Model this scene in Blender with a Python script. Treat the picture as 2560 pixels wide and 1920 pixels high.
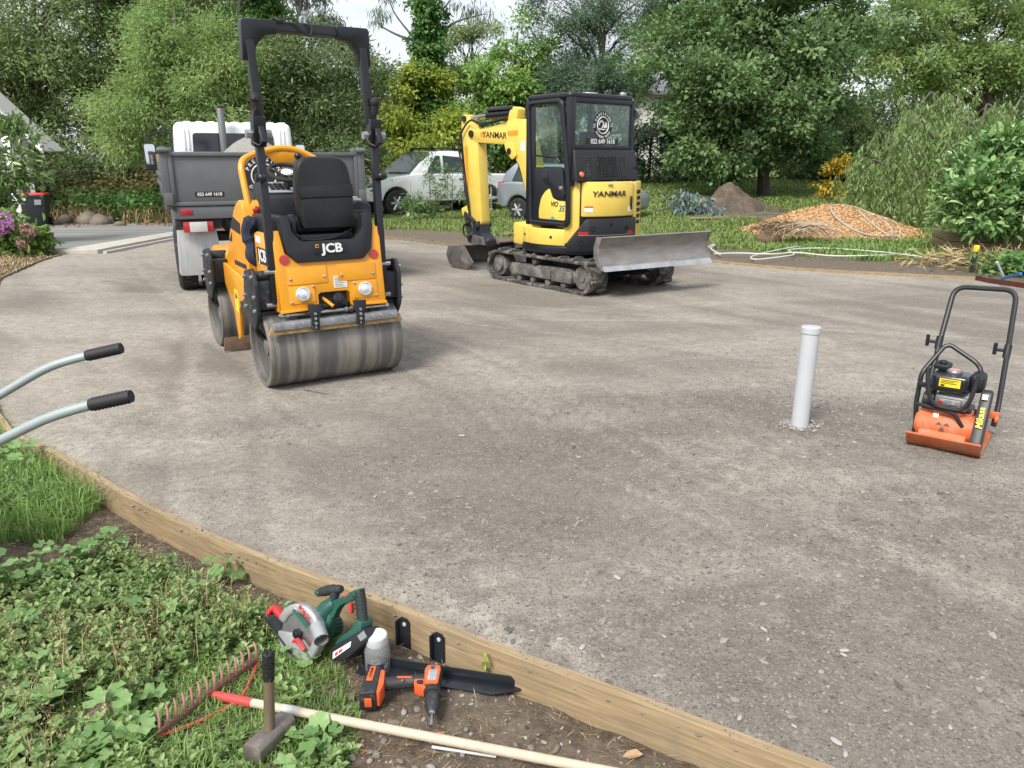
import bpy, bmesh, math, random
import numpy as np
from mathutils import Matrix, Vector, Euler
for o in list(bpy.data.objects): bpy.data.objects.remove(o)
S = bpy.context.scene
R = math.radians
# ---------------- camera ----------------
CAMH = 1.65; PITCH = R(16.5); FOC = 0.7512 * 2560
cam = bpy.data.cameras.new('camera'); co = bpy.data.objects.new('camera', cam)
S.collection.objects.link(co); S.camera = co
co.location = (0, 0, CAMH); co.rotation_euler = (R(90) - PITCH, 0, 0)
cam.sensor_width = 36; cam.lens = 36 * 0.7512; cam.clip_start = .05; cam.clip_end = 3000
# ---------------- sky + sun (bright overcast) ----------------
SUN_EL, SUN_AZ = R(48), R(212)        # azimuth clockwise from +Y; behind the camera, to the left
W = bpy.data.worlds.new('World'); S.world = W; W.use_nodes = True
nt = W.node_tree; nt.nodes.clear()
def N(nt, t, **k):
    n = nt.nodes.new(t)
    for a, b in k.items(): setattr(n, a, b)
    return n
sky = N(nt, 'ShaderNodeTexSky'); sky.sky_type = 'NISHITA'; sky.sun_disc = False
sky.sun_elevation = SUN_EL; sky.sun_rotation = SUN_AZ; sky.dust_density = 3; sky.air_density = 1.2
tc = N(nt, 'ShaderNodeTexCoord'); mp = N(nt, 'ShaderNodeMapping'); mp.inputs['Scale'].default_value = (1, 1, 2.6)
nz = N(nt, 'ShaderNodeTexNoise'); nz.inputs['Scale'].default_value = 2.3; nz.inputs['Detail'].default_value = 5; nz.inputs['Roughness'].default_value = .55
cr = N(nt, 'ShaderNodeValToRGB'); cr.color_ramp.elements[0].position = .38; cr.color_ramp.elements[1].position = .62
cr.color_ramp.elements[0].color = (4.4, 4.85, 5.3, 1); cr.color_ramp.elements[1].color = (6.6, 6.8, 7.0, 1)
mx = N(nt, 'ShaderNodeMix', data_type='RGBA'); mx.inputs[0].default_value = .85
bg = N(nt, 'ShaderNodeBackground'); bg.inputs[1].default_value = .1; wo = N(nt, 'ShaderNodeOutputWorld')
L = nt.links.new
L(tc.outputs['Generated'], mp.inputs[0]); L(mp.outputs[0], nz.inputs['Vector']); L(nz.outputs[0], cr.inputs[0])
L(sky.outputs[0], mx.inputs[6]); L(cr.outputs[0], mx.inputs[7]); L(mx.outputs[2], bg.inputs[0]); L(bg.outputs[0], wo.inputs[0])
sl = bpy.data.lights.new('sun', 'SUN'); sl.energy = 2.6; sl.angle = R(22); sl.color = (1, .965, .91)
so = bpy.data.objects.new('sun', sl); S.collection.objects.link(so)
sd = Vector((math.sin(SUN_AZ) * math.cos(SUN_EL), math.cos(SUN_AZ) * math.cos(SUN_EL), math.sin(SUN_EL)))
so.rotation_euler = sd.to_track_quat('Z', 'Y').to_euler(); so.location = sd * 40
S.render.engine = 'CYCLES'
S.view_settings.view_transform = 'Standard'; S.view_settings.look = 'None'; S.view_settings.exposure = 0.9; S.view_settings.gamma = 1
try: S.view_settings.use_curve_mapping = False
except Exception: pass
S.cycles.max_bounces = 6; W.cycles.sampling_method = 'MANUAL'; W.cycles.sample_map_resolution = 256; S.cycles.transparent_max_bounces = 12

# ---------------- small helpers ----------------
rnd = random.Random(7); rng = np.random.default_rng(11)
def ray(u, v):
    x = (u - 1280) / FOC; y = -(v - 960) / FOC
    return (x, math.cos(PITCH) + y * math.sin(PITCH), -math.sin(PITCH) + y * math.cos(PITCH))
def gp(u, v, z=0.):                    # point of the ground plane seen at a measured photo position
    d = ray(u, v); t = (z - CAMH) / d[2]; return Vector((d[0] * t, d[1] * t, z))
def at(u, v, Y):                       # world point at distance Y along the ground
    d = ray(u, v); t = Y / d[1]; return Vector((d[0] * t, Y, CAMH + d[2] * t))
def tag(o, label=None, cat=None, group=None, kind=None):
    if label: o['label'] = label
    if cat: o['category'] = cat
    if group: o['group'] = group
    if kind: o['kind'] = kind
    return o
def link(o, parent=None):
    S.collection.objects.link(o)
    if parent is not None: o.parent = parent
    return o
def thing(name, label, cat, loc=(0, 0, 0), rz=0, group=None, rot=None):
    o = link(bpy.data.objects.new(name, None)); o.location = loc
    o.rotation_euler = rot if rot else (0, 0, R(rz)); o.empty_display_size = .1
    return tag(o, label, cat, group)
def rpoly(pts, r, seg=4):              # polygon with rounded corners; r scalar or list
    n = len(pts); out = []
    for i, p in enumerate(pts):
        rr = r[i] if isinstance(r, (list, tuple)) else r
        p = Vector(p); a = Vector(pts[i - 1]) - p; b = Vector(pts[(i + 1) % n]) - p
        if rr <= 0: out.append(tuple(p)); continue
        d = min(rr, a.length * .49, b.length * .49); A = p + a.normalized() * d; B = p + b.normalized() * d
        for k in range(seg + 1):
            t = k / seg; out.append(tuple(A * (1 - t) ** 2 + p * 2 * t * (1 - t) + B * t * t))
    return out
def smooth(pts, k=4):                  # Catmull-Rom
    P = [Vector(p) for p in pts]; out = []
    for i in range(len(P) - 1):
        a = P[i - 1] if i else P[0] * 2 - P[1]; b = P[i]; c = P[i + 1]; d = P[i + 2] if i + 2 < len(P) else c * 2 - b
        for j in range(k):
            t = j / k
            out.append(.5 * ((2 * b) + (c - a) * t + (2 * a - 5 * b + 4 * c - d) * t * t + (3 * b - a - 3 * c + d) * t ** 3))
    return out + [P[-1]]
def fillet(pts, r, k=4):               # 3-D polyline with rounded bends
    P = [Vector(p) for p in pts]; out = [P[0]]
    for i in range(1, len(P) - 1):
        a = P[i - 1] - P[i]; b = P[i + 1] - P[i]; d = min(r, a.length * .49, b.length * .49)
        A = P[i] + a.normalized() * d; B = P[i] + b.normalized() * d
        for j in range(k + 1):
            t = j / k; out.append(A * (1 - t) ** 2 + P[i] * 2 * t * (1 - t) + B * t * t)
    return out + [P[-1]]
class MB:
    def __init__(s): s.v = []; s.f = []
    def add(s, vs, fs, M=None):
        b = len(s.v); s.v += [tuple(M @ Vector(p)) if M else tuple(p) for p in vs]; s.f += [tuple(b + i for i in f) for f in fs]; return s
    def box(s, c, d, rot=None):
        x, y, z = d[0] / 2, d[1] / 2, d[2] / 2
        vs = [(i, j, k) for i in (-x, x) for j in (-y, y) for k in (-z, z)]
        M = Matrix.Translation(c) @ (Euler([R(q) for q in rot]).to_matrix().to_4x4() if rot else Matrix())
        return s.add(vs, [(0, 1, 3, 2), (4, 6, 7, 5), (0, 4, 5, 1), (2, 3, 7, 6), (0, 2, 6, 4), (1, 5, 7, 3)], M)
    def bb(s, x0, x1, y0, y1, z0, z1): return s.box(((x0 + x1) / 2, (y0 + y1) / 2, (z0 + z1) / 2), (x1 - x0, y1 - y0, z1 - z0))
    def hexa(s, b, t):                  # bottom 4 + top 4 corners (counter-clockwise seen from above)
        return s.add(list(b) + list(t), [(3, 2, 1, 0), (4, 5, 6, 7), (0, 1, 5, 4), (1, 2, 6, 5), (2, 3, 7, 6), (3, 0, 4, 7)])
    def tube(s, pts, r, n=8, caps=True, flat=None):
        P = [Vector(p) for p in pts]; m = len(P); rr = r if isinstance(r, (list, tuple)) else [r] * m
        T = [(P[min(i + 1, m - 1)] - P[max(i - 1, 0)]).normalized() for i in range(m)]
        u = T[0].orthogonal().normalized(); b = len(s.v)
        if flat: u = (Vector(flat) - T[0] * Vector(flat).dot(T[0])).normalized()
        for i in range(m):
            u = (u - T[i] * u.dot(T[i])).normalized(); w = T[i].cross(u)
            for k in range(n):
                a = 2 * math.pi * (k + (.5 if n == 4 else 0)) / n; s.v.append(tuple(P[i] + (u * math.cos(a) + w * math.sin(a)) * rr[i]))
        for i in range(m - 1):
            for k in range(n):
                k2 = (k + 1) % n; s.f.append((b + i * n + k, b + i * n + k2, b + (i + 1) * n + k2, b + (i + 1) * n + k))
        if caps:
            s.f.append(tuple(b + k for k in reversed(range(n)))); s.f.append(tuple(b + (m - 1) * n + k for k in range(n)))
        return s
    def cyl(s, a, b, r, r2=None, n=16): return s.tube([a, b], [r, r if r2 is None else r2], n)
    def prism(s, poly, ax, d0, d1, M=None):
        n = len(poly)
        def q(p, d): return {'x': (d, p[0], p[1]), 'y': (p[0], d, p[1]), 'z': (p[0], p[1], d)}[ax]
        area = sum(poly[i - 1][0] * poly[i][1] - poly[i][0] * poly[i - 1][1] for i in range(n))
        flip = (area < 0) != (ax == 'y')
        vs = [q(p, d0) for p in poly] + [q(p, d1) for p in poly]
        if d1 < d0: flip = not flip
        fs = [tuple(reversed(range(n))), tuple(range(n, 2 * n))] + [(i, (i + 1) % n, n + (i + 1) % n, n + i) for i in range(n)]
        if flip: fs = [tuple(reversed(f)) for f in fs]
        return s.add(vs, fs, M)
    def lathe(s, prof, n=24, M=None, closed=False):   # profile (r, h) about local z
        vs = [(r * math.cos(2 * math.pi * k / n), r * math.sin(2 * math.pi * k / n), h) for r, h in prof for k in range(n)]; fs = []
        m = len(prof)
        for i in range(m if closed else m - 1):
            j = (i + 1) % m
            for k in range(n): fs.append((i * n + k, i * n + (k + 1) % n, j * n + (k + 1) % n, j * n + k))
        if not closed:
            if prof[0][0] > 1e-6: fs.append(tuple(reversed(range(n))))
            if prof[-1][0] > 1e-6: fs.append(tuple((m - 1) * n + k for k in range(n)))
        return s.add(vs, fs, M)
    def ball(s, c, r, n=12, m=8, sc=(1, 1, 1)):
        pr = [(math.sin(math.pi * i / m) * r + 1e-5, -math.cos(math.pi * i / m) * r) for i in range(m + 1)]
        return s.lathe(pr, n, Matrix.Translation(c) @ Matrix.Diagonal((*sc, 1)))
    def build(s, name, mat, parent=None, bevel=0, seg=2, ang=35, M=None, smooth=True, label=None):
        me = bpy.data.meshes.new(name); me.from_pydata(s.v, [], s.f); me.materials.append(mat)
        bm = bmesh.new(); bm.from_mesh(me); bmesh.ops.recalc_face_normals(bm, faces=bm.faces)
        if bevel:
            ed = [e for e in bm.edges if len(e.link_faces) == 2 and e.calc_face_angle(0) > R(32)]
            try: bmesh.ops.bevel(bm, geom=ed, offset=bevel, segments=seg, profile=.5, affect='EDGES', clamp_overlap=True)
            except Exception: pass
        bm.to_mesh(me); bm.free()
        if smooth:
            me.polygons.foreach_set('use_smooth', [True] * len(me.polygons)); me.set_sharp_from_angle(angle=R(ang))
        o = link(bpy.data.objects.new(name, me), parent)
        if M is not None: o.matrix_local = M
        if label: o['label'] = label
        return o
def obj(name, me, parent=None, M=None):
    o = link(bpy.data.objects.new(name, me), parent)
    if M is not None: o.matrix_local = M
    return o
def arr_mesh(name, V, F, mat, attr=None, sm=False):    # numpy arrays -> mesh; all faces the same size
    V = np.asarray(V, np.float32); F = np.asarray(F, np.int32); k = F.shape[1]
    me = bpy.data.meshes.new(name); me.vertices.add(len(V)); me.vertices.foreach_set('co', V.ravel())
    me.loops.add(F.size); me.loops.foreach_set('vertex_index', F.ravel())
    me.polygons.add(len(F)); me.polygons.foreach_set('loop_start', np.arange(0, F.size, k, dtype=np.int32))
    try: me.polygons.foreach_set('loop_total', np.full(len(F), k, np.int32))
    except Exception: pass
    if attr is not None:
        a = me.attributes.new('v', 'FLOAT', 'FACE'); a.data.foreach_set('value', np.asarray(attr, np.float32))
    me.update(calc_edges=True)
    if sm: me.polygons.foreach_set('use_smooth', np.ones(len(F), bool))
    me.materials.append(mat); return me
# 2-D value noise
_tab = np.random.default_rng(3).random((256, 256))
def vn(x, y):
    xi = np.floor(x).astype(int); yi = np.floor(y).astype(int); fx = x - xi; fy = y - yi
    fx = fx * fx * (3 - 2 * fx); fy = fy * fy * (3 - 2 * fy)
    t = lambda i, j: _tab[(xi + i) % 256, (yi + j) % 256]
    return (t(0, 0) * (1 - fx) + t(1, 0) * fx) * (1 - fy) + (t(0, 1) * (1 - fx) + t(1, 1) * fx) * fy
def fbm(x, y, o=4):
    x = np.asarray(x, float); y = np.asarray(y, float); s = 0; a = .5
    for k in range(o): s = s + a * vn(x * 2 ** k + 17.3 * k, y * 2 ** k + 5.1 * k); a *= .5
    return s / (1 - .5 ** o)

# ---------------- materials ----------------
MC = {}
def mat(name, col, rough=.5, metal=0., var=.12, vs=6., dirt=None, bump=None, spec=.5, coat=0., stretch=None, emit=0, col2=None):
    """principled with colour variation, optional dirt=(colour, amount, scale), bump=(scale, strength)"""
    if name in MC: return MC[name]
    m = bpy.data.materials.new(name); m.use_nodes = True; nt = m.node_tree; b = nt.nodes['Principled BSDF']; L = nt.links.new
    tc = N(nt, 'ShaderNodeTexCoord'); vec = tc.outputs['Object']
    if stretch:
        mp = N(nt, 'ShaderNodeMapping'); mp.inputs['Scale'].default_value = stretch; L(vec, mp.inputs[0]); vec = mp.outputs[0]
    n = N(nt, 'ShaderNodeTexNoise'); n.inputs['Scale'].default_value = vs; n.inputs['Detail'].default_value = 6; n.inputs['Roughness'].default_value = .65; L(vec, n.inputs['Vector'])
    mx = N(nt, 'ShaderNodeMix', data_type='RGBA')
    c = np.array(col) * (.84 if metal < .3 else .95); c2 = np.array(col2) * .84 if col2 else c * (1 + var)
    mx.inputs[6].default_value = (*(c * (1 - var)), 1); mx.inputs[7].default_value = (*c2, 1)
    rp = N(nt, 'ShaderNodeMapRange'); rp.inputs[1].default_value = .3; rp.inputs[2].default_value = .7; L(n.outputs[0], rp.inputs[0]); L(rp.outputs[0], mx.inputs[0])
    out = mx.outputs[2]
    rgh = rough
    if dirt:
        dn = N(nt, 'ShaderNodeTexNoise'); dn.inputs['Scale'].default_value = dirt[2]; dn.inputs['Detail'].default_value = 8; dn.inputs['Roughness'].default_value = .7; L(vec, dn.inputs['Vector'])
        dr = N(nt, 'ShaderNodeMapRange'); dr.inputs[1].default_value = .72 - dirt[1] * .5; dr.inputs[2].default_value = .86 - dirt[1] * .42; dr.inputs[4].default_value = min(1, .45 + dirt[1]); L(dn.outputs[0], dr.inputs[0])
        m2 = N(nt, 'ShaderNodeMix', data_type='RGBA'); m2.inputs[7].default_value = (*(np.array(dirt[0]) * .84), 1); L(out, m2.inputs[6]); L(dr.outputs[0], m2.inputs[0]); out = m2.outputs[2]
        mr = N(nt, 'ShaderNodeMix'); mr.inputs[2].default_value = rough; mr.inputs[3].default_value = .85; L(dr.outputs[0], mr.inputs[0]); L(mr.outputs[0], b.inputs['Roughness'])
        if metal:
            mm = N(nt, 'ShaderNodeMapRange'); mm.inputs[3].default_value = metal; mm.inputs[4].default_value = .1; L(dr.outputs[0], mm.inputs[0]); L(mm.outputs[0], b.inputs['Metallic'])
    else: b.inputs['Roughness'].default_value = rgh
    L(out, b.inputs['Base Color'])
    if not (dirt and metal): b.inputs['Metallic'].default_value = metal
    b.inputs['Specular IOR Level'].default_value = spec; b.inputs['Coat Weight'].default_value = coat; b.inputs['Coat Roughness'].default_value = .12
    if bump:
        bn = N(nt, 'ShaderNodeTexNoise'); bn.inputs['Scale'].default_value = bump[0]; bn.inputs['Detail'].default_value = 6; L(vec, bn.inputs['Vector'])
        bp = N(nt, 'ShaderNodeBump'); bp.inputs['Strength'].default_value = bump[1]; bp.inputs['Distance'].default_value = .01; L(bn.outputs[0], bp.inputs['Height']); L(bp.outputs[0], b.inputs['Normal'])
    MC[name] = m; return m
def leafmat(name, cols, trans=.3, rough=.5, spec=.35):
    if name in MC: return MC[name]
    m = bpy.data.materials.new(name); m.use_nodes = True; nt = m.node_tree; b = nt.nodes['Principled BSDF']; L = nt.links.new
    at_ = N(nt, 'ShaderNodeAttribute'); at_.attribute_name = 'v'
    rp = N(nt, 'ShaderNodeValToRGB'); el = rp.color_ramp.elements
    while len(el) < len(cols): el.new(.5)
    for i, c in enumerate(cols): el[i].position = i / (len(cols) - 1); el[i].color = (*c, 1)
    L(at_.outputs['Fac'], rp.inputs[0]); L(rp.outputs[0], b.inputs['Base Color']); b.inputs['Roughness'].default_value = rough; b.inputs['Specular IOR Level'].default_value = spec
    t = N(nt, 'ShaderNodeBsdfTranslucent'); L(rp.outputs[0], t.inputs[0]); ms = N(nt, 'ShaderNodeMixShader'); ms.inputs[0].default_value = trans
    L(b.outputs[0], ms.inputs[1]); L(t.outputs[0], ms.inputs[2]); L(ms.outputs[0], nt.nodes['Material Output'].inputs[0]); MC[name] = m; return m
def glassmat(name, tint, refl=.08, op=.35, dark=(.01, .012, .012)):
    m = bpy.data.materials.new(name); m.use_nodes = True; nt = m.node_tree; L = nt.links.new
    for n in list(nt.nodes):
        if n.type == 'BSDF_PRINCIPLED': nt.nodes.remove(n)
    t = N(nt, 'ShaderNodeBsdfTransparent'); t.inputs[0].default_value = (*tint, 1); d = N(nt, 'ShaderNodeBsdfDiffuse'); d.inputs[0].default_value = (*dark, 1)
    g = N(nt, 'ShaderNodeBsdfGlossy'); g.inputs['Roughness'].default_value = .03; lw = N(nt, 'ShaderNodeLayerWeight'); lw.inputs[0].default_value = .5; fr = N(nt, 'ShaderNodeMapRange'); fr.inputs[1].default_value = .25; fr.inputs[3].default_value = .04; fr.inputs[4].default_value = .6; nt.links.new(lw.outputs['Facing'], fr.inputs[0])
    a = N(nt, 'ShaderNodeMixShader'); a.inputs[0].default_value = op; c = N(nt, 'ShaderNodeMixShader')
    L(t.outputs[0], a.inputs[1]); L(d.outputs[0], a.inputs[2]); L(fr.outputs[0], c.inputs[0]); L(a.outputs[0], c.inputs[1]); L(g.outputs[0], c.inputs[2])
    L(c.outputs[0], nt.nodes['Material Output'].inputs[0]); return m
DUST = (.33, .29, .24)
m_jyel = mat('roller_yellow', (.86, .36, .012), .38, var=.05, coat=.3, dirt=(DUST, .17, 6))
m_yyel = mat('digger_yellow', (.86, .62, .11), .42, var=.07, coat=.2, dirt=(DUST, .24, 5))
m_yor = mat('digger_orange_stripe', (.85, .33, .01), .45, var=.05)
m_blk = mat('black_paint', (.009, .0105, .015), .36, var=.25, dirt=((.12, .11, .10), .06, 7))
m_blkd = mat('black_dusty', (.018, .02, .026), .55, var=.3, dirt=((.2, .185, .165), .3, 9))
m_plas = mat('black_plastic', (.011, .0125, .017), .5, var=.2, bump=(300, .05), dirt=((.09, .085, .08), .08, 6))
m_vinyl = mat('seat_vinyl', (.011, .0118, .0135), .45, var=.2, bump=(220, .06))
m_rub = mat('rubber', (.02, .02, .02), .8, var=.3, dirt=((.20, .18, .155), .32, 12), bump=(60, .3))
m_trk = mat('track_rubber', (.05, .048, .045), .8, var=.3, dirt=((.30, .27, .235), .5, 9), bump=(50, .3))
m_steel = mat('steel', (.42, .42, .42), .38, 1., var=.2, vs=20)
m_zinc = mat('zinc_plate', (.42, .44, .46), .5, .85, var=.22, vs=14, dirt=((.30, .28, .25), .3, 11))
m_alu = mat('mudflap_alloy', (.50, .51, .51), .55, .35, var=.14, vs=5, stretch=(3, 3, .5), dirt=((.44, .42, .38), .4, 3))
m_grime = mat('muddy_steel', (.13, .125, .12), .75, .2, var=.35, vs=9, dirt=((.30, .265, .22), .5, 7), bump=(40, .4))
m_rust = mat('rusty_scraper', (.2, .13, .085), .85, .1, var=.3, vs=20, bump=(60, .3))
m_red = mat('red_reflector', (.48, .02, .02), .25, var=.05, coat=.6)
m_white = mat('white_paint', (.93, .95, .95), .3, var=.03, coat=.5, dirt=((.5, .48, .44), .06, 6))
m_wtxt = mat('white_lettering', (.82, .82, .80), .5, var=.03)
m_btxt = mat('black_lettering', (.015, .015, .017), .5, var=.05)
m_lens = mat('lamp_lens', (.75, .77, .78), .12, .55, var=.2, vs=30, coat=.8)
m_stick = mat('white_sticker', (.78, .77, .74), .5, var=.08, vs=30)
m_ystick = mat('yellow_sticker', (.85, .68, .03), .5, var=.06, vs=30)
m_tray = mat('tray_grey', (.135, .142, .152), .45, .2, var=.12, vs=3, dirt=((.21, .20, .19), .2, 4), coat=.1)
m_timber = None
def txt(s, size, m, parent, M, name='lettering', bold=0., xs=1., sp=1., depth=.0015, shear=0., align='CENTER'):
    c = bpy.data.curves.new('t', 'FONT'); c.body = s; c.size = size; c.align_x = align; c.align_y = 'CENTER'; c.offset = bold; c.space_character = sp; c.shear = shear; c.extrude = depth; c.resolution_u = 3
    o = link(bpy.data.objects.new('t', c)); bpy.context.view_layer.update()
    me = bpy.data.meshes.new_from_object(o.evaluated_get(bpy.context.evaluated_depsgraph_get())); bpy.data.objects.remove(o)
    me.materials.clear(); me.materials.append(m); me.name = name
    if xs != 1: me.transform(Matrix.Diagonal((xs, 1, 1, 1)))
    return obj(name, me, parent, M)
def MT(loc, rx=0, ry=0, rz=0): return Matrix.Translation(loc) @ Euler((R(rx), R(ry), R(rz))).to_matrix().to_4x4()
RX = Matrix.Rotation(R(90), 4, 'Y')     # lathe axis z -> x
# ---------------- ground: terrain, drive, boards ----------------
NB = [(2.6, .73), (1.75, 1.245), (.89, 1.76), (.39, 2.06), (-.11, 2.36), (-.43, 2.575), (-.66, 2.715), (-.98, 2.905), (-1.24, 3.07), (-1.55, 3.29), (-1.86, 3.525), (-2.18, 3.79), (-2.61, 4.15), (-3.41, 4.86), (-5.2, 7.4), (-7.11, 10.66)]
NBS = [(p.x, p.y) for p in smooth([Vector((x, y, 0)) for x, y in NB], 4)]
LB = [(-7.11, 10.66), (-7.67, 12.55), (-7.83, 13.8)]
BB = [(-7.5, 16.8), (-4.6, 16.9), (-2.49, 16.13), (-.97, 14.54), (.9, 13.5), (2.72, 12.81), (4.28, 11.55), (6.41, 10.62)]
RB = [(6.41, 10.62), (6.72, 9.85), (9.5, 5.), (9.5, .72)]
DRIVE = NBS + LB[1:] + BB + RB[1:]
def inside(x, y, poly):
    x = np.asarray(x, float); y = np.asarray(y, float); c = np.zeros(x.shape, bool); n = len(poly)
    for i in range(n):
        x0, y0 = poly[i - 1]; x1, y1 = poly[i]
        if y0 == y1: continue
        k = ((y0 > y) != (y1 > y)) & (x < (x1 - x0) * (y - y0) / (y1 - y0) + x0); c ^= k
    return c
def dist(x, y, line):
    x = np.asarray(x, float); y = np.asarray(y, float); d = np.full(x.shape, 1e9)
    for (x0, y0), (x1, y1) in zip(line[:-1], line[1:]):
        dx, dy = x1 - x0, y1 - y0; t = np.clip(((x - x0) * dx + (y - y0) * dy) / (dx * dx + dy * dy), 0, 1)
        d = np.minimum(d, np.hypot(x - x0 - t * dx, y - y0 - t * dy))
    return d
def sst(a, b, x): t = np.clip((np.asarray(x, float) - a) / (b - a), 0, 1); return t * t * (3 - 2 * t)
def TZ(x, y):                                             # terrain height outside the drive
    x = np.asarray(x, float); y = np.asarray(y, float)
    near = 1 - sst(5.2, 9, y)
    z = -.125 * near + .01
    z = z + .052 * np.clip(y - 16.5, 0, 15) * sst(-1, 5, x)
    z = z + .9 * sst(19.6, 25, y) * (1 - sst(-7.5, -4.5, x))
    z = z + (fbm(x * .9, y * .9, 3) - .5) * .07 * sst(8, 14, y) + (fbm(x * 4, y * 4, 3) - .5) * .03
    return z
def ground_mat(name, kind):
    m = bpy.data.materials.new(name); m.use_nodes = True; nt = m.node_tree; b = nt.nodes['Principled BSDF']; L = nt.links.new
    tc = N(nt, 'ShaderNodeTexCoord'); V = tc.outputs['Object']
    def noise(sc, det=5, ro=.6, vec=None):
        n = N(nt, 'ShaderNodeTexNoise'); n.inputs['Scale'].default_value = sc; n.inputs['Detail'].default_value = det; n.inputs['Roughness'].default_value = ro; L(vec or V, n.inputs['Vector']); return n.outputs[0]
    def rng_(v, a, b_, lo=0, hi=1):
        r = N(nt, 'ShaderNodeMapRange'); r.inputs[1].default_value = a; r.inputs[2].default_value = b_; r.inputs[3].default_value = lo; r.inputs[4].default_value = hi; L(v, r.inputs[0]); return r.outputs[0]
    def mix(f, a, c):
        x = N(nt, 'ShaderNodeMix', data_type='RGBA')
        if isinstance(f, float): x.inputs[0].default_value = f
        else: L(f, x.inputs[0])
        for s, q in ((6, a), (7, c)):
            if isinstance(q, tuple): x.inputs[s].default_value = (*q, 1)
            else: L(q, x.inputs[s])
        return x.outputs[2]
    def math_(op, a, c):
        x = N(nt, 'ShaderNodeMath', operation=op)
        for s, q in ((0, a), (1, c)):
            if isinstance(q, (int, float)): x.inputs[s].default_value = q
            else: L(q, x.inputs[s])
        return x.outputs[0]
    def vor(sc, feat='F1'):
        v = N(nt, 'ShaderNodeTexVoronoi'); v.inputs['Scale'].default_value = sc; v.feature = feat
        nn = N(nt, 'ShaderNodeTexNoise'); nn.inputs['Scale'].default_value = sc * .5; L(V, nn.inputs['Vector'])
        ad = N(nt, 'ShaderNodeVectorMath', operation='MULTIPLY_ADD'); ad.inputs[1].default_value = (.6 / sc,) * 3; L(nn.outputs['Color'], ad.inputs[0]); L(V, ad.inputs[2]); L(ad.outputs[0], v.inputs['Vector'])
        return v
    if kind == 'drive':
        at_ = N(nt, 'ShaderNodeAttribute'); at_.attribute_name = 'c'; coarse = at_.outputs['Fac']
        ad_ = N(nt, 'ShaderNodeAttribute'); ad_.attribute_name = 'd'; dust = ad_.outputs['Fac']
        n3 = noise(55, 4, .75); n2 = noise(7, 3, .65)
        v1 = N(nt, 'ShaderNodeTexVoronoi'); v1.inputs['Scale'].default_value = 95; L(V, v1.inputs['Vector'])
        sep = N(nt, 'ShaderNodeSeparateColor'); L(v1.outputs['Color'], sep.inputs[0])
        col = mix(dust, (.226, .200, .171), (.425, .383, .330))
        col = mix(rng_(n2, .40, .66, 0, .35), col, (.245, .215, .183))
        drk = math_('MULTIPLY', coarse, rng_(math_('ADD', math_('MULTIPLY', n3, .6), math_('MULTIPLY', n2, .4)), .40, .62))
        col = mix(math_('MULTIPLY', drk, .8), col, (0.100, 0.088, 0.076))
        col = mix(rng_(n3, .30, .68, .22, 0), col, (.080, .070, .061))
        n4 = noise(19, 4, .75); col = mix(rng_(n4, .34, .60, .42, 0), col, (.125, .110, .095)); col = mix(rng_(n4, .56, .74, 0, .30), col, (.42, .385, .338))
        pit = noise(85, 2, .6); col = mix(math_('MULTIPLY', rng_(pit, .30, .42, 1, 0), rng_(coarse, 0, .7, .55, .95)), col, (.070, .061, .053))  # dark specks paint the shade of small holes between stones into the colour
        col = mix(math_('MULTIPLY', rng_(sep.outputs[1], .92, .94), rng_(coarse, .0, .8, .12, .4)), col, mix(sep.outputs[0], (0.160, 0.144, 0.128), (0.368, 0.344, 0.312)))
        L(col, b.inputs['Base Color']); b.inputs['Roughness'].default_value = .92; b.inputs['Specular IOR Level'].default_value = .2
        h = math_('ADD', math_('MULTIPLY', n4, 1.6), math_('MULTIPLY', pit, 1.1))
        bp = N(nt, 'ShaderNodeBump'); bp.inputs['Strength'].default_value = .85; bp.inputs['Distance'].default_value = .008; L(h, bp.inputs['Height']); L(bp.outputs[0], b.inputs['Normal'])
    elif kind in ('soil', 'mound'):
        n1 = noise(3, 6); n2 = noise(22, 6, .7); n3 = noise(90, 4, .7)
        col = mix(rng_(n2, .35, .65), (.070, .053, .039), (.165, .130, .098) if kind == 'soil' else (.125, .098, .075)); col = mix(rng_(n1, .45, .7, 0, .6), col, (.19, .155, .12)); col = mix(rng_(n3, .62, .72, 0, .8), col, (.26, .23, .2))
        L(col, b.inputs['Base Color']); b.inputs['Roughness'].default_value = .95; b.inputs['Specular IOR Level'].default_value = .15
        bp = N(nt, 'ShaderNodeBump'); bp.inputs['Strength'].default_value = 1; bp.inputs['Distance'].default_value = .012; L(math_('ADD', n2, math_('MULTIPLY', n3, .5)), bp.inputs['Height']); L(bp.outputs[0], b.inputs['Normal'])
    elif kind == 'terrain':
        at_ = N(nt, 'ShaderNodeAttribute'); at_.attribute_name = 'c'; n1 = noise(.8, 6); n2 = noise(6, 6, .7); n3 = noise(25, 5, .7)
        g = mix(rng_(n2, .35, .65), (.085, .12, .032), (.15, .19, .06)); g = mix(rng_(n1, .5, .72, 0, .5), g, (.14, .145, .055))
        s = mix(rng_(n3, .35, .65), (.12, .095, .072), (.25, .21, .165))
        f = rng_(math_('ADD', at_.outputs['Fac'], math_('MULTIPLY', math_('SUBTRACT', n2, .5), 1.1)), .35, .6)
        L(mix(f, g, s), b.inputs['Base Color']); b.inputs['Roughness'].default_value = .95; b.inputs['Specular IOR Level'].default_value = .15
        bp = N(nt, 'ShaderNodeBump'); bp.inputs['Strength'].default_value = 1; bp.inputs['Distance'].default_value = .05; L(math_('ADD', n2, n3), bp.inputs['Height']); L(bp.outputs[0], b.inputs['Normal'])
    elif kind == 'asphalt':
        mp = N(nt, 'ShaderNodeMapping'); mp.inputs['Rotation'].default_value = (0, 0, R(-6)); mp.inputs['Scale'].default_value = (.2, 2.2, 1); L(V, mp.inputs[0])
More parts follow.
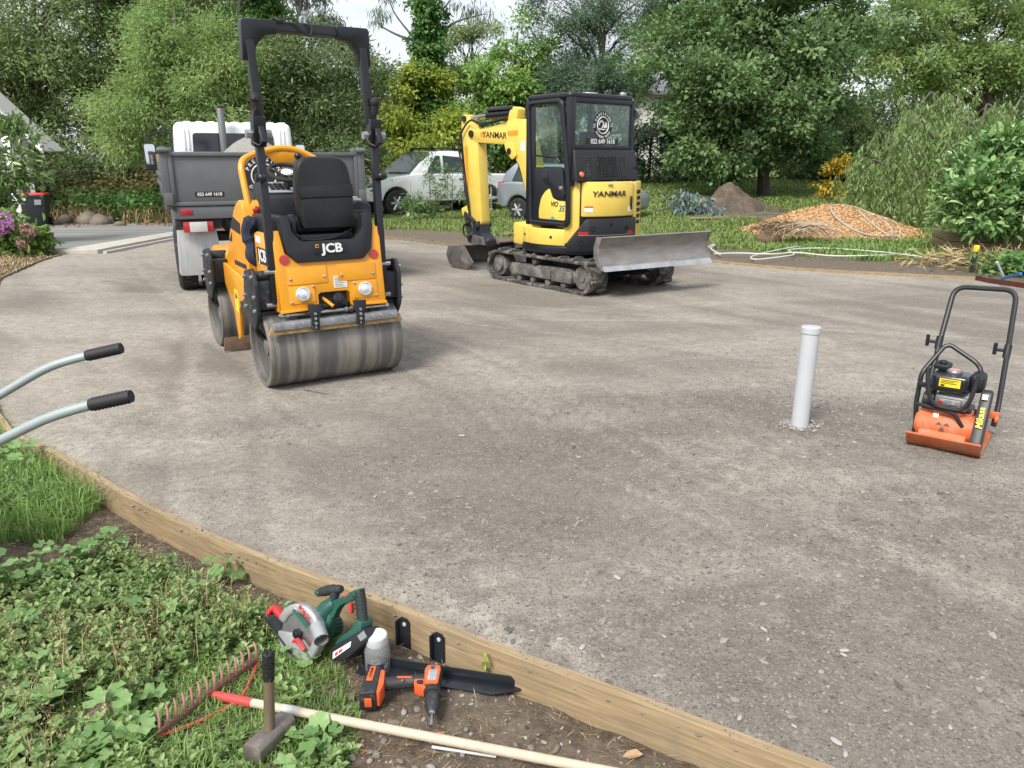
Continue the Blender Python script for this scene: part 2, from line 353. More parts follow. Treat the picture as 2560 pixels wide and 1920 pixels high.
        n1 = noise(1.2, 5, .6, mp.outputs[0]); n3 = noise(60, 4, .7)
        col = mix(rng_(n1, .4, .65), (0.178, 0.174, 0.170), (0.281, 0.268, 0.251)); col = mix(rng_(n3, .4, .7, 0, .5), col, (0.119, 0.119, 0.119))
        L(col, b.inputs['Base Color']); b.inputs['Roughness'].default_value = .9
    elif kind == 'mulch':
        v1 = vor(30); sep = N(nt, 'ShaderNodeSeparateColor'); L(v1.outputs['Color'], sep.inputs[0])
        col = mix(sep.outputs[0], (.42, .23, .11), (.66, .44, .25)); L(col, b.inputs['Base Color']); b.inputs['Roughness'].default_value = .9
        bp = N(nt, 'ShaderNodeBump'); bp.inputs['Distance'].default_value = .02; L(v1.outputs['Distance'], bp.inputs['Height']); L(bp.outputs[0], b.inputs['Normal'])
    return m
def grid_obj(name, xs, ys, zf, m, keep=None, attr=None, kind='structure'):
    X, Y = np.meshgrid(xs, ys); Z = zf(X, Y); nx, ny = len(xs), len(ys)
    V = np.stack([X, Y, Z], -1).reshape(-1, 3); i = np.arange(ny - 1)[:, None] * nx + np.arange(nx - 1)[None]; F = np.stack([i, i + 1, i + nx + 1, i + nx], -1).reshape(-1, 4)
    if keep is not None:
        c = V[F].mean(1); F = F[keep(c[:, 0], c[:, 1])]
    u, inv = np.unique(F, return_inverse=True); V = V[u]; F = inv.reshape(F.shape)
    me = arr_mesh(name, V, F, m, sm=True)
    if attr is not None:
        a = me.attributes.new('c', 'FLOAT', 'POINT'); a.data.foreach_set('value', attr(V[:, 0], V[:, 1]).astype(np.float32))
    return tag(obj(name, me), kind=kind)
ax = np.concatenate([-np.geomspace(400, 26, 14), np.arange(-25, 25.1, .35), np.geomspace(26, 400, 14)])
ay = np.concatenate([[-200, -60, -20, -8, -3], np.arange(-1, 42, .35), np.geomspace(43, 600, 14)])
NEARP = [(-6.2, .2), (2.4, .2), (2.4, 8), (-6.2, 8)]
def terr_z(x, y):
    z = TZ(x, y); z = np.where(inside(x, y, DRIVE), -.2, z)
    return np.where((x > -5.9) & (x < 2.1) & (y > .4) & (y < 7.6), -.3, z)
def terr_c(x, y):
    d = dist(x, y, BB); c = 1 - sst(.9, 2.6, d)
    c = np.maximum(c, (1 - sst(11, 13, y)))                         # near and left: soil
    c = np.maximum(c, (x < -6.5) * 1. * (y < 15))
    c = np.maximum(c, .8 * np.exp(-((x + 6.2) ** 2 / 9 + (y - 22.) ** 2 / 5)))   # worn ground by the white ute
    c = np.maximum(c, .9 * np.exp(-((x - 6.3) ** 2 / 3 + (y - 20.3) ** 2 / 2)))
    c = np.maximum(c, .7 * (x < -5) * (y > 19)); c = np.maximum(c, .8 * sst(27, 30, y) * (x < 5))
    c = np.maximum(c, .95 * (x > 6.2) * (1 - sst(11.5, 13.2, y)))
    return c
grid_obj('ground', ax, ay, terr_z, ground_mat('lawn_and_soil', 'terrain'), attr=terr_c)
gx = np.arange(-6.2, 2.42, .032); gy = np.concatenate([np.arange(.35, 4.6, .032), np.arange(4.6, 8, .09)])
def soil_z(x, y):
    d = dist(x, y, NBS)
    return -.125 * (1 - sst(5.2, 9, y)) + .008 + (fbm(x * 2.2, y * 2.2, 4) - .5) * .05 * sst(0, .25, d) + (fbm(x * 14, y * 14, 3) - .5) * .022 - .02 * (1 - sst(.0, .12, d))
grid_obj('garden_soil', gx, gy, soil_z, ground_mat('bare_soil', 'soil'), keep=lambda x, y: ~inside(x, y, DRIVE) | (dist(x, y, NBS) < .03))
dx = np.arange(-8, 9.6, .05); dy = np.geomspace(.7, 17.2, 330)
PATCH = [(.75, 4.05, .75, .38, 1.), (.2, 4.1, .6, .25, .6), (1.85, 3.15, .75, .45, .95), (.45, 2.30, 1.0, .35, .7), (-.25, 3.35, .5, .35, .6), (2.2, 4.5, .7, .3, .6), (-.5, 3.0, .35, .5, .5), (1.2, 2.6, .5, .25, .5), (-2.2, 4.6, .7, .25, .5), (1.3, 5.0, 1.3, .3, .5)]
def drive_c(x, y):                                        # loose, rough, damp patches
    x = np.asarray(x, float); y = np.asarray(y, float); wx = x + (fbm(x * 1.5, y * 1.5, 3) - .5) * 1.1; wy = y + (fbm(x * 1.5 + 31, y * 1.5 + 7, 3) - .5) * .8; c = np.zeros(x.shape)
    for cx, cy, rx, ry, a in PATCH: c = np.maximum(c, a * np.exp(-((wx - cx) / rx) ** 2 - ((wy - cy) / ry) ** 2))
    base = .36 * sst(-2.6, .8, x) * (1 - sst(4.5, 9, y)) + .16
    return np.clip(c * (.55 + .9 * fbm(x * 3.1, y * 3.1, 3)) + base * (.3 + 1.4 * fbm(x * .9 + 3, y * 1.6, 4)), 0, 1)
def drive_z(x, y): return (fbm(x * 1.2, y * 1.2, 3) - .5) * .02 + (fbm(x * 9, y * 9, 3) - .5) * .008 * (1 + 1.4 * drive_c(x, y)) + .004 - .02 * (1 - sst(.02, .14, dist(x, y, NBS)))
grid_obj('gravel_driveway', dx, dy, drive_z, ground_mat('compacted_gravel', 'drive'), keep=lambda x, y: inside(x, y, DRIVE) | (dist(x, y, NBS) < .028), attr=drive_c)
TRACKS = [(-1.87, 5.5, R(122), .035, .12), (-.95, 6.1, R(122), .035, .12), (-.2, 5.6, R(118), .03, .11), (.6, 5.0, R(121), .04, .11), (1.6, 6.5, R(150), .05, .10), (-3.0, 7.5, R(105), .06, .10), (-3.6, 8.5, R(112), .05, .10), (-2.4, 6.9, R(108), .05, .09), (2.6, 7.6, R(158), .05, .09), (0., 8.2, R(165), .05, .09), (1.4, 3.4, R(128), .03, .10), (-1.2, 4.2, R(140), .03, .09)]
def drive_d(x, y):                                        # pale dust, smeared along the roller and digger passes
    n = .45 * fbm(x * .8, y * 1.0, 5)
    for a, w_, k in ((R(-6), .22, 0), (R(128), .46, 9), (R(14), .22, 23)):
        u = x * math.cos(a) + y * math.sin(a); w = -x * math.sin(a) + y * math.cos(a); n = n + w_ * fbm(u * .28 + k, w * 2.6 + k, 4)
    k = .35 + 1.3 * fbm(x * 2.2 + 9, y * 2.2, 2)                # edge lines left by drum and tyre passes
    for (px_, py_, ang, w_, a_) in TRACKS:
        d = -(x - px_) * math.sin(ang) + (y - py_) * math.cos(ang) + (fbm(x * .5 + px_, y * .5, 2) - .5) * .5; n = n + a_ * k * (np.exp(-(d / w_) ** 2) - .8 * np.exp(-((d - w_ * 1.6) / w_) ** 2))
    n = n + .10 * sst(-1, -5, x) - .16 * drive_c(x, y)
    return np.clip((n - .50) / .28, 0, 1)
_me = bpy.data.objects['gravel_driveway'].data; _v = np.empty(len(_me.vertices) * 3, np.float32); _me.vertices.foreach_get('co', _v); _v = _v.reshape(-1, 3)
_at = _me.attributes.new('d', 'FLOAT', 'POINT'); _at.data.foreach_set('value', drive_d(_v[:, 0], _v[:, 1]).astype(np.float32))
# old driveway and its concrete edge
mb = MB(); mb.prism([(-7.45, 13.98), (-7.45, 19.3), (-30, 20.2), (-30, 14.6), (-8.0, 14.02)], 'z', -.2, .052)
tag(mb.build('old_driveway', ground_mat('worn_asphalt', 'asphalt'), smooth=False), kind='structure')
m_conc = mat('pale_concrete', (.50, .47, .42), .85, var=.12, vs=5, bump=(60, .3), dirt=((.33, .29, .24), .3, 3))
mb = MB(); mb.prism([(-7.95, 13.55), (-7.28, 13.62), (-6.95, 16.85), (-7.4, 16.9)], 'z', -.1, .078)
tag(mb.build('concrete_edge_strip', m_conc, bevel=.01), kind='structure')
mb = MB(); mb.prism([(-7.19, 13.62), (-7.12, 13.62), (-6.78, 16.85), (-6.85, 16.87)], 'z', -.1, .05); mb.build('concrete_kerb', m_conc, bevel=.008, M=None)
tag(bpy.data.objects['concrete_kerb'], kind='structure')
# ---- timber edging boards
def timber(name, c1, c2, dirt):
    m = bpy.data.materials.new(name); m.use_nodes = True; nt = m.node_tree; b = nt.nodes['Principled BSDF']; L = nt.links.new
    tc = N(nt, 'ShaderNodeTexCoord'); mp = N(nt, 'ShaderNodeMapping'); mp.inputs['Scale'].default_value = (2.6, 55, 55); L(tc.outputs['Object'], mp.inputs[0])
    n = N(nt, 'ShaderNodeTexNoise'); n.inputs['Scale'].default_value = 1.4; n.inputs['Detail'].default_value = 7; n.inputs['Distortion'].default_value = .7; L(mp.outputs[0], n.inputs['Vector'])
    r = N(nt, 'ShaderNodeValToRGB'); e = r.color_ramp.elements; e[0].position = .3; e[1].position = .72; e[0].color = (*c1, 1); e[1].color = (*c2, 1); L(n.outputs[0], r.inputs[0])
    n2 = N(nt, 'ShaderNodeTexNoise'); n2.inputs['Scale'].default_value = 5; n2.inputs['Detail'].default_value = 8; n2.inputs['Roughness'].default_value = .7; L(tc.outputs['Object'], n2.inputs['Vector'])
    mr = N(nt, 'ShaderNodeMapRange'); mr.inputs[1].default_value = .5; mr.inputs[2].default_value = .75; mr.inputs[4].default_value = dirt; L(n2.outputs[0], mr.inputs[0])
    mx = N(nt, 'ShaderNodeMix', data_type='RGBA'); mx.inputs[7].default_value = (.20, .165, .12, 1); L(r.outputs[0], mx.inputs[6]); L(mr.outputs[0], mx.inputs[0])
    L(mx.outputs[2], b.inputs['Base Color']); b.inputs['Roughness'].default_value = .75; b.inputs['Specular IOR Level'].default_value = .25
    bp = N(nt, 'ShaderNodeBump'); bp.inputs['Strength'].default_value = .35; bp.inputs['Distance'].default_value = .003; L(n.outputs[0], bp.inputs['Height']); L(bp.outputs[0], b.inputs['Normal']); return m
m_timber = timber('treated_pine', (0.232, 0.163, 0.090), (0.404, 0.305, 0.185), .6)
m_timber2 = timber('weathered_pine', (0.172, 0.129, 0.077), (0.310, 0.241, 0.146), .6)
m_saw = timber('sawn_top', (.46, .36, .20), (.60, .49, .30), .35)
def board(name, line, t, z0, z1, m, label, cat='edging board', group=None, k=6, side=1, fuzz=0):
    pts = smooth([Vector((x, y, 0)) for x, y in line], k); org = pts[0].copy(); dirv = (pts[-1] - pts[0]).normalized(); a = math.atan2(dirv.y, dirv.x)
    Mi = (Matrix.Translation(org) @ Matrix.Rotation(a, 4, 'Z')).inverted(); mb = MB(); q = []
    P = [Mi @ p for p in pts]; m_ = len(P)
    for i, p in enumerate(P):
        d = (P[min(i + 1, m_ - 1)] - P[max(i - 1, 0)]).normalized(); n = Vector((-d.y, d.x, 0)) * side * t
        for pp, z in ((p, z0), (p + n, z0), (p + n, z1), (p, z1)): q.append((pp.x, pp.y, z))
    f = []
    for i in range(m_ - 1):
        for j in range(4): f.append((i * 4 + j, i * 4 + (j + 1) % 4, i * 4 + 4 + (j + 1) % 4, i * 4 + 4 + j))
    f += [(3, 2, 1, 0), tuple((m_ - 1) * 4 + j for j in range(4))]
    mb.add(q, f); o = mb.build(name, m, bevel=.0015, seg=1, ang=30); o.matrix_world = Matrix.Translation(org) @ Matrix.Rotation(a, 4, 'Z')
    tag(o, label, cat, group); return o
def sub(line, a, b):                                      # piece of a polyline between fractions of its x-ordered points
    return line[a:b]
board('edging_board', NBS[60:41:-1], .035, -.16, .012, m_timber, 'timber edging board behind the wheelbarrow handles at the left', k=1, side=-1)
board('edging_board', NBS[42:19:-1], .035, -.155, .016, m_timber, 'middle timber edging board running behind the circular saw', k=1, side=-1)
board('edging_board', NBS[20::-1], .036, -.15, .018, m_timber, 'nearest timber edging board at the bottom of the photo', k=1, side=-1)
board('edging_board', LB, .03, -.08, .03, m_timber2, 'thin weathered edging board beside the hydrangea bed', k=4)
bbv = [Vector(p) for p in BB]
board('edging_board', BB[1:5], .03, -.08, .045, m_timber2, 'thin timber edging along the lawn behind the digger bucket', k=4)
board('edging_board', BB[4:], .03, -.08, .045, m_timber, 'thin timber edging in front of the dirt strip and white hose', k=4)
m_redst = mat('red_brown_steel', (.10, .028, .02), .6, .2, var=.3)
board('steel_edging', RB[:3], .012, -.08, .07, m_redst, 'dark red steel edging strip at the right edge', k=3)
# ---------------- road roller ----------------
def drum_mat():
    m = bpy.data.materials.new('drum_steel'); m.use_nodes = True; nt = m.node_tree; b = nt.nodes['Principled BSDF']; L = nt.links.new
    tc = N(nt, 'ShaderNodeTexCoord'); mp = N(nt, 'ShaderNodeMapping'); mp.inputs['Scale'].default_value = (1, .05, .05); L(tc.outputs['Object'], mp.inputs[0])
    n = N(nt, 'ShaderNodeTexNoise'); n.inputs['Scale'].default_value = 13; n.inputs['Detail'].default_value = 4; L(mp.outputs[0], n.inputs['Vector'])
    mp2 = N(nt, 'ShaderNodeMapping'); mp2.inputs['Scale'].default_value = (1, .22, .22); L(tc.outputs['Object'], mp2.inputs[0])
    n2 = N(nt, 'ShaderNodeTexNoise'); n2.inputs['Scale'].default_value = 26; n2.inputs['Detail'].default_value = 7; n2.inputs['Roughness'].default_value = .7; L(mp2.outputs[0], n2.inputs['Vector'])
    ad = N(nt, 'ShaderNodeMath', operation='MULTIPLY_ADD'); ad.inputs[1].default_value = .35; L(n2.outputs[0], ad.inputs[0]); L(n.outputs[0], ad.inputs[2])
    r = N(nt, 'ShaderNodeValToRGB'); e = r.color_ramp.elements; e[0].position = .52; e[0].color = (.135, .130, .125, 1); e[1].position = .82; e[1].color = (.29, .27, .24, 1)
    x = e.new(.64); x.color = (.15, .145, .138, 1); x = e.new(.70); x.color = (.235, .22, .198, 1)
    L(ad.outputs[0], r.inputs[0]); L(r.outputs[0], b.inputs['Base Color']); b.inputs['Roughness'].default_value = .55; b.inputs['Metallic'].default_value = .35
    bp = N(nt, 'ShaderNodeBump'); bp.inputs['Strength'].default_value = .2; bp.inputs['Distance'].default_value = .003; L(n2.outputs[0], bp.inputs['Height']); L(bp.outputs[0], b.inputs['Normal']); return m
m_drum = drum_mat()
rr = thing('road_roller', 'orange-yellow ride-on road roller with black roll bar and two steel drums', 'road roller', (-1.43, 5.80, -.004), 32)
def drum(y, par, nm):
    mb = MB(); mb.lathe([(.26, -.51), (.286, -.51), (.29, -.506), (.29, .506), (.286, .51), (.26, .51), (.255, .40), (.04, .40), (.04, -.34), (.255, -.34)], 64, Matrix.Translation((0, y, .29)) @ RX, closed=True)
    d = mb.build(nm, m_drum, par, ang=40)
    for s in (-1,):
        q = MB(); q.cyl((s * .30, y, .29), (s * .42, y, .29), .09, n=16); q.cyl((s * .42, y, .29), (s * .47, y, .29), .06); q.box((s * .40, y - .02, .36), (.1, .1, .16)); q.build('drive_motor', m_grime, d, bevel=.006)
        q = MB()
        for a in range(6): q.cyl((s * .42, y + .075 * math.cos(a * 1.047), .29 + .075 * math.sin(a * 1.047)), (s * .44, y + .075 * math.cos(a * 1.047), .29 + .075 * math.sin(a * 1.047)), .012, n=6)
        q.build('motor_bolts', m_zinc, d)
        for k in range(3):
            q = MB(); q.tube(smooth([(s * .44, y + .02 + k * .03, .33), (s * .50, y + .05 + k * .05, .38 + k * .03), (s * .52, y + .02 + .05 * k, .48), (s * .47, y + k * .03, .62)], 5), .012, 8); q.build('hydraulic_hose', m_rub, d)
        q = MB(); q.prism(rpoly([(y - .1, .12), (y + .1, .12), (y + .06, .5), (y - .06, .5)], .02), 'x', s * .345, s * .37); q.build('bearing_plate', m_grime, d)
    return d
drum(0, rr, 'rear_drum'); drum(1.55, rr, 'front_drum')
for y, nm in ((0, 'rear_drum_support'), (1.55, 'front_drum_support')):
    for s in (-1, 1):
        q = MB(); y0 = y - .03 if y == 0 else y - .1
        q.prism(rpoly([(y0 - .16, .56), (y0 - .17, .80), (y0 - .10, .90), (y0 + .12, .86), (y0 + .17, .72), (y0 + .15, .56), (y0 + .06, .46), (y0 - .08, .46)], .03), 'x', s * .53, s * .555)
        p = q.build(nm, m_blkd, rr, bevel=.004)
        q = MB(); q.bb(s * .53, s * .40, y0 - .13, y0 + .13, .60, .80) if s > 0 else q.bb(s * .53, s * .40, y0 - .13, y0 + .13, .60, .80)
        q.cyl((s * .53, y0, .58), (s * .38, y0, .58), .05); q.cyl((s * .53, y0, .82), (s * .38, y0, .82), .045); q.build('support_arm', m_blkd, p, bevel=.01)
        q = MB()
        for a, b in ((-.12, .84), (.1, .82), (-.13, .60), (.12, .60), (-.14, .70), (.13, .68)): q.cyl((s * .555, y0 + a, b), (s * .572, y0 + a, b), .014, n=6)
        q.build('support_bolts', m_zinc, p)
        q = MB(); q.prism(rpoly([(y0 - .03, .54), (y0 + .04, .54), (y0 + .04, .68), (y0 - .03, .68)], .03), 'x', s * .5551, s * .5565); q.prism(rpoly([(y0 - .07, .76), (y0 - .02, .76), (y0 - .02, .82), (y0 - .07, .82)], .02), 'x', s * .5551, s * .5565); q.build('support_slot', m_rub, p)
# rear body
q = MB(); q.bb(-.375, .375, -.2, .42, .60, .93); q.build('rear_body', m_jyel, rr, bevel=.015)
q = MB(); q.prism([(-.2, .58), (.20, .58), (.30, .62), (.30, 1.10), (.22, 1.12), (.08, 1.12), (-.13, .90), (-.2, .88)], 'x', -.405, -.378); q.build('side_panel', m_jyel, rr, bevel=.006)
q = MB(); q.prism([(-.2, .58), (.20, .58), (.30, .62), (.30, 1.10), (.22, 1.12), (.08, 1.12), (-.13, .90), (-.2, .88)], 'x', .378, .405); q.build('side_panel', m_jyel, rr, bevel=.006)
TL_ = Matrix.Translation((0, -.255, .60)) @ Matrix.Rotation(R(-9), 4, 'X')       # rear panel leans forward at the top
pan = [(-.395, 0), (-.40, .56), (-.35, .56), (-.325, .40), (-.25, .335), (.25, .335), (.325, .40), (.35, .56), (.40, .56), (.395, 0), (.12, 0), (.12, .09), (.10, .105), (-.10, .105), (-.12, .09), (-.12, 0)]
q = MB(); q.prism(pan, 'y', 0, .03); rp_ = q.build('rear_panel', m_jyel, rr, bevel=.005, M=TL_)
q = MB(); q.prism([(-.42, 0), (.42, 0), (.42, .03), (-.42, .03)], 'y', -.004, .02, ); 
for s in (-1, 1):
    q = MB(); q.prism(rpoly([(s * .04, .175), (s * .335, .175), (s * .335, .30), (s * .04, .30)], .008), 'y', -.006, 0); h = q.build('hatch_plate', m_jyel, rp_, bevel=.002)
    q = MB(); [q.ball((s * a, -.008, b), .010, 8, 5) for a, b in ((.31, .215), (.065, .22))]; q.build('hatch_bolts', m_zinc, h)
    q = MB(); q.prism(rpoly([(s * .145, .04), (s * .335, .04), (s * .335, .165), (s * .145, .165)], .01), 'y', -.006, 0); h = q.build('lamp_plate', m_jyel, rp_, bevel=.002)
    q = MB(); [q.ball((s * a, -.008, b), .010, 8, 5) for a, b in ((.155, .155), (.32, .05))]; q.build('plate_bolts', m_zinc, h)
    q = MB(); q.lathe([(.052, 0), (.052, .014), (.044, .018), (.042, .012), (.03, .02), (.0001, .024)], 28, Matrix.Translation((s * .235, -.006, .105)) @ Matrix.Rotation(R(90), 4, 'X')); q.build('rear_lamp', m_lens, rp_, ang=25)
    q = MB(); q.lathe([(.036, 0), (.036, .006), (.0001, .008)], 10, Matrix.Translation((s * .335, -.001, .355)) @ Matrix.Rotation(R(90), 4, 'X')); q.build('reflector', m_red, rp_)
q = MB(); q.bb(.005, .105, -.004, 0, .13, .215); st = q.build('sticker', m_stick, rp_)
q = MB(); [q.bb(.012, .012 + w, -.006, -.0042, .20 - k * .012, .204 - k * .012) for k, w in enumerate((.08, .07, .05, .08, .06, .075))]; q.build('sticker_print', mat('grey_print', (.3, .3, .3), .6), st)
q = MB(); q.lathe([(.032, 0), (.038, .008), (.038, .03), (.03, .038), (.0001, .04)], 9, Matrix.Translation((.01, -.03, .05)) @ Matrix.Rotation(R(70), 4, 'X')); q.cyl((.01, -.02, .05), (.01, .1, .03), .02); q.build('filler_cap', m_blk, rp_, ang=20)
q = MB(); q.bb(-.105, .105, .035, .05, 0, .11); q.build('recess', m_rub, rp_)
q = MB(); q.prism([(-.40, -.02), (-.13, -.012), (-.13, .004), (-.40, .004)], 'y', -.012, .05); q.prism([(.13, -.012), (.40, -.02), (.40, .004), (.13, .004)], 'y', -.012, .05); q.build('panel_lip', m_jyel, rp_, bevel=.003)
# black tub around the seat
tub = [(-.345, .66), (-.315, .395), (-.25, .328), (.25, .328), (.315, .395), (.345, .66), (.275, .66), (.26, .54), (.20, .475), (-.20, .475), (-.26, .54), (-.275, .66)]
q = MB(); q.prism(rpoly(tub, .02, 3), 'y', -.022, .07); tb = q.build('seat_surround', m_plas, rr, bevel=.012, M=TL_)
q = MB(); q.prism(rpoly([(-.125, .375), (.125, .375), (.125, .455), (-.125, .455)], .01), 'y', -.026, -.0215); q.build('badge_plate', m_blk, tb, bevel=.002)
txt('JCB', .088, m_wtxt, tb, MT((.015, -.0285, .415), 90), bold=.0028, xs=1.12, depth=.002)
q = MB(); q.bb(-.108, -.084, -.029, -.0262, .425, .449); q.build('badge_square', m_jyel, tb); q = MB(); q.bb(-.103, -.089, -.031, -.029, .43, .444); q.build('badge_square_centre', m_blk, tb)
q = MB(); q.bb(-.37, .37, -.12, .46, .93, 1.02); q.bb(-.36, -.24, .0, .5, 1.0, 1.24); q.bb(.25, .42, .05, .5, 1.0, 1.26); q.build('platform', m_plas, rr, bevel=.02)
q = MB(); q.prism(rpoly([(.30, 1.02), (.47, 1.02), (.47, 1.30), (.36, 1.33), (.30, 1.28)], .03), 'y', .12, .42); q.build('side_console', m_plas, rr, bevel=.015)
q = MB(); q.bb(.34, .42, .2, .32, 1.315, 1.335); q.bb(.36, .40, .22, .3, 1.335, 1.35); q.build('console_cap', m_stick, rr, bevel=.008)
# seat
bk = rpoly([(-.205, 0), (.205, 0), (.225, .30), (.185, .52), (-.185, .52), (-.225, .30)], [.05, .05, .12, .10, .10, .12], 5)
q = MB(); q.prism(bk, 'y', -.045, .06); sb = q.build('seat_back', m_vinyl, rr, bevel=.035, seg=4, M=Matrix.Translation((.075, .04, 1.135)) @ Matrix.Rotation(R(-7), 4, 'X'))
q = MB(); q.hexa([(-.19, -.062, .22), (.21, -.062, .225), (.21, -.045, .225), (-.19, -.045, .22)], [(-.20, -.05, .305), (.215, -.05, .315), (.215, -.042, .315), (-.20, -.042, .305)]); q.build('pouch_flap', m_vinyl, sb, bevel=.004)
q = MB(); q.prism(rpoly([(-.20, .0), (.20, .0), (.195, .22), (-.185, .22)], .03), 'y', -.056, -.04); q.build('pouch', m_vinyl, sb, bevel=.008)
q = MB(); q.prism(rpoly([(-.24, .02), (.24, .02), (.24, .48), (-.24, .48)], .08), 'z', 1.10, 1.21); q.build('seat_cushion', m_vinyl, rr, bevel=.03, seg=3, M=Matrix.Translation((.055, .03, 0)))
for s in (-1, 1):
    q = MB(); q.cyl((.055 + s * .215, .07, 1.19), (.055 + s * .262, .07, 1.19), .055, n=18); q.box((.055 + s * .235, .05, 1.15), (.03, .07, .12)); q.build('seat_hinge', m_plas, rr, bevel=.006)
q = MB(); q.tube(smooth([(.25, .02, 1.12), (.1, -.03, 1.07), (-.1, -.02, 1.06), (-.18, .03, 1.11)], 5), .01, 6); q.build('seat_belt', m_vinyl, rr)
q = MB(); [q.cyl((.1 + .05 * k, -.02, 1.02), (.1 + .05 * k, -.02, 1.04), .02, n=8) for k in (0, 3)]; q.bb(-.15, .25, -.02, .3, 1.02, 1.1); q.build('seat_base', m_blk, rr, bevel=.01)
# roll bar: lower posts, hinge brackets, upper hoop
for s in (-1, 1):
    x = s * .415
    q = MB(); q.tube([(x, .03, .70), (x, .06, .95), (x, .18, 1.88)], .038, 4, flat=(1, 0, 0)); pst = q.build('roll_bar_post', m_blk, rr, bevel=.006)
    q = MB(); q.box((x, .17, 1.86), (.085, .09, .20), (6, 0, 0)); q.box((x, .20, 1.95), (.05, .07, .12), (6, 0, 0)); q.prism([(.10, 1.76), (.02, 1.80), (.10, 1.9)], 'x', x - .02, x + .02); q.build('hinge_bracket', m_blk, pst, bevel=.006)
    q = MB(); q.cyl((x - .075, .17, 1.84), (x + .075, .17, 1.84), .022, n=12); q.cyl((x - .085, .17, 1.84), (x - .05, .17, 1.84), .03, n=6); q.cyl((x + .05, .17, 1.84), (x + .085, .17, 1.84), .03, n=6); q.build('hinge_pin', m_zinc, pst)
    q = MB(); q.cyl((x - .03, .1, 1.56), (x + .06 * s, .1, 1.56), .024, n=10); q.ball((x + .02 * s, .09, 1.56), .032, 10, 6); q.build('knob', m_blk, pst)
    q = MB(); q.ball((x + .012 * s, .17, 2.07), .036, 12, 8, (1, 1, 1.0)); q.cyl((x + .012 * s, .18, 1.99), (x + .012 * s, .17, 2.07), .028); q.build('lock_knob', m_rub, pst)
    q = MB(); q.tube(smooth([(x + .05, .14, 1.79), (x, .10, 1.77), (x - .05, .12, 1.79), (x - .07, .13, 1.82)], 5), .003, 5); q.build('lock_wire', m_steel, pst)
    q = MB()
    for zz in (.68, .92): q.cyl((x - .06, .04, zz), (x + .06, .04, zz), .016, n=6)
    q.build('post_bolts', m_zinc, pst); pst.matrix_local = Matrix.Translation((0, -.14, -.05)) @ Matrix.Rotation(R(4.8), 4, 'X')
HZ = 2.575
q = MB(); q.tube(fillet([(-.445, .19, 1.93), (-.45, .34, HZ - .04), (.45, .34, HZ - .04), (.445, .19, 1.93)], .12, 6), .045, 4, flat=(0, 1, 0)); hp = q.build('roll_hoop', m_blk, rr, bevel=.006, ang=30, M=Matrix.Translation((0, -.18, -.06)) @ Matrix.Rotation(R(3.6), 4, 'X') @ Matrix.Diagonal((.885, 1, 1, 1)))
for s in (-1, 1):
    q = MB(); q.prism([(s * .512, HZ - .26), (s * .505, HZ - .02), (s * .49, HZ), (s * .24, HZ), (s * .24, HZ - .085), (s * .33, HZ - .095), (s * .405, HZ - .17), (s * .415, HZ - .26)], 'y', .285, .375); q.build('corner_casting', m_blk, hp, bevel=.008)
q = MB(); q.tube(fillet([(-.04, .33, HZ), (-.04, .33, HZ + .03), (.0, .33, HZ + .05)], .02), .012, 8); q.cyl((0, .33, HZ + .0), (0, .33, HZ + .055), .022); q.cyl((0, .33, HZ + .055), (0, .33, HZ + .075), .03); bq = q.build('beacon_mount', m_zinc, hp)
q = MB(); q.tube(smooth([(0, .33, HZ + .07), (.02, .33, HZ + .13), (.01, .33, HZ + .17), (-.02, .33, HZ + .16), (-.02, .33, HZ + .10)], 5), .01, 8); q.build('beacon_plug', m_blk, hp)
q = MB(); q.tube(smooth([(-.27, .3, HZ + .01), (-.2, .3, HZ + .0), (-.14, .3, HZ + .02), (-.08, .28, HZ + .0), (-.05, .26, HZ - .05), (0, .26, HZ - .08), (.03, .27, HZ - .03), (.0, .3, HZ + .02)], 5), .008, 7); q.build('beacon_cable', m_rub, hp)
# front hood, dash, hand rail
prof = [(.50, .70), (.50, 1.20), (.54, 1.31), (.62, 1.335), (.78, 1.28), (.97, 1.12), (1.10, .98), (1.20, .86), (1.24, .70)]
q = MB(); q.prism(rpoly(prof, [0, .03, .05, .05, .1, .1, .1, .05, .03], 4), 'x', -.42, .42); hd = q.build('front_hood', m_jyel, rr, bevel=.05, seg=4)
q = MB(); q.bb(-.40, .40, 1.2, 2.0, .60, .86); q.build('front_frame', m_jyel, rr, bevel=.04, seg=3)
q = MB(); q.prism([(.66, 1.06), (.98, 1.09), (.88, 1.19), (.64, 1.15)], 'x', -.4225, -.4205); q.prism([(.98, .98), (1.08, .98), (.95, 1.06)], 'x', -.4225, -.4205); q.build('hood_decal', m_blk, hd)
q = MB(); q.prism(rpoly([(.56, .80), (.94, .80), (.94, .835), (.56, .835)], .01), 'x', -.4245, -.41); q.build('hood_slot', m_rub, hd)
q = MB(); q.prism([(.5, .72), (1.25, .78), (1.25, .60), (1.02, .42), (.94, .16), (.86, .20), (.80, .45), (.62, .56), (.5, .6)], 'x', -.455, -.425); q.build('yoke_plate', m_jyel, rr, bevel=.006)
q = MB(); q.prism([(.5, .72), (1.25, .78), (1.25, .60), (1.02, .42), (.94, .16), (.86, .20), (.80, .45), (.62, .56), (.5, .6)], 'x', .425, .455); q.build('yoke_plate', m_jyel, rr, bevel=.006)
q = MB(); q.bb(-.4575, -.4555, .80, .92, .42, .60); q.build('warning_sticker', m_ystick, rr); 
q = MB(); q.prism([(.825, .53), (.895, .53), (.86, .585)], 'x', -.4595, -.458); q.build('warning_triangle', m_btxt, rr)
q = MB(); q.bb(-.2, .2, .3, 1.0, .35, .75); q.cyl((0, .48, .3), (0, .48, .8), .12); q.build('articulation_joint', m_blkd, rr, bevel=.02)
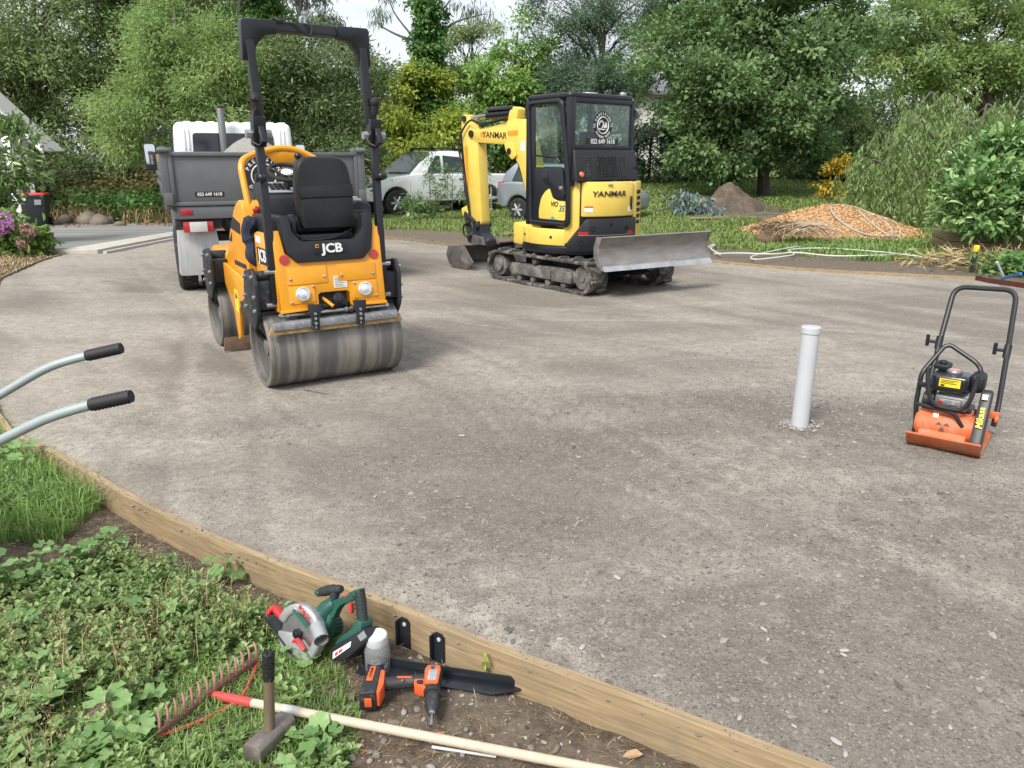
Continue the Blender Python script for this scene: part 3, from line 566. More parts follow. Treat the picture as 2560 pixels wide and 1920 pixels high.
q = MB(); q.bb(-.30, .30, .42, .52, .62, 1.12); q.build('bulkhead', m_blk, rr, bevel=.01)
q = MB(); q.hexa([(-.30, .42, 1.2), (.30, .42, 1.2), (.30, .75, 1.2), (-.30, .75, 1.2)], [(-.28, .46, 1.36), (.28, .46, 1.36), (.28, .72, 1.46), (-.28, .72, 1.46)]); ds = q.build('dashboard', m_plas, rr, bevel=.02)
Md = Matrix.Translation((0, .585, 1.414)) @ Matrix.Rotation(R(21), 4, 'X')
q = MB(); q.prism(rpoly([(-.24, -.10), (.24, -.10), (.24, .10), (-.24, .10)], .02), 'z', 0, .008); fp = q.build('control_plate', mat('silver_fascia', (.45, .47, .5), .4, .4), ds, M=Md)
q = MB(); [q.box((-.17 + .04 * i, -.04 + .04 * j, .014), (.032, .03, .012)) for i in range(4) for j in range(3)]; q.build('rocker_switches', m_blk, fp, bevel=.003)
q = MB(); q.lathe([(.07, 0), (.07, .02), (.055, .024), (.05, .016), (.0001, .016)], 24, MT((.06, 0, .008))); q.build('gauge', m_blk, fp)
q = MB(); q.lathe([(.042, 0), (.0001, .002)], 20, MT((.06, 0, .026))); q.build('gauge_face', m_lens, fp)
Mw = Matrix.Translation((-.03, .60, 1.53)) @ Matrix.Rotation(R(24), 4, 'X')
q = MB(); q.tube([(.145 * math.cos(a * math.pi / 16), .145 * math.sin(a * math.pi / 16), 0) for a in range(33)], .017, 8, caps=False); [q.tube([(0, 0, -.03), (.14 * math.cos(a), .14 * math.sin(a), 0)], .013, 6) for a in (.5, 2.6, 4.7)]; q.cyl((0, 0, -.06), (0, 0, 0), .045); sw = q.build('steering_wheel', m_rub, rr, M=Mw)
q = MB(); q.lathe([(.05, 0), (.045, .012), (.0001, .014)], 20); q.build('wheel_boss', m_stick, sw)
q = MB(); q.cyl((-.03, .6, 1.2), (-.03, .6, 1.52), .03); q.build('steering_column', m_blk, rr)
q = MB(); q.cyl((.06, .6, 1.45), (.065, .6, 1.64), .009); q.ball((.065, .6, 1.655), .03, 12, 8); q.build('drive_lever', m_blk, rr)
q = MB(); q.tube(fillet([(-.36, .52, 1.15), (-.36, .56, 1.28), (-.37, .68, 1.62), (-.20, .80, 1.68), (.0, .82, 1.72), (.14, .82, 1.70), (.33, .80, 1.60), (.37, .68, 1.30), (.36, .55, 1.15)], .09, 5), .026, 10); hr = q.build('hand_rail', m_jyel, rr)
q = MB(); q.prism([(-.15, 1.69), (.16, 1.68), (.08, 1.60), (-.06, 1.60)], 'y', .80, .825); q.build('rail_plate', m_jyel, hr, bevel=.004)
q = MB(); q.ball((-.33, .46, 1.26), .03, 10, 6, (1, .5, 1)); q.build('stop_button', m_red, rr)
q = MB(); q.tube(smooth([(-.37, .40, 1.20), (-.42, .42, 1.1), (-.40, .40, 1.0), (-.42, .36, .92), (-.38, .34, .86)], 4), [.05, .07, .06, .055, .05, .05, .06, .05, .05, .05, .05, .05, .05, .045, .04, .035, .03][:17], 8); q.build('jacket_bundle', mat('navy_cloth', (.02, .025, .05), .9, var=.3, bump=(40, .4)), rr)
txt('JCB', .12, m_wtxt, rr, MT((-.4085, .10, .95), 90, 0, -90), bold=.003, xs=1.1)
q = MB(); q.bb(-.4075, -.4055, -.04, .24, .89, 1.01); q.build('side_badge', m_blk, rr)
q = MB(); q.bb(-.4075, -.4055, .12, .26, 1.04, 1.09); q.build('side_sticker', m_stick, rr)
# scraper and spray bar
y = -.315
q = MB(); q.hexa([(-.515, y - .005, .445), (.50, y - .005, .445), (.50, y + .03, .45), (-.515, y + .03, .45)], [(-.49, y + .005, .505), (.48, y + .005, .505), (.48, y + .03, .505), (-.49, y + .03, .505)]); sc = q.build('scraper_board', mat('scraper_board_brown', (.34, .22, .10), .8, var=.25, vs=20, dirt=(DUST, .3, 6)), rr, bevel=.003)
q = MB(); q.bb(-.485, .455, y - .012, y - .001, .478, .532); q.bb(-.485, .455, y - .001, y + .04, .522, .532); q.build('scraper_strip', m_zinc, sc, bevel=.002)
q = MB(); [q.cyl((xx, y - .012, .506), (xx, y - .028, .506), .013, n=6) for xx in (-.44, -.34, -.27, -.05, .05, .20, .26, .33, .42)]; q.build('scraper_bolts', m_zinc, sc)
for xx in (-.185, .155):
    q = MB(); q.prism(rpoly([(xx - .05, .64), (xx + .05, .64), (xx + .045, .575), (xx + .03, .55), (xx + .03, .455), (xx - .03, .455), (xx - .03, .55), (xx - .045, .575)], .008), 'y', y - .026, y - .016); b_ = q.build('scraper_bracket', m_blkd, rr, bevel=.002); q = MB(); [q.cyl((xx, y - .026, zz), (xx, y - .036, zz), .011, n=6) for zz in (.575, .54, .505)]; q.prism([(xx - .004, .465), (xx + .004, .465), (xx + .004, .485), (xx - .004, .485)], 'y', y - .03, y - .0265); q.build('bracket_bolts', m_zinc, b_)
    q = MB(); q.bb(xx - .02, xx + .02, y, -.1, .60, .63); q.build('bracket_arm', m_blkd, b_)
q = MB(); q.cyl((-.42, -.24, .562), (.42, -.24, .562), .014, n=10); [q.cyl((xx - .012, -.24, .562), (xx + .012, -.24, .562), .022, n=10) for xx in (-.4, -.36, .08, .12, .40)]; spb = q.build('spray_bar', m_steel, rr)
q = MB(); [q.box((xx, -.225, .57), (.025, .05, .05)) for xx in (-.36, -.1, .09, .33)]; [q.tube([(xx, -.23, .58), (xx + .03, -.12, .66)], .008, 6) for xx in (-.34, .1, .3)]; q.build('spray_nozzles', m_blk, spb, bevel=.003)
q = MB(); q.bb(-.16, -.14, -.22, -.2, .55, .62); q.cyl((-.02, -.26, .60), (-.08, -.2, .66), .013); q.build('water_pipe', m_jyel, rr)
# front scraper seen between the drums
q = MB(); q.prism(rpoly([(-.535, .015), (-.10, .015), (-.10, .13), (-.52, .135)], .01), 'y', 1.19, 1.205); q.build('front_scraper', m_rust, rr, bevel=.003)
q = MB(); q.bb(-.53, .53, -.12, .42, .5, .585); q.bb(-.3, .3, -.2, .2, .56, .62); q.build('under_frame', m_blkd, rr, bevel=.01)
# ---------------- mini excavator ----------------
ex = thing('mini_excavator', 'yellow and black mini excavator with raised dozer blade and rubber tracks', 'excavator', (.92, 10.5, -.004), 39)
m_glass = glassmat('tinted_glass', (.80, .88, .85), op=.06)
m_blade = mat('worn_blade_steel', (.27, .25, .24), .5, .55, var=.3, vs=4, stretch=(1, 3, 3), dirt=((.30, .25, .20), .4, 3), bump=(30, .15))
m_lip = mat('polished_edge', (.52, .52, .52), .38, .8, var=.25, vs=8)
m_buck = mat('bucket_steel', (.15, .14, .135), .55, .5, var=.3, vs=6, dirt=((.27, .23, .19), .4, 5), bump=(30, .2))
def loop_pts(y0, y1, r, zc, n=10):
    p = [(y1 + r * math.sin(a), zc - r * math.cos(a)) for a in [math.pi * k / n for k in range(n + 1)]]
    return p + [(y0 - r * math.sin(a), zc + r * math.cos(a)) for a in [math.pi * k / n for k in range(n + 1)]]
lugm = {}
for s in (-1, 1):
    xo, xi = s * .775, s * .475; y0, y1 = -.80, .86
    out = loop_pts(y0, y1, .205, .215); inn = loop_pts(y0, y1, .165, .215); n = len(out)
    mb = MB(); vs = [(x, *p) for x in (xo, xi) for p in out] + [(x, *p) for x in (xo, xi) for p in inn]; fs = []
    for i in range(n):
        j = (i + 1) % n; fs += [(i, j, n + j, n + i), (2 * n + i, 3 * n + i, 3 * n + j, 2 * n + j), (i, 2 * n + i, 2 * n + j, j), (n + i, n + j, 3 * n + j, 3 * n + i)]
    mb.add(vs, fs); trk = mb.build('track_belt', m_trk, ex, bevel=.008, seg=1)
    # lugs
    if not lugm:
        for h in (-1, 1):
            q = MB(); q.hexa([(-.075, -.03 - h * .012, 0), (.075, -.03 + h * .012, 0), (.075, .03 + h * .012, 0), (-.075, .03 - h * .012, 0)], [(-.068, -.02 - h * .012, .03), (.068, -.02 + h * .012, .03), (.068, .02 + h * .012, .03), (-.068, .02 - h * .012, .03)])
            o = q.build('track_lug', m_trk, bevel=.005, seg=1); lugm[h] = o.data; bpy.data.objects.remove(o)
    per = []; tot = 0; cl = [Vector((0, *p)) for p in out] + [Vector((0, *out[0]))]
    for a, b in zip(cl[:-1], cl[1:]): per.append((tot, a, b)); tot += (b - a).length
    K = 38
    for k in range(K):
        d = tot * k / K
        for t0, a, b in per:
            if t0 <= d <= t0 + (b - a).length: break
        if (b - a).length < 1e-6: continue
        p = a.lerp(b, (d - t0) / (b - a).length); tv = (b - a).normalized(); nv = Vector((0, tv.z, -tv.y)); nv = nv if nv.dot(p - Vector((0, max(y0, min(y1, p.y)), .215))) > 0 else -nv
        if p.z < .05: p = p + nv * -.012
        h = 1 if k % 2 else -1; xx = (xo + xi) / 2 + h * .076
        xv = tv.cross(nv); Mx_ = Matrix(((xv.x, tv.x, nv.x, xx), (xv.y, tv.y, nv.y, p.y), (xv.z, tv.z, nv.z, p.z), (0, 0, 0, 1)))
        obj('track_lug', lugm[h], trk, Mx_)
    q = MB(); q.prism([(-.60, .11), (.62, .11), (.66, .17), (.62, .27), (-.55, .30), (-.66, .24), (-.67, .16)], 'x', s * .56, s * .70); tf = q.build('track_frame', m_grime, ex, bevel=.012)
    q = MB(); q.bb(s * .70, s * .745, -.62, -.25, .12, .27); q.build('frame_plate', m_grime, tf, bevel=.012); q = MB(); q.bb(s * .70, s * .745, -.23, .55, .13, .26); q.build('frame_plate', m_grime, tf, bevel=.012)
    for yy in (-.45, -.15, .15, .42): q = MB(); q.cyl((s * .55, yy, .085), (s * .72, yy, .085), .045, n=14); q.build('track_roller', m_grime, tf, bevel=.006)
    q = MB(); q.cyl((s * .62, .1, .335), (s * .735, .1, .335), .04, n=14); q.build('carrier_roller', m_grime, tf, bevel=.006)
    q = MB(); q.cyl((s * .54, .84, .215), (s * .72, .84, .215), .145, n=24); q.cyl((s * .72, .84, .215), (s * .755, .84, .215), .09, n=20); q.build('drive_sprocket', m_grime, ex, bevel=.01)
    q = MB(); q.cyl((s * .55, -.80, .215), (s * .72, -.80, .215), .15, n=24); q.cyl((s * .72, -.80, .215), (s * .74, -.80, .215), .05, n=14); q.build('idler_wheel', m_grime, ex, bevel=.01)
q = MB(); q.bb(-.5, .5, -.5, .55, .20, .36); q.hexa([(-.45, -.9, .2), (.45, -.9, .2), (.45, .5, .2), (-.45, .5, .2)], [(-.3, -.5, .40), (.3, -.5, .40), (.3, .4, .40), (-.3, .4, .40)]); q.build('undercarriage', m_blkd, ex, bevel=.015)
q = MB(); q.lathe([(.36, .38), (.36, .47), (.0001, .47)], 32); q.build('slew_ring', m_blkd, ex)
# dozer blade, angled
bl = Vector((.035, -1.30, 0)); Mb = Matrix.Translation(bl) @ Matrix.Rotation(R(-9.3), 4, 'Z')
prof = [(.085, .735), (.05, .69), (.045, .60), (.035, .52), (.0, .44), (-.07, .375), (-.10, .365), (-.065, .395), (.06, .40), (.085, .55)]
prof = [(-.055, .74), (.0, .69), (.02, .60), (.015, .52), (-.02, .44), (-.075, .385), (-.095, .36), (-.06, .365), (.01, .41), (.05, .50), (.058, .60), (.04, .70), (-.01, .748)]
q = MB(); q.prism(prof, 'x', -.845, .845); bd = q.build('dozer_blade', m_blade, ex, ang=40, M=Mb)
q = MB(); q.prism([(-.080, .393), (-.102, .352), (-.066, .358), (-.05, .37), (-.058, .41)], 'x', -.846, .846); q.build('cutting_edge', m_lip, bd)
for s in (-1, 1):
    q = MB(); q.prism(rpoly([(-.05, .75), (.06, .745), (.11, .62), (.10, .5), (.02, .40), (-.07, .36), (-.03, .44), (.0, .52), (.01, .62)], .01), 'x', s * .846, s * .862); q.build('blade_end_plate', m_blade, bd, bevel=.003)
for s in (-1, 1):
    q = MB(); q.hexa([(s * .28 - .05, -1.20, .38), (s * .28 + .05, -1.20, .38), (s * .36 + .05, -.4, .22), (s * .36 - .05, -.4, .22)], [(s * .28 - .05, -1.20, .50), (s * .28 + .05, -1.20, .50), (s * .36 + .05, -.4, .34), (s * .36 - .05, -.4, .34)]); q.build('blade_arm', m_blkd, ex, bevel=.01)
q = MB(); q.hexa([(-.5, -1.2, .36), (.5, -1.2, .36), (.42, -.8, .3), (-.42, -.8, .3)], [(-.5, -1.2, .42), (.5, -1.2, .42), (.42, -.8, .38), (-.42, -.8, .38)]); q.cyl((0, -1.17, .50), (0, -.5, .40), .045); q.build('blade_frame', m_blkd, ex, bevel=.01)
# ---- house: curved panels around the slew centre
def cpanel(name, p0, p1, r, z0, z1, m, par=ex, t=.05, n=14, bev=.012, top=None, slope=0.):
    """curved panel from angle p0 to p1 (degrees from the rear towards the right)"""
    mb = MB(); vs = []; fs = []
    for i in range(n + 1):
        f = i / n; a = R(p0 + (p1 - p0) * f); zz = z1 if top is None else top(f); zb = z0 if not callable(z0) else z0(f)
        for rr_, z in ((r, zb), (r - slope, zz), (r - slope - t, zz), (r - t, zb)): vs.append((rr_ * math.sin(a), -rr_ * math.cos(a), z))
    for i in range(n):
        for j in range(4): fs.append((i * 4 + j, i * 4 + (j + 1) % 4, i * 4 + 4 + (j + 1) % 4, i * 4 + 4 + j))
    fs += [(0, 1, 2, 3), tuple(n * 4 + j for j in (3, 2, 1, 0))]; mb.add(vs, fs); return mb.build(name, m, par, bevel=bev, ang=40)
def bend(o, r, phi0, z):
    """wrap a flat x-y mesh round the house at radius r"""
    for v in o.data.vertices:
        a = R(phi0) + v.co.x / r; rr_ = r + v.co.z; v.co = (rr_ * math.sin(a), -rr_ * math.cos(a), z + v.co.y)
    o.matrix_local = Matrix()
RH = .79
q = MB(); foot = [(max(-.62, RH * .93 * math.sin(R(a))), -RH * .93 * math.cos(R(a))) for a in range(-112, 113, 8)]; q.prism(foot, 'z', .47, 1.30); q.build('engine_bay', m_blk, ex)
cpanel('base_skirt', -122, 60, RH + .005, .465, .565, m_blk)
cpanel('skirt_panel', -122, -103, RH, .57, .775, m_yyel); cpanel('skirt_panel', -102.4, -58, RH, .57, .775, m_yyel)
for a in (-110, -72): q = MB(); q.lathe([(.016, 0), (.016, .012), (.008, .01), (.0001, .0)], 12, Matrix.Translation((RH * math.sin(R(a)), -RH * math.cos(R(a)), .675)) @ Matrix.Rotation(R(90), 4, 'X') @ Matrix.Rotation(R(a), 4, 'Y')); q.build('skirt_hole', m_rub, ex)
cpanel('counterweight', -57, 17, RH + .018, .50, .9, m_plas, top=lambda f: .60 + .31 * min(1, f / .24) if f < .24 else .91, n=30)
for a, z_, r_ in ((-33, .79, .035), (2, .79, .028), (-44, .615, .04), (-16, .84, .018)):
    q = MB(); q.lathe([(r_ * .75, -.006), (r_, .004), (r_, .008), (r_ * .7, .0085), (r_ * .62, -.012), (.0001, -.012)], 20, Matrix.Translation((0, 0, z_)) @ Matrix.Rotation(R(a), 4, 'Z') @ Matrix.Translation((0, -RH - .018, 0)) @ Matrix.Rotation(R(90), 4, 'X')); q.build('tie_down_hole', m_blk, ex)
for a0, a1 in ((-46, -37), (3, 11)): cpanel('rear_reflector', a0, a1, RH + .0205, .715, .75, m_red, t=.004, n=4, bev=0)
cpanel('counterweight_groove', -46, 13, RH + .0195, .705, .711, m_zinc, t=.004, n=12, bev=0)
cpanel('rear_hood', -44, 14.5, RH, .93, 1.352, m_yyel, slope=.015, bev=.02)
cpanel('side_hood', -60, -45, RH - .004, lambda f: .60 + .0 * f, 1.345, m_yyel, slope=.015, bev=.015)
crn = cpanel('corner_hood', 15.5, 60, RH, .57, 1.345, m_yyel, slope=.015, bev=.015)
for k in range(6): cpanel('louvre', 21, 30, RH + .001, .82 + .075 * k, .865 + .075 * k, m_rub, par=crn, t=.012, n=3, bev=0)
t = txt('YANMAR', .092, m_btxt, ex, Matrix(), bold=.0012, xs=1.28, depth=.002, shear=.12); bend(t, RH + .001, -17, 1.205)
for a, z_, w, h in ((-37, 1.015, .11, .055), (-37, 1.052, .11, .014), (6.5, 1.015, .05, .06), (10, 1.06, .03, .05)):
    cpanel('decal', a - w / 2 / RH * 57.3, a + w / 2 / RH * 57.3, RH + .0015, z_ - h / 2, z_ + h / 2, m_stick if h != .014 else m_red, t=.004, n=4, bev=0)
cpanel('hood_latch', 7.5, 10.5, RH + .006, 1.11 - .10, 1.11 + .06, m_blk, t=.012, n=3, bev=.004)
cpanel('emblem', -19.5, -14.5, RH + .002, 1.305, 1.325, m_zinc, t=.008, n=3, bev=.003)
q = MB(); q.prism([(.30, -.66), (.55, -.52), (.72, -.2), (.74, .45), (.40, .6), (.40, -.5)], 'z', .57, 1.28); q.build('right_hood', m_yyel, ex, bevel=.04, seg=3)
q = MB(); q.prism([(-.70, .30), (-.66, .62), (-.2, .78), (.35, .78), (.72, .4), (.2, -.2), (-.5, -.2)], 'z', .52, .80); q.build('front_deck', m_yyel, ex, bevel=.02)
# ---- cab
xl, xr, yr, yf = -.665, .415, -.46, .29
q = MB(); q.prism(rpoly([(xl - .02, yr - .03), (xr + .02, yr - .03), (xr + .02, yf + .05), (xl - .02, yf + .05)], .10, 5), 'z', 2.315, 2.385); rf = q.build('cab_roof', m_blk, ex, bevel=.025, seg=3)
q = MB(); q.lathe([(.115, 2.38), (.115, 2.40), (.10, 2.418), (.0001, 2.42)], 28, Matrix.Translation((-.09, -.18, 0))); q.build('roof_vent', m_zinc, rf)
q = MB(); q.cyl((.30, -.40, 2.38), (.30, -.40, 2.425), .045, n=16); q.build('roof_beacon', m_zinc, rf, bevel=.006)
q = MB(); q.tube(smooth([(.40, -.42, 2.37), (.44, -.45, 2.33), (.45, -.46, 2.24)], 5), .012, 6); q.lathe([(.075, 0), (.07, .02), (.03, .04), (.0001, .045)], 18, Matrix.Translation((.47, -.46, 2.17)) @ Matrix.Rotation(R(60), 4, 'Y')); q.build('round_mirror', m_zinc, ex)
def bar(a, b, w=.06, d=.06, nm='cab_pillar', par=ex): q = MB(); q.tube([a, b], w * .707, 4, flat=(1, 0, 0)); return q.build(nm, m_blk, par, bevel=.008)
for x, y in ((xr, yr), (xl, yf), (xr, yf)): bar((x, y, .8), (x, y, 2.33))
bar((xl + .02, yr, 1.3), (xl + .02, yr, 2.33), .085)
q = MB(); q.bb(xl, xr, yr - .025, yr + .025, 2.265, 2.33); q.bb(xl, xr, yr - .025, yr + .025, 1.725, 1.785); q.build('window_frame', m_blk, ex, bevel=.008)
q = MB(); q.prism(rpoly([(xl + .03, 1.775), (xr - .02, 1.775), (xr - .02, 2.275), (xl + .03, 2.275)], .05), 'y', yr - .012, yr - .004); rw = q.build('rear_window', m_glass, ex)
# engine cover with three grilles
q = MB(); q.hexa([(xl + .0, -.60, 1.355), (xr + .035, -.60, 1.355), (xr + .035, yr, 1.355), (xl, yr, 1.355)], [(xl + .02, -.525, 1.725), (xr + .02, -.525, 1.725), (xr + .02, yr, 1.735), (xl + .02, yr, 1.735)]); ec = q.build('engine_cover', m_plas, ex, bevel=.02, seg=3)
Mg = Matrix.Translation((0, -.6015, 1.355)) @ Matrix.Rotation(R(-11.5), 4, 'X')
for pl in ([(-.53, .29), (-.40, .30), (-.40, .06), (-.47, .06)], [(-.30, .315), (.065, .315), (.065, .05), (-.30, .05)], [(.13, .30), (.23, .29), (.19, .06), (.13, .06)]):
    q = MB(); q.prism(rpoly(pl, .015), 'y', -.003, .001); g = q.build('grille', m_rub, ec, M=Mg)
    x0 = min(p[0] for p in pl); x1 = max(p[0] for p in pl); q = MB()
    for zi in range(9):
        z_ = .062 + zi * .028
        if z_ > .30: break
        q.tube([(x0 + .005 + (x1 - x0 - .01) * k / 12, -.006, z_ + (.010 if k % 2 else -.010)) for k in range(13)], .0032, 4)
    tag(q.build('grille_mesh', m_plas, g), kind='stuff')
q = MB(); q.lathe([(.034, 0), (.034, .012), (.025, .022), (.0001, .025)], 18, Mg @ Matrix.Translation((-.575, -.002, .085)) @ Matrix.Rotation(R(90), 4, 'X')); q.build('marker_light', mat('orange_lens', (.85, .16, .05), .25, coat=.6), ec)
q = MB(); q.bb(.275, .325, -.57, -.56, 1.53, 1.58); q.build('cover_sticker', m_stick, ec, M=MT((0, .012, -.02)))
q = MB(); q.bb(.40, .49, -.56, -.50, 1.50, 1.52); q.bb(.42, .47, -.60, -.55, 1.50, 1.53); q.build('hood_hinge', m_blk, ec, bevel=.004)
# window stickers
q = MB(); q.lathe([(.165, 0), (.0001, .0008)], 40, Matrix.Translation((-.115, yr - .0135, 2.02)) @ Matrix.Rotation(R(90), 4, 'X')); lg = q.build('logo_disc', m_btxt, rw)
q = MB(); q.tube([(.098 * math.cos(a * math.pi / 20), 0, .098 * math.sin(a * math.pi / 20)) for a in range(41)], .0065, 6, caps=False, ); q.build('logo_ring', m_wtxt, lg, M=MT((-.115, yr - .0155, 2.02)))
def arc_text(s, r, a0, da, size, flip, cx, cz):
    for i, ch in enumerate(s):
        if ch == ' ': continue
        a = a0 + da * i; th = R(a); M_ = Matrix.Translation((cx + r * math.cos(th), yr - .0162, cz + r * math.sin(th))) @ Matrix.Rotation(R(90), 4, 'X') @ Matrix.Rotation(th + (R(90) if flip else -R(90)), 4, 'Z')
        txt(ch, size, m_wtxt, lg, M_, name='logo_letter', bold=.0012, depth=.0008)
arc_text('PRECISION', .135, 155, -16.2, .042, False, -.115, 2.02)
arc_text('DIGGER WORX', .140, 218, 10.6, .036, True, -.115, 2.02)
q = MB()
q.prism([(-.07, -.035), (.07, -.045), (.02, -.055), (-.08, -.05)], 'y', 0, .001); q.build('logo_ground', m_wtxt, lg, M=MT((-.115, yr - .0158, 2.02)))
q = MB(); q.prism([(-.065, .0), (-.05, .03), (-.02, .045), (.0, .02), (-.01, -.01), (-.03, -.03), (.0, -.03), (.02, .0), (.01, .04), (-.03, .065), (-.065, .04), (-.082, .0)], 'y', 0, .001); q.build('logo_arm', m_wtxt, lg, M=MT((-.115, yr - .0158, 2.02)))
q = MB(); q.prism([(.015, -.03), (.07, -.03), (.075, .0), (.06, .035), (.035, .035), (.03, .005), (.015, .0)], 'y', 0, .001); q.build('logo_cab', m_wtxt, lg, M=MT((-.115, yr - .0158, 2.02)))
for s in (-1, 1):
    q = MB(); [q.prism([(s * .130, zz), (s * .17, zz + .012 * s), (s * .17, zz + .012 * s + .006), (s * .130, zz + .006)], 'y', 0, .001) for zz in (-.02, -.002, .016)]; q.build('logo_wing', m_wtxt, lg, M=MT((-.115, yr - .0158, 2.02)))
q = MB(); q.bb(-.39, .17, yr - .0142, yr - .0125, 1.79, 1.862); nb = q.build('number_label', m_btxt, rw)
txt('022 649 1618', .078, m_wtxt, nb, MT((-.11, yr - .016, 1.827), 90), bold=.0016, xs=.98, depth=.0008)
# door on the left side
dr = MB(); x = xl - .015
q = MB()
def dpoly(pl, d0, d1, m, nm, par=None, bev=.004): q = MB(); q.prism(pl, 'x', d0, d1); return q.build(nm, m, par or ex, bevel=bev)
outer = [(.22, .83), (.275, 2.22), (.25, 2.29), (-.29, 2.295), (-.34, 2.26), (-.47, 1.30), (-.475, .87), (-.44, .83)]
q = MB(); P3 = [(x, a, b) for a, b in rpoly(outer, .05, 4)]; q.tube(P3 + [P3[0], P3[1]], .034, 8, caps=False); door = q.build('cab_door', m_blk, ex)
dpoly([(.20, .86), (.22, 1.52), (-.40, 1.52), (-.45, 1.2), (-.45, .86)], x - .006, x + .012, m_plas, 'door_skin', door)
dpoly(rpoly([(.155, 1.545), (.175, 2.235), (-.25, 2.235), (-.295, 2.16), (-.375, 1.545)], .03), x - .003, x + .003, m_glass, 'door_window', door)
dpoly([(.25, .86), (.25, 2.27), (.16, 2.24), (.14, .86)], x - .008, x + .014, m_blk, 'door_front_stile', door)
q = MB(); q.tube(fillet([(x - .012, .12, 1.66), (x - .03, .0, 1.655), (x - .03, -.28, 1.635), (x - .015, -.33, 1.58)], .03), .011, 6); q.build('grab_bar', m_blk, door)
dpoly(rpoly([(-.03, 1.50), (-.40, 1.51), (-.455, 1.20), (-.43, 1.15), (-.27, 1.17), (-.18, 1.32), (-.03, 1.36)], .04), x - .045, x, m_plas, 'latch_cover', door, .015)
q = MB(); q.bb(x - .052, x - .045, -.14, -.04, 1.385, 1.45); q.build('door_handle', m_rub, door, bevel=.004)
q = MB(); q.bb(x - .055, x - .044, -.42, -.36, 1.26, 1.30); q.build('door_lock', m_zinc, door, bevel=.003)
lw = dpoly(rpoly([(.06, .885), (.06, 1.0), (.02, 1.14), (-.05, 1.22), (-.14, 1.27), (-.20, 1.15), (-.30, 1.12), (-.435, 1.12), (-.435, .885)], .03), x - .012, x - .005, m_yyel, 'door_lower_panel', door, .002)
txt('ViO', .085, m_btxt, lw, MT((x - .0135, -.235, 1.075), 90, 0, -90), bold=.003, depth=.0008, shear=.2)
txt('35', .105, mat('teal_lettering', (.02, .16, .14), .5), lw, MT((x - .0135, -.37, 1.025), 90, 0, -90), bold=.003, depth=.0008, shear=.2)
q = MB(); q.prism([(-.16, .89), (-.2, .93), (-.25, .90), (-.30, .89)], 'x', x - .0135, x - .012); q.build('decal', mat('teal_decal', (.05, .35, .33), .5), lw)
# inside
q = MB(); q.prism(rpoly([(-.30, 1.2), (.10, 1.2), (.08, 1.95), (-.28, 1.95)], .08), 'y', -.32, -.2); q.bb(-.32, .12, -.3, .2, 1.1, 1.25); q.build('operator_seat', m_vinyl, ex, bevel=.03, seg=3)
q = MB(); q.bb(xl + .05, xr - .05, yr + .06, yf, .82, .9); q.bb(.22, .38, -.2, .3, .9, 1.45); q.build('cab_floor', m_plas, ex, bevel=.01)
q = MB(); q.bb(-.5, -.32, .0, .06, 2.12, 2.28); q.build('sun_visor', m_stick, ex)
q = MB(); q.prism(rpoly([(xl + .03, .95), (xr - .03, .95), (xr - .03, 2.3), (xl + .03, 2.3)], .04), 'y', yf + .02, yf + .026); q.build('windscreen', m_glass, ex)
q = MB(); q.prism([(yr + .04, 1.35), (yf - .04, 1.0), (yf - .04, 2.3), (yr + .04, 2.3)], 'x', xr + .004, xr + .01); q.build('side_window', m_glass, ex)
# ---- boom, arm, bucket
boom = [(2.44, 1.93), (2.40, 2.06), (2.20, 2.035), (1.75, 2.08), (1.32, 2.17), (1.16, 2.15), (.98, 1.90), (.66, .98), (.70, .78), (.88, .78), (1.0, 1.05), (1.18, 1.50), (1.34, 1.70), (1.50, 1.815), (2.20, 1.85)]
q = MB(); q.prism(rpoly(boom, .05, 3), 'x', -.09, .09); bo = q.build('boom', m_yyel, ex, bevel=.012)
t = txt('YANMAR', .125, m_btxt, bo, MT((-.0925, 1.76, 1.945), 90, 3, -90), bold=.0012, xs=1.12, depth=.002)
for a, b in ((2.10, 1.97), (1.45, 1.22)): dpoly([(a, 1.93), (b, 1.935), (b, 2.005), (a, 1.995)], -.0925, -.0905, m_yor, 'boom_stripe', bo, 0)
q = MB(); q.bb(-.0925, -.0905, 1.06, 1.16, 1.72, 1.86); q.build('boom_sticker', m_stick, bo)
dpoly(rpoly([(1.50, 1.84), (1.30, 1.84), (1.22, 1.66), (1.32, 1.60), (1.46, 1.72)], .03), -.12, -.09, m_yyel, 'cylinder_lug', bo, .006)
q = MB(); q.cyl((-.13, 1.38, 1.72), (.13, 1.38, 1.72), .045, n=14); q.build('boom_pin', m_blk, bo)
q = MB(); q.tube([(0, 1.33, 1.72), (0, .95, .95)], .055, 12); q.build('boom_cylinder', m_blk, ex); q = MB(); q.tube([(0, 1.36, 1.74), (0, 1.15, 1.33)], .03, 10); q.build('boom_rod', m_steel, ex)
q = MB(); q.bb(-.14, .14, .58, .92, .55, 1.0); q.build('swing_bracket', m_blkd, ex, bevel=.03)
dpoly(rpoly([(1.48, 2.13), (1.26, 2.17), (1.24, 2.30), (1.36, 2.33), (1.44, 2.26)], .03), -.07, .07, m_yyel, 'cylinder_mount', bo, .008)
q = MB(); q.tube([(0, 1.38, 2.25), (0, 2.02, 2.235)], .062, 12); ac = q.build('arm_cylinder', m_blk, ex); q = MB(); q.tube([(0, 2.02, 2.235), (0, 2.50, 2.21)], .028, 10); q.build('arm_rod', m_steel, ac)
q = MB(); q.tube([(-.02, 1.40, 2.325), (-.02, 2.0, 2.315)], .022, 8); q.build('cylinder_pipe', m_blk, ac)
q = MB(); q.bb(-.075, .075, 1.36, 1.98, 2.288, 2.318); q.build('cylinder_guard', m_blk, ac, bevel=.006)
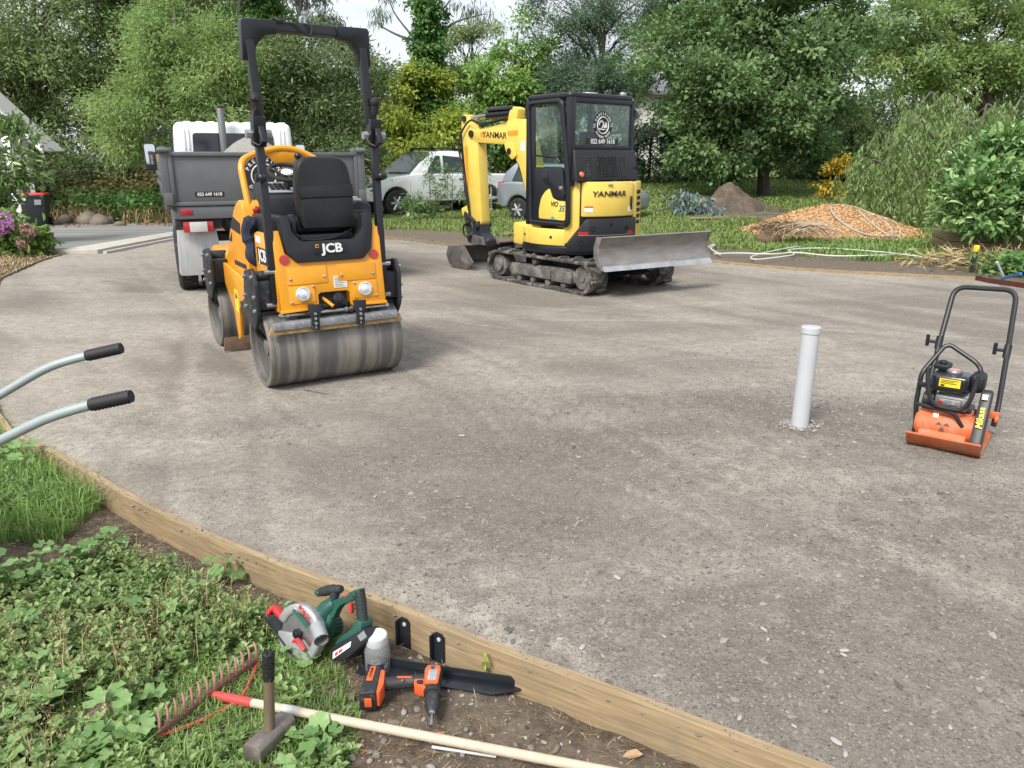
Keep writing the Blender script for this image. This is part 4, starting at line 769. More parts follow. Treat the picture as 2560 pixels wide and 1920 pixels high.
arm = [(2.56, 2.26), (2.46, 2.26), (2.33, 2.03), (2.18, 1.90), (2.10, .66), (2.20, .58), (2.36, .66), (2.50, 1.30), (2.585, 1.95), (2.60, 2.16)]
q = MB(); q.prism(rpoly(arm, .04, 3), 'x', -.085, .085); am = q.build('dipper_arm', m_yyel, ex, bevel=.012)
dpoly([(2.52, 1.80), (2.44, 1.80), (2.42, 1.20), (2.46, 1.2)], -.0875, -.0855, m_yor, 'arm_stripe', am, 0)
q = MB(); q.cyl((-.12, 2.32, 1.98), (.12, 2.32, 1.98), .05, n=14); q.cyl((-.12, 2.50, 2.2), (.12, 2.50, 2.2), .045, n=14); q.build('arm_pin', m_blk, am)
q = MB(); q.tube([(0, 2.66, 2.02), (0, 2.575, 1.10)], .055, 12); bc = q.build('bucket_cylinder', m_blk, ex); q = MB(); q.tube([(0, 2.575, 1.10), (0, 2.52, .80)], .026, 10); q.build('bucket_rod', m_steel, bc)
for k in range(2):
    q = MB(); q.tube(smooth([(-.11 - .03 * k, 1.45, 2.17), (-.12, 2.0, 2.10 + .02 * k), (-.13, 2.33, 2.16), (-.14, 2.60, 1.85), (-.13, 2.50, 1.45), (-.11, 2.45 - .04 * k, 1.0), (-.10, 2.38, .75)], 6), .014, 7); q.build('hydraulic_hose', m_rub, ex)
dpoly(rpoly([(2.62, .86), (2.46, .92), (2.42, .80), (2.50, .72), (2.60, .76)], .03), -.10, .10, m_yyel, 'tipping_link', ex, .01)
q = MB(); q.tube([(-.08, 2.52, .8), (-.08, 2.26, .66)], .04, 8); q.tube([(.08, 2.52, .8), (.08, 2.26, .66)], .04, 8); q.build('link_rods', m_blkd, ex)
q = MB(); q.tube([(-.07, 2.52, .78), (-.07, 2.40, .40)], .045, 8); q.tube([(.07, 2.52, .78), (.07, 2.40, .40)], .045, 8); q.build('bucket_link', m_blkd, ex)
q = MB(); q.prism(rpoly([(2.14, .70), (2.30, .66), (2.36, .50), (2.48, .46), (2.46, .34), (1.98, .30), (1.98, .42), (2.10, .50)], .03), 'x', -.10, .10); q.cyl((-.14, 2.18, .62), (.14, 2.18, .62), .05, n=14); q.cyl((-.15, 2.38, .45), (.15, 2.38, .45), .04, n=12); q.cyl((-.15, 2.06, .40), (.15, 2.06, .40), .04, n=12); q.build('quick_hitch', m_blkd, ex, bevel=.01)
q = MB(); q.tube(smooth([(-.11, 2.3, .7), (-.14, 2.5, .6), (-.12, 2.5, .45), (-.1, 2.3, .4)], 5), .016, 7); q.build('hydraulic_hose', m_rub, ex)
pr = [(1.66, .155), (1.83, .012), (2.1, .01), (2.28, .07), (2.36, .20), (2.30, .33), (2.02, .36), (1.87, .35)]
bw = .56
sh = [(1.83, .012), (2.1, .01), (2.28, .07), (2.36, .20), (2.30, .33), (2.05, .36)]; o2 = [(p[0] - .0, p[1]) for p in sh]
inn = [(1.84, .03), (2.09, .028), (2.265, .085), (2.335, .20), (2.285, .31), (2.05, .34)]
q = MB(); q.prism(sh + inn[::-1], 'x', -bw, bw); bu = q.build('bucket', m_buck, ex, bevel=.003, ang=45)
for s in (-1, 1): dpoly(rpoly([(1.665, .14), (1.83, .008), (2.1, .006), (2.29, .065), (2.37, .20), (2.31, .335), (2.05, .365), (1.88, .355)], .015), s * bw, s * (bw + .018), m_buck, 'bucket_side', bu, .003)
q = MB(); q.hexa([(-bw, 1.74, .004), (bw, 1.74, .004), (bw, 1.85, .008), (-bw, 1.85, .008)], [(-bw, 1.74, .018), (bw, 1.74, .018), (bw, 1.85, .033), (-bw, 1.85, .033)]); q.build('bucket_edge', m_lip, bu)
q = MB(); [q.prism([(1.95, .34), (2.3, .33), (2.25, .48), (2.0, .46)], 'x', s * .12, s * .15) for s in (-1, 1)]; q.build('bucket_ears', m_buck, bu, bevel=.004)
# ---------------- tipper truck ----------------
tk = thing('tipper_truck', 'white cab tipper truck with dark grey tray, seen from behind', 'truck', (-3.0, 9.8, -.004), 25)
W2 = 1.12
q = MB(); q.bb(-W2, W2, 0, .03, 1.10, 1.665); tg = q.build('tailgate', m_tray, tk, bevel=.006)
q = MB(); q.bb(-W2 - .005, W2 + .005, -.03, .04, 1.655, 1.70); q.bb(-W2 - .005, W2 + .005, -.035, .04, 1.085, 1.13); q.bb(-W2, -W2 + .05, -.025, .0, 1.13, 1.655); q.bb(W2 - .05, W2, -.025, .0, 1.13, 1.655); q.build('tailgate_frame', m_tray, tg, bevel=.006)
for x in (.0, .95): q = MB(); q.prism([(x - .045, 1.13), (x + .075, 1.13), (x + .05, 1.27), (x - .02, 1.27)], 'y', -.03, 0); q.build('tailgate_hinge', m_tray, tg, bevel=.004)
q = MB(); q.prism(rpoly([(-.86, 1.185), (-.53, 1.185), (-.53, 1.245), (-.86, 1.245)], .012), 'y', -.003, 0); nl = q.build('number_label', m_btxt, tg)
txt('022 649 1618', .052, m_wtxt, nl, MT((-.695, -.0045, 1.215), 90), bold=.0012, xs=.97, depth=.0008)
q = MB(); q.lathe([(.24, 0), (.0001, .001)], 40, Matrix.Translation((-.05, -.001, 1.42)) @ Matrix.Rotation(R(90), 4, 'X')); q.build('logo_disc', m_btxt, tg)
def arc2(s, r, a0, da, size, flip):
    for i, ch in enumerate(s):
        if ch == ' ': continue
        th = R(a0 + da * i); M_ = Matrix.Translation((-.05 + r * math.cos(th), -.0035, 1.42 + r * math.sin(th))) @ Matrix.Rotation(R(90), 4, 'X') @ Matrix.Rotation(th + (R(90) if flip else -R(90)), 4, 'Z')
        txt(ch, size, m_wtxt, tg, M_, name='logo_letter', bold=.0012, depth=.0008)
arc2('PRECISION', .20, 155, -16.2, .065, False); arc2('DIGGER WORX', .205, 218, 10.6, .055, True)
q = MB(); q.tube([(.145 * math.cos(a * math.pi / 20), 0, .145 * math.sin(a * math.pi / 20)) for a in range(41)], .008, 6, caps=False); q.build('logo_ring', m_wtxt, tg, M=MT((-.05, -.004, 1.42)))
for s in (-1, 1):
    q = MB(); q.bb(s * W2, s * (W2 + .09), -.03, .06, 1.05, 1.76); q.bb(s * (W2 - .06), s * (W2 + .05), -.02, .12, 1.66, 1.75); pz = q.build('corner_post', m_tray, tk, bevel=.01)
    q = MB(); q.cyl((s * (W2 - .02), -.05, 1.72), (s * (W2 + .1), -.05, 1.72), .03, n=10); q.box((s * (W2 + .03), -.05, 1.17), (.09, .05, .14)); q.build('tailgate_latch', m_tray, pz, bevel=.006)
    q = MB(); q.bb(s * (W2 + .03), s * (W2 + .06), .06, 3.0, 1.10, 1.56); sd_ = q.build('tray_side', m_tray, tk, bevel=.006)
    for zz in (1.42, 1.30):
        q = MB(); [q.box((s * (W2 + .075), .25 + .2 * k, zz), (.03, .13, .055)) for k in range(13)]; q.build('side_ribs', m_tray, sd_, bevel=.008)
    for k in range(5): q = MB(); q.hexa([(s * (W2 + .02), .1 + .58 * k, 1.565), (s * (W2 + .06), .1 + .58 * k, 1.565), (s * (W2 + .06), .66 + .58 * k, 1.565), (s * (W2 + .02), .66 + .58 * k, 1.565)], [(s * (W2 + .02), .1 + .58 * k, 1.68), (s * (W2 + .06), .1 + .58 * k, 1.68), (s * (W2 + .06), .66 + .58 * k, 1.68), (s * (W2 + .02), .66 + .58 * k, 1.68)]); q.build('side_board', m_timber2, sd_, bevel=.004)
q = MB(); q.bb(-W2, W2, .03, 3.05, 1.02, 1.10); q.bb(-W2, W2, 3.0, 3.05, 1.1, 1.72); q.build('tray_floor', m_tray, tk, bevel=.006)
q = MB(); q.bb(-W2 + .04, W2 - .04, -.02, .1, .93, 1.075); rb = q.build('rear_beam', m_tray, tk, bevel=.008)
for s in (-1, 1):
    q = MB(); q.bb(s * .90 - .07, s * .90 + .07, -.03, -.02, .97, 1.03) if 0 else q.bb(s * .98 - .065, s * .98 + .065, -.03, -.021, .985, 1.05); q.build('red_lamp', m_red, rb, bevel=.006)
    q = MB(); q.bb(s * .86 - .17, s * .86 + .17, .0, .06, .77, .90); lp_ = q.build('lamp_holder', m_red, rb, bevel=.01)
    q = MB(); q.bb(s * .86 - .10, s * .86 + .10, -.012, 0, .775, .895); q.build('lamp_lens_panel', mat('frosted_lens', (.62, .60, .58), .3, var=.1, coat=.5), lp_, bevel=.006)
    q = MB(); q.bb(s * 1.10 - .01, s * .60, .06, .09, .80, .93); q.build('lamp_bracket', m_blkd, rb)
    q = MB(); q.prism(rpoly([(s * 1.13, .235), (s * .60, .235), (s * .66, .88), (s * 1.10, .90)], [.05, .05, 0, 0]), 'y', .17, .18); q.build('mud_flap', m_alu, tk, bevel=.002)
    # wheels
    for xx in (1.02, .74):
        q = MB(); q.lathe([(.23, -.115), (.36, -.11), (.395, -.085), (.40, -.06), (.40, .06), (.395, .085), (.36, .11), (.23, .115)], 40, Matrix.Translation((s * xx, .66, .40)) @ RX); ty = q.build('rear_tyre', m_rub, tk, ang=25)
        q = MB()
        for k in range(36):
            a = 2 * math.pi * k / 36
            for dx_ in (-.06, 0, .06): q.box((s * xx + dx_, .66 + .402 * math.cos(a + dx_ * 1.5), .40 + .402 * math.sin(a + dx_ * 1.5)), (.05, .045, .012), (math.degrees(a) - 90 + math.degrees(dx_ * 1.5), 0, 0))
        tag(q.build('tyre_tread', m_rub, ty, smooth=False), kind='stuff')
        q = MB(); q.lathe([(.0001, -.02), (.12, -.02), (.21, .05), (.235, .05), (.235, -.1), (.0001, -.1)], 28, Matrix.Translation((s * xx, .66, .40)) @ (RX if s > 0 else Matrix.Rotation(R(-90), 4, 'Y'))); q.build('rim', m_zinc, ty)
    q = MB(); q.lathe([(.23, -.115), (.36, -.11), (.395, -.085), (.40, -.06), (.40, .06), (.395, .085), (.36, .11), (.23, .115)], 40, Matrix.Translation((s * .92, 3.95, .40)) @ RX); ty = q.build('front_tyre', m_rub, tk, ang=25)
    q = MB(); q.lathe([(.0001, .09), (.09, .09), (.14, .05), (.235, .06), (.235, -.1), (.0001, -.1)], 28, Matrix.Translation((s * .92, 3.95, .40)) @ (RX if s > 0 else Matrix.Rotation(R(-90), 4, 'Y'))); rm = q.build('rim', m_zinc, ty)
    q = MB(); [q.cyl((s * 1.0, 3.95 + .11 * math.cos(a), .4 + .11 * math.sin(a)), (s * 1.06, 3.95 + .11 * math.cos(a), .4 + .11 * math.sin(a)), .016, n=6) for a in [k * 1.047 for k in range(6)]]; q.build('wheel_nuts', m_zinc, rm)
    q = MB(); q.bb(s * .35 - .05, s * .35 + .05, .1, 4.6, .62, .86); q.build('chassis_rail', m_blkd, tk)
q = MB(); q.cyl((-.9, .66, .40), (.9, .66, .40), .06); q.ball((0, .66, .42), .17, 14, 10); q.bb(-.8, .8, .4, .95, .62, .70); q.bb(-.5, .5, .1, .5, .65, .9); q.build('rear_axle', m_blkd, tk)
q = MB(); q.bb(-1.08, -.55, 1.6, 2.6, .45, .95); q.build('side_box', m_tray, tk, bevel=.02); q = MB(); q.bb(.6, 1.0, 1.5, 2.8, .5, .95); q.build('fuel_tank', m_tray, tk, bevel=.06, seg=3)
q = MB(); q.tube(smooth([(-.6, .14, .83), (-.3, .12, .84), (-.12, .12, .9), (-.1, .1, .93)], 5), .006, 5); q.build('loose_wire', m_rub, tk)
# cab
cw = .93
q = MB(); q.hexa([(-cw, 3.22, .95), (cw, 3.22, .95), (cw + .03, 4.9, .75), (-cw - .03, 4.9, .75)], [(-cw + .05, 3.26, 2.16), (cw - .05, 3.26, 2.16), (cw - .10, 4.55, 2.18), (-cw + .10, 4.55, 2.18)]); cb = q.build('cab', m_white, tk, bevel=.09, seg=4)
q = MB(); [q.bb(-.72 + .18 * k, -.72 + .18 * k + .10, 3.42, 4.4, 2.16, 2.178) for k in range(9)]; q.build('roof_ribs', m_white, cb, bevel=.012)
q = MB(); q.prism(rpoly([(-.64, 1.62), (.60, 1.62), (.58, 2.0), (-.62, 2.0)], .05), 'y', -.006, .004); q.build('cab_rear_window', mat('dark_window', (.012, .016, .024), .08, spec=.8), cb, M=MT((0, 3.1826, 0), -1.9))
q = MB(); [q.bb(x, x + .03, -.01, .01, 1.75, 2.06) for x in (-.76, -.70, .67, .73)]; q.build('pressed_rib', m_white, cb, M=MT((0, 3.1826, 0), -1.9), bevel=.006)
for s in (-1, 1):
    q = MB(); q.prism([(3.55, 1.45), (4.40, 1.45), (4.28, 2.0), (3.6, 2.0)], 'x', s * (cw - .035), s * (cw - .015)); q.build('side_window', mat('dark_window', (.012, .016, .024), .08), cb)
    q = MB(); q.tube(fillet([(s * .86, 4.45, 2.02), (s * 1.02, 4.55, 2.05), (s * 1.22, 4.6, 2.0), (s * 1.22, 4.6, 1.85)], .06), .016, 6); q.tube([(s * 1.22, 4.6, 1.4), (s * .94, 4.5, 1.35)], .016, 6); ma = q.build('mirror_arm', m_blk, tk)
    q = MB(); q.prism(rpoly([(s * 1.13, 1.42), (s * 1.32, 1.42), (s * 1.33, 1.86), (s * 1.14, 1.86)], .05), 'y', 4.56, 4.66); mh = q.build('mirror_housing', m_plas, ma, bevel=.02)
    q = MB(); q.prism(rpoly([(s * 1.145, 1.52), (s * 1.305, 1.52), (s * 1.315, 1.845), (s * 1.155, 1.845)], .04), 'y', 4.553, 4.559); q.build('mirror_glass', mat('mirror_glass', (.75, .8, .85), .03, 1., var=.02), mh)
    q = MB(); q.bb(s * .80, s * 1.0, 3.5, 4.45, .78, .96); q.build('front_mudguard', m_blkd, tk, bevel=.05)
q = MB(); q.cyl((-.19, 3.13, 1.0), (-.19, 3.13, 2.36), .055, n=20); xh = q.build('exhaust_stack', mat('exhaust_grey', (.20, .205, .21), .5, .6, var=.1), tk, bevel=.006); q = MB(); q.cyl((-.19, 3.13, 2.33), (-.19, 3.13, 2.375), .05, n=20); q.build('exhaust_tip', m_rub, xh)
# gravel load
m_load = mat('load_gravel', (.30, .285, .26), .95, var=.45, vs=55, bump=(90, 1.))
gl = grid_obj('gravel_load', np.linspace(-1.1, 1.1, 45), np.linspace(.1, 2.95, 55), lambda x, y: 1.30 + .62 * np.exp(-((x - .12) / .62) ** 2 - ((y - 2.2) / .9) ** 2) + (fbm(x * 8 + 40, y * 8, 3) - .5) * .06, m_load, kind=None)
gl.matrix_world = Matrix.Translation((-3.0, 9.8, 0)) @ Matrix.Rotation(R(25), 4, 'Z'); tag(gl, 'heap of grey gravel in the tray of the tipper truck', 'gravel')
# ---------------- plate compactor ----------------
pc = thing('plate_compactor', 'small orange plate compactor with black frame and folding handle', 'plate compactor', (2.615, 4.32, .002), -38)
m_por = mat('compactor_orange', (.72, .165, .055), .55, var=.15, vs=12, dirt=((.36, .25, .19), .38, 12))
m_pbk = mat('frame_black', (.016, .017, .02), .4, var=.2, dirt=((.15, .14, .13), .12, 14))
q = MB(); pp = [(-.275, .105), (-.245, .055), (-.19, .012), (-.15, .0), (.13, .0), (.18, .02), (.20, .06), (.19, .06), (.165, .03), (.13, .016), (-.15, .016), (-.185, .028), (-.232, .068), (-.262, .112)]
q.prism(pp, 'x', -.19, .19); bp_ = q.build('base_plate', mat('plate_orange_worn', (.55, .14, .05), .5, .2, var=.25, vs=9, dirt=((.25, .22, .19), .45, 8)), pc, ang=40)
q = MB(); q.prism([(-.20, .05), (-.10, .12), (-.03, .21), (.05, .22), (.10, .13), (.14, .012), (-.16, .012)], 'x', -.15, .10); ed_ = q.build('exciter_housing', m_por, pc, bevel=.012)
q = MB(); q.cyl((-.17, -.045, .115), (.13, -.045, .115), .085, n=28); q.cyl((-.185, -.045, .115), (-.165, -.045, .115), .06, n=20); q.build('exciter_drum', m_por, pc, bevel=.008)
for a, b, c in ((-.02, .0, 0), (.02, .0, 0), (0, -.028, 1)):
    q = MB(); q.prism([(a - .017, b), (a + .017, b), (a, b + (.02 if not c else .02))], 'z', 0, .002) ; q.build('arrow_mark', m_btxt, pc, M=Matrix.Translation((-.03, -.128, .141)) @ Matrix.Rotation(R(52), 4, 'X'))
def tb(nm, pts, r, m=m_pbk, par=pc, fr=.05): q = MB(); q.tube(fillet(pts, fr, 5), r, 10); return q.build(nm, m, par)
hb = tb('handle', [(.20, .12, .12), (.20, .20, .21), (.185, .33, .53), (.165, .47, .875), (-.165, .47, .865), (-.18, .33, .525), (-.185, .21, .25)], .0155, fr=.07)
for s in (-1, 1):
    q = MB(); q.cyl((s * .183, .32, .49), (s * .183, .348, .565), .021, n=12); q.cyl((s * .183, .335, .53), (s * .183 - .065, .31, .535), .010, n=8); q.cyl((s * .183 - .062, .31, .505), (s * .183 - .062, .31, .575), .011, n=8); q.build('handle_clamp', m_pbk, hb)
q = MB(); q.lathe([(.013, 0), (.0001, .001)], 14, Matrix.Translation((-.1745, .40, .70)) @ Matrix.Rotation(R(100), 4, 'X')); q.build('handle_badge', m_stick, hb)
tb('guard_frame', [(-.175, -.05, .03), (-.20, -.03, .22), (-.20, .0, .405), (-.12, .12, .555), (-.09, .13, .565), (.06, .11, .485), (.095, .08, .45), (.10, .08, .36)], .0135, fr=.035)
tb('front_guard', [(-.155, -.10, .465), (-.14, -.12, .36), (-.10, -.125, .25), (.05, -.125, .245), (.085, -.12, .30), (.105, -.09, .455)], .0125, fr=.06)
tb('cross_bar', [(-.185, -.09, .235), (-.02, -.12, .225), (.02, -.12, .22), (.07, -.12, .15)], .011)
q = MB(); q.bb(-.195, -.165, -.065, -.035, .02, .14); q.bb(-.20, -.16, -.06, -.04, .33, .36); q.build('frame_foot', m_pbk, pc, bevel=.004)
# engine
m_eng = mat('engine_grey', (.30, .30, .30), .45, .7, var=.3, vs=25, dirt=((.12, .11, .10), .3, 18))
q = MB(); q.bb(-.10, .07, -.06, .12, .22, .30); q.cyl((-.06, .03, .26), (.07, .03, .26), .075, n=20); q.bb(-.08, .04, -.085, -.04, .24, .29); en = q.build('engine_block', m_eng, pc, bevel=.008)
q = MB(); q.prism(rpoly([(-.135, -.075), (.06, -.075), (.06, .10), (-.135, .10)], .03), 'z', .325, .425); tkn = q.build('fuel_tank', mat('tank_black', (.012, .014, .018), .25, coat=.5), pc, bevel=.018, seg=3)
q = MB(); q.bb(-.139, .064, -.079, .104, .348, .354); q.build('tank_seam', mat('tank_black', (.012, .014, .018), .25), tkn)
q = MB(); q.bb(-.09, .02, -.078, -.0755, .36, .408); ys = q.build('tank_sticker', m_ystick, tkn); q = MB(); [q.bb(-.082, -.082 + w, -.0795, -.078, .398 - .009 * k, .401 - .009 * k) for k, w in enumerate((.09, .07, .085))]; q.bb(-.08, -.06, -.0795, -.078, .363, .373); q.build('sticker_print', m_btxt, ys)
q = MB(); q.lathe([(.042, 0), (.042, .022), (.036, .028), (.0001, .028)], 22, MT((-.03, .0, .422))); fc = q.build('fuel_cap', m_steel, tkn, bevel=.003); q = MB(); q.lathe([(.03, 0), (.0001, .001)], 18, MT((-.03, 0, .4505))); q.build('cap_label', mat('pink_label', (.65, .30, .28), .5), fc)
q = MB(); q.bb(.055, .13, -.02, .12, .33, .44); q.build('air_filter', m_plas, pc, bevel=.025, seg=3); q = MB(); q.bb(-.15, -.06, .03, .13, .43, .465); q.cyl((-.10, .05, .46), (-.10, .05, .487), .022); q.build('recoil_housing', m_plas, pc, bevel=.012)
q = MB(); q.lathe([(.07, 0), (.07, .05), (.05, .06), (.0001, .06)], 24, Matrix.Translation((-.11, .01, .24)) @ Matrix.Rotation(R(-90), 4, 'Y')); q.build('starter_cover', m_pbk, pc)
q = MB(); q.bb(-.08, -.055, -.09, -.06, .255, .275); q.build('choke_lever', m_red, pc); q = MB(); q.cyl((.0, -.10, .26), (.0, -.07, .26), .018); q.bb(-.03, .02, -.095, -.08, .25, .265); q.build('carburettor', m_steel, pc, bevel=.003)
q = MB(); q.bb(-.12, .09, -.03, .14, .195, .225); q.build('engine_deck', m_pbk, pc, bevel=.006); q = MB(); q.bb(-.09, -.06, -.105, -.10, .14, .20); q.build('serial_plate', m_stick, pc)
for s, yy in ((-1, -.02), (1, -.02), (-1, .11), (1, .11)): q = MB(); q.cyl((s * .09 - .01, yy, .14), (s * .09 - .01, yy, .2), .022, n=12); q.build('rubber_mount', m_rub, pc)
# belt cover
Mbc = Matrix.Translation((.125, -.125, .075)) @ Matrix.Rotation(R(-26), 4, 'X')
q = MB(); q.prism(rpoly([(-.075, -.03), (-.05, -.07), (.05, -.07), (.075, -.03), (.05, .29), (.03, .31), (-.03, .31), (-.05, .29)], .03, 4), 'x', 0, .055); bc_ = q.build('belt_cover', mat('belt_cover_black', (.02, .021, .024), .45, var=.3, dirt=((.2, .19, .18), .2, 14)), pc, bevel=.008, M=Mbc)
txt('Mikasa', .046, mat('yellow_lettering', (.85, .68, .05), .5), bc_, Matrix.Translation((.027, -.0765, .13)) @ Matrix(((0, -1, 0, 0), (.08, 0, -1, 0), (1, 0, 0, 0), (0, 0, 0, 1))), bold=.001, xs=1., depth=.0008, shear=.2)
q = MB(); q.bb(.012, .040, -.071, -.066, .24, .27); q.build('cover_sticker', m_stick, bc_)
q = MB(); q.bb(.10, .22, .12, .15, .16, .20); q.cyl((.20, .12, .16), (.22, .12, .16), .025); q.build('handle_mount', m_por, pc, bevel=.005)
# ---------------- white pipe ----------------
m_pvc = mat('white_pvc', (.54, .56, .59), .38, var=.05, vs=3, dirt=((.42, .39, .34), .2, 5))
pv = thing('pvc_pipe', 'upright white plastic pipe with a capped end standing in the gravel', 'pipe', (1.83, 4.62, -.05), rot=(R(-1), R(.8), 0))
q = MB(); q.cyl((0, 0, 0), (0, 0, .68), .0535, n=36); q.build('pipe_body', m_pvc, pv); q = MB(); q.lathe([(.0535, .655), (.059, .657), (.0595, .692), (.056, .697), (.0001, .698)], 36); q.build('end_cap', m_pvc, pv, ang=30)
# ---------------- wheelbarrow ----------------
wb = thing('wheelbarrow', 'wheelbarrow at the left edge with pale grey tube handles and black grips', 'wheelbarrow', (-2.75, 2.55, -.11), 0)
m_tub = mat('grey_green_tube', (.40, .46, .46), .4, .25, var=.08, vs=8)
for s, y, dz in ((-1, -.20, 0), (1, .35, 0)):
    z0 = .91 if s < 0 else .915; org = Vector((2.75, 0, .11))
    g0 = Vector((-1.25 if s < 0 else -1.555, 2.55 + y, z0 + (0 if s < 0 else .03)))
    if s < 0: pts = [(-1.225, 2.35, .912), (-1.37, 2.352, .88), (-1.50, 2.356, .84), (-1.68, 2.37, .755), (-2.2, 2.42, .50), (-2.9, 2.47, .12)]
    else: pts = [(-1.50, 2.86, .945), (-1.66, 2.855, .91), (-1.78, 2.85, .875), (-1.98, 2.84, .765), (-2.4, 2.80, .52), (-3.0, 2.66, .12)]
    P = [Vector(p) - Vector((-2.75, 2.55, -.11)) for p in pts]
    q = MB(); q.tube(fillet(P, .12, 5), .0165, 14); h = q.build('handle', m_tub, wb)
    d = (P[1] - P[0]).normalized(); q = MB(); n_ = 22
    q.tube([P[0] + d * (-.006 + .138 * k / n_) for k in range(n_ + 1)], [.0215 + .0016 * math.cos(k * math.pi) if 1 < k < n_ - 1 else .0205 for k in range(n_ + 1)], 18); q.build('grip', mat('grip_rubber', (.016, .016, .018), .65, var=.2), h, ang=60)
q = MB(); q.hexa([(-.35, -.2, .28), (.25, -.24, .18), (.25, .36, .18), (-.35, .32, .28)], [(-.75, -.32, .60), (.32, -.36, .62), (.32, .46, .62), (-.75, .42, .60)]); q.build('tray', mat('barrow_green', (.05, .16, .09), .5, dirt=(DUST, .3, 5)), wb, bevel=.03)
q = MB(); q.lathe([(.06, -.04), (.16, -.045), (.19, -.02), (.19, .02), (.16, .045), (.06, .04)], 28, Matrix.Translation((-.35, .03, .20)) @ Matrix.Rotation(R(90), 4, 'X')); q.build('wheel', m_rub, wb)
for s in (-1, 1): tb('leg', [(.2, s * .22 + .06, .22), (.30, s * .24 + .06, .02), (.36, s * .24 + .06, .2)], .014, m_tub, wb)
# ---------------- hand tools by the board ----------------
m_grn = mat('tool_green', (.012, .085, .062), .42, var=.1, dirt=((.2, .2, .17), .1, 20))
m_grip = mat('soft_grip', (.02, .024, .027), .7, var=.2, bump=(400, .15), dirt=((.15, .145, .13), .15, 20))
m_silv = mat('guard_silver', (.46, .47, .48), .38, .6, var=.1, vs=12, dirt=((.3, .28, .25), .15, 14))
m_tred = mat('tool_red', (.62, .035, .04), .4, var=.08)
ps = R(30); tl = R(20)
Xs = Vector((math.cos(ps), -math.sin(ps), 0)); Nn = Vector((-math.sin(ps) * math.cos(tl), -math.cos(ps) * math.cos(tl), math.sin(tl))); Zs = Xs.cross(-Nn); Zs = Zs if Zs.z > 0 else -Zs
sw_ = thing('circular_saw', 'green and silver cordless circular saw lying in the weeds', 'circular saw', (-.785, 2.44, -.02))
sw_.matrix_world = Matrix(((Xs.x, -Nn.x, Zs.x, -.785), (Xs.y, -Nn.y, Zs.y, 2.44), (Xs.z, -Nn.z, Zs.z, -.024), (0, 0, 0, 1))) @ Matrix.Scale(.93, 4)     # local x right, y away, z up
def SC(zx, zy): xs = (zx - 620) * .000282; dv = (zy - 920) * .000244; return (xs, (-dv + .28 * xs) / .97)
def arcp(c, r, a0, a1, n=16): return [(c[0] + r * math.cos(R(a0 + (a1 - a0) * k / n)), c[1] + r * math.sin(R(a0 + (a1 - a0) * k / n))) for k in range(n + 1)]
cc = (.012, .004)
q = MB(); q.prism(arcp(cc, .116, 168, -62) + arcp(cc, .078, -62, 168), 'y', -.018, .03); ug = q.build('upper_guard', m_silv, sw_, bevel=.010, seg=3)
q = MB(); q.prism(arcp(cc, .112, 168, -62) + [cc], 'y', .022, .032); q.build('guard_back', m_silv, ug, bevel=.003)
q = MB(); q.prism(arcp(cc, .106, -170, -30, 16) + arcp(cc, .03, -30, -170, 8), 'y', -.012, .012); q.build('lower_guard', mat('lower_guard_grey', (.30, .305, .31), .5, .3, dirt=((.25, .23, .2), .2, 15)), sw_, bevel=.005)
q = MB(); q.cyl((cc[0], -.006, cc[1]), (cc[0], .002, cc[1]), .088, n=40); q.build('saw_blade', m_steel, sw_); q = MB(); q.cyl((cc[0], -.02, cc[1]), (cc[0], .0, cc[1]), .020, n=18); q.cyl((cc[0], -.026, cc[1]), (cc[0], -.015, cc[1]), .012, n=6); q.build('blade_flange', m_blk, sw_, bevel=.002)
q = MB(); a = Vector((.10, -.012, .058)); b = Vector((.162, -.045, .030)); q.tube([a, a.lerp(b, .5), b], [.030, .030, .029], 22, caps=False); q.tube([b, a], [.025, .026], 22, caps=False); q.build('dust_outlet', m_silv, sw_)
q = MB(); q.tube([b.lerp(a, .6), b.lerp(a, .62)], .0255, 18); q.build('outlet_dark', m_rub, sw_)
sp0 = Vector((-.175, 0, .016)); sp1 = Vector((.040, 0, -.098)); dv_ = (sp1 - sp0).normalized(); nv_ = Vector((-dv_.z, 0, dv_.x))
q = MB(); h_ = [sp0 - nv_ * .0, sp1]; q.add([tuple(p + nv_ * n + Vector((0, y, 0))) for p in (sp0, sp1) for n in (-.0025, .0025) for y in (-.02, .13)], [(0, 1, 3, 2), (4, 6, 7, 5), (0, 4, 5, 1), (2, 3, 7, 6), (0, 2, 6, 4), (1, 5, 7, 3)]); q.build('sole_plate', mat('sole_plate_dark', (.05, .055, .06), .45, .6, var=.2), sw_, bevel=.001)
q = MB(); q.box((-.115, .0, .052), (.055, .035, .022), (0, 25, 0)); q.box((-.148, .0, .05), (.02, .045, .04), (0, 25, 0)); q.cyl((-.085, 0, .05), (-.07, 0, .05), .018); q.build('depth_knob', m_tred, sw_, bevel=.006)
q = MB(); q.tube(fillet([(.012, -.028, -.018), (.03, -.03, -.008), (.075, -.034, -.032)], .01), [.009] * 6 + [.010, .009], 8) if 0 else q.tube([(.010, -.028, -.024), (.032, -.03, -.010), (.055, -.032, -.024), (.078, -.034, -.036)], [.007, .009, .010, .008], 8); q.build('guard_lever', m_tred, sw_, bevel=.0)
q = MB(); q.prism(rpoly([(-.03, .085), (.055, .04), (.06, .05), (-.02, .094)], .002), 'y', -.0215, -.0185); q.build('model_label', mat('label_green', (.01, .13, .09), .5), ug)
txt('BOSCH', .022, mat('red_lettering', (.6, .03, .03), .5), ug, Matrix.Translation((.032, -.0195, .093)) @ Matrix.Rotation(R(90), 4, 'X') @ Matrix.Rotation(R(-29), 4, 'Z'), bold=.0006, depth=.0008)
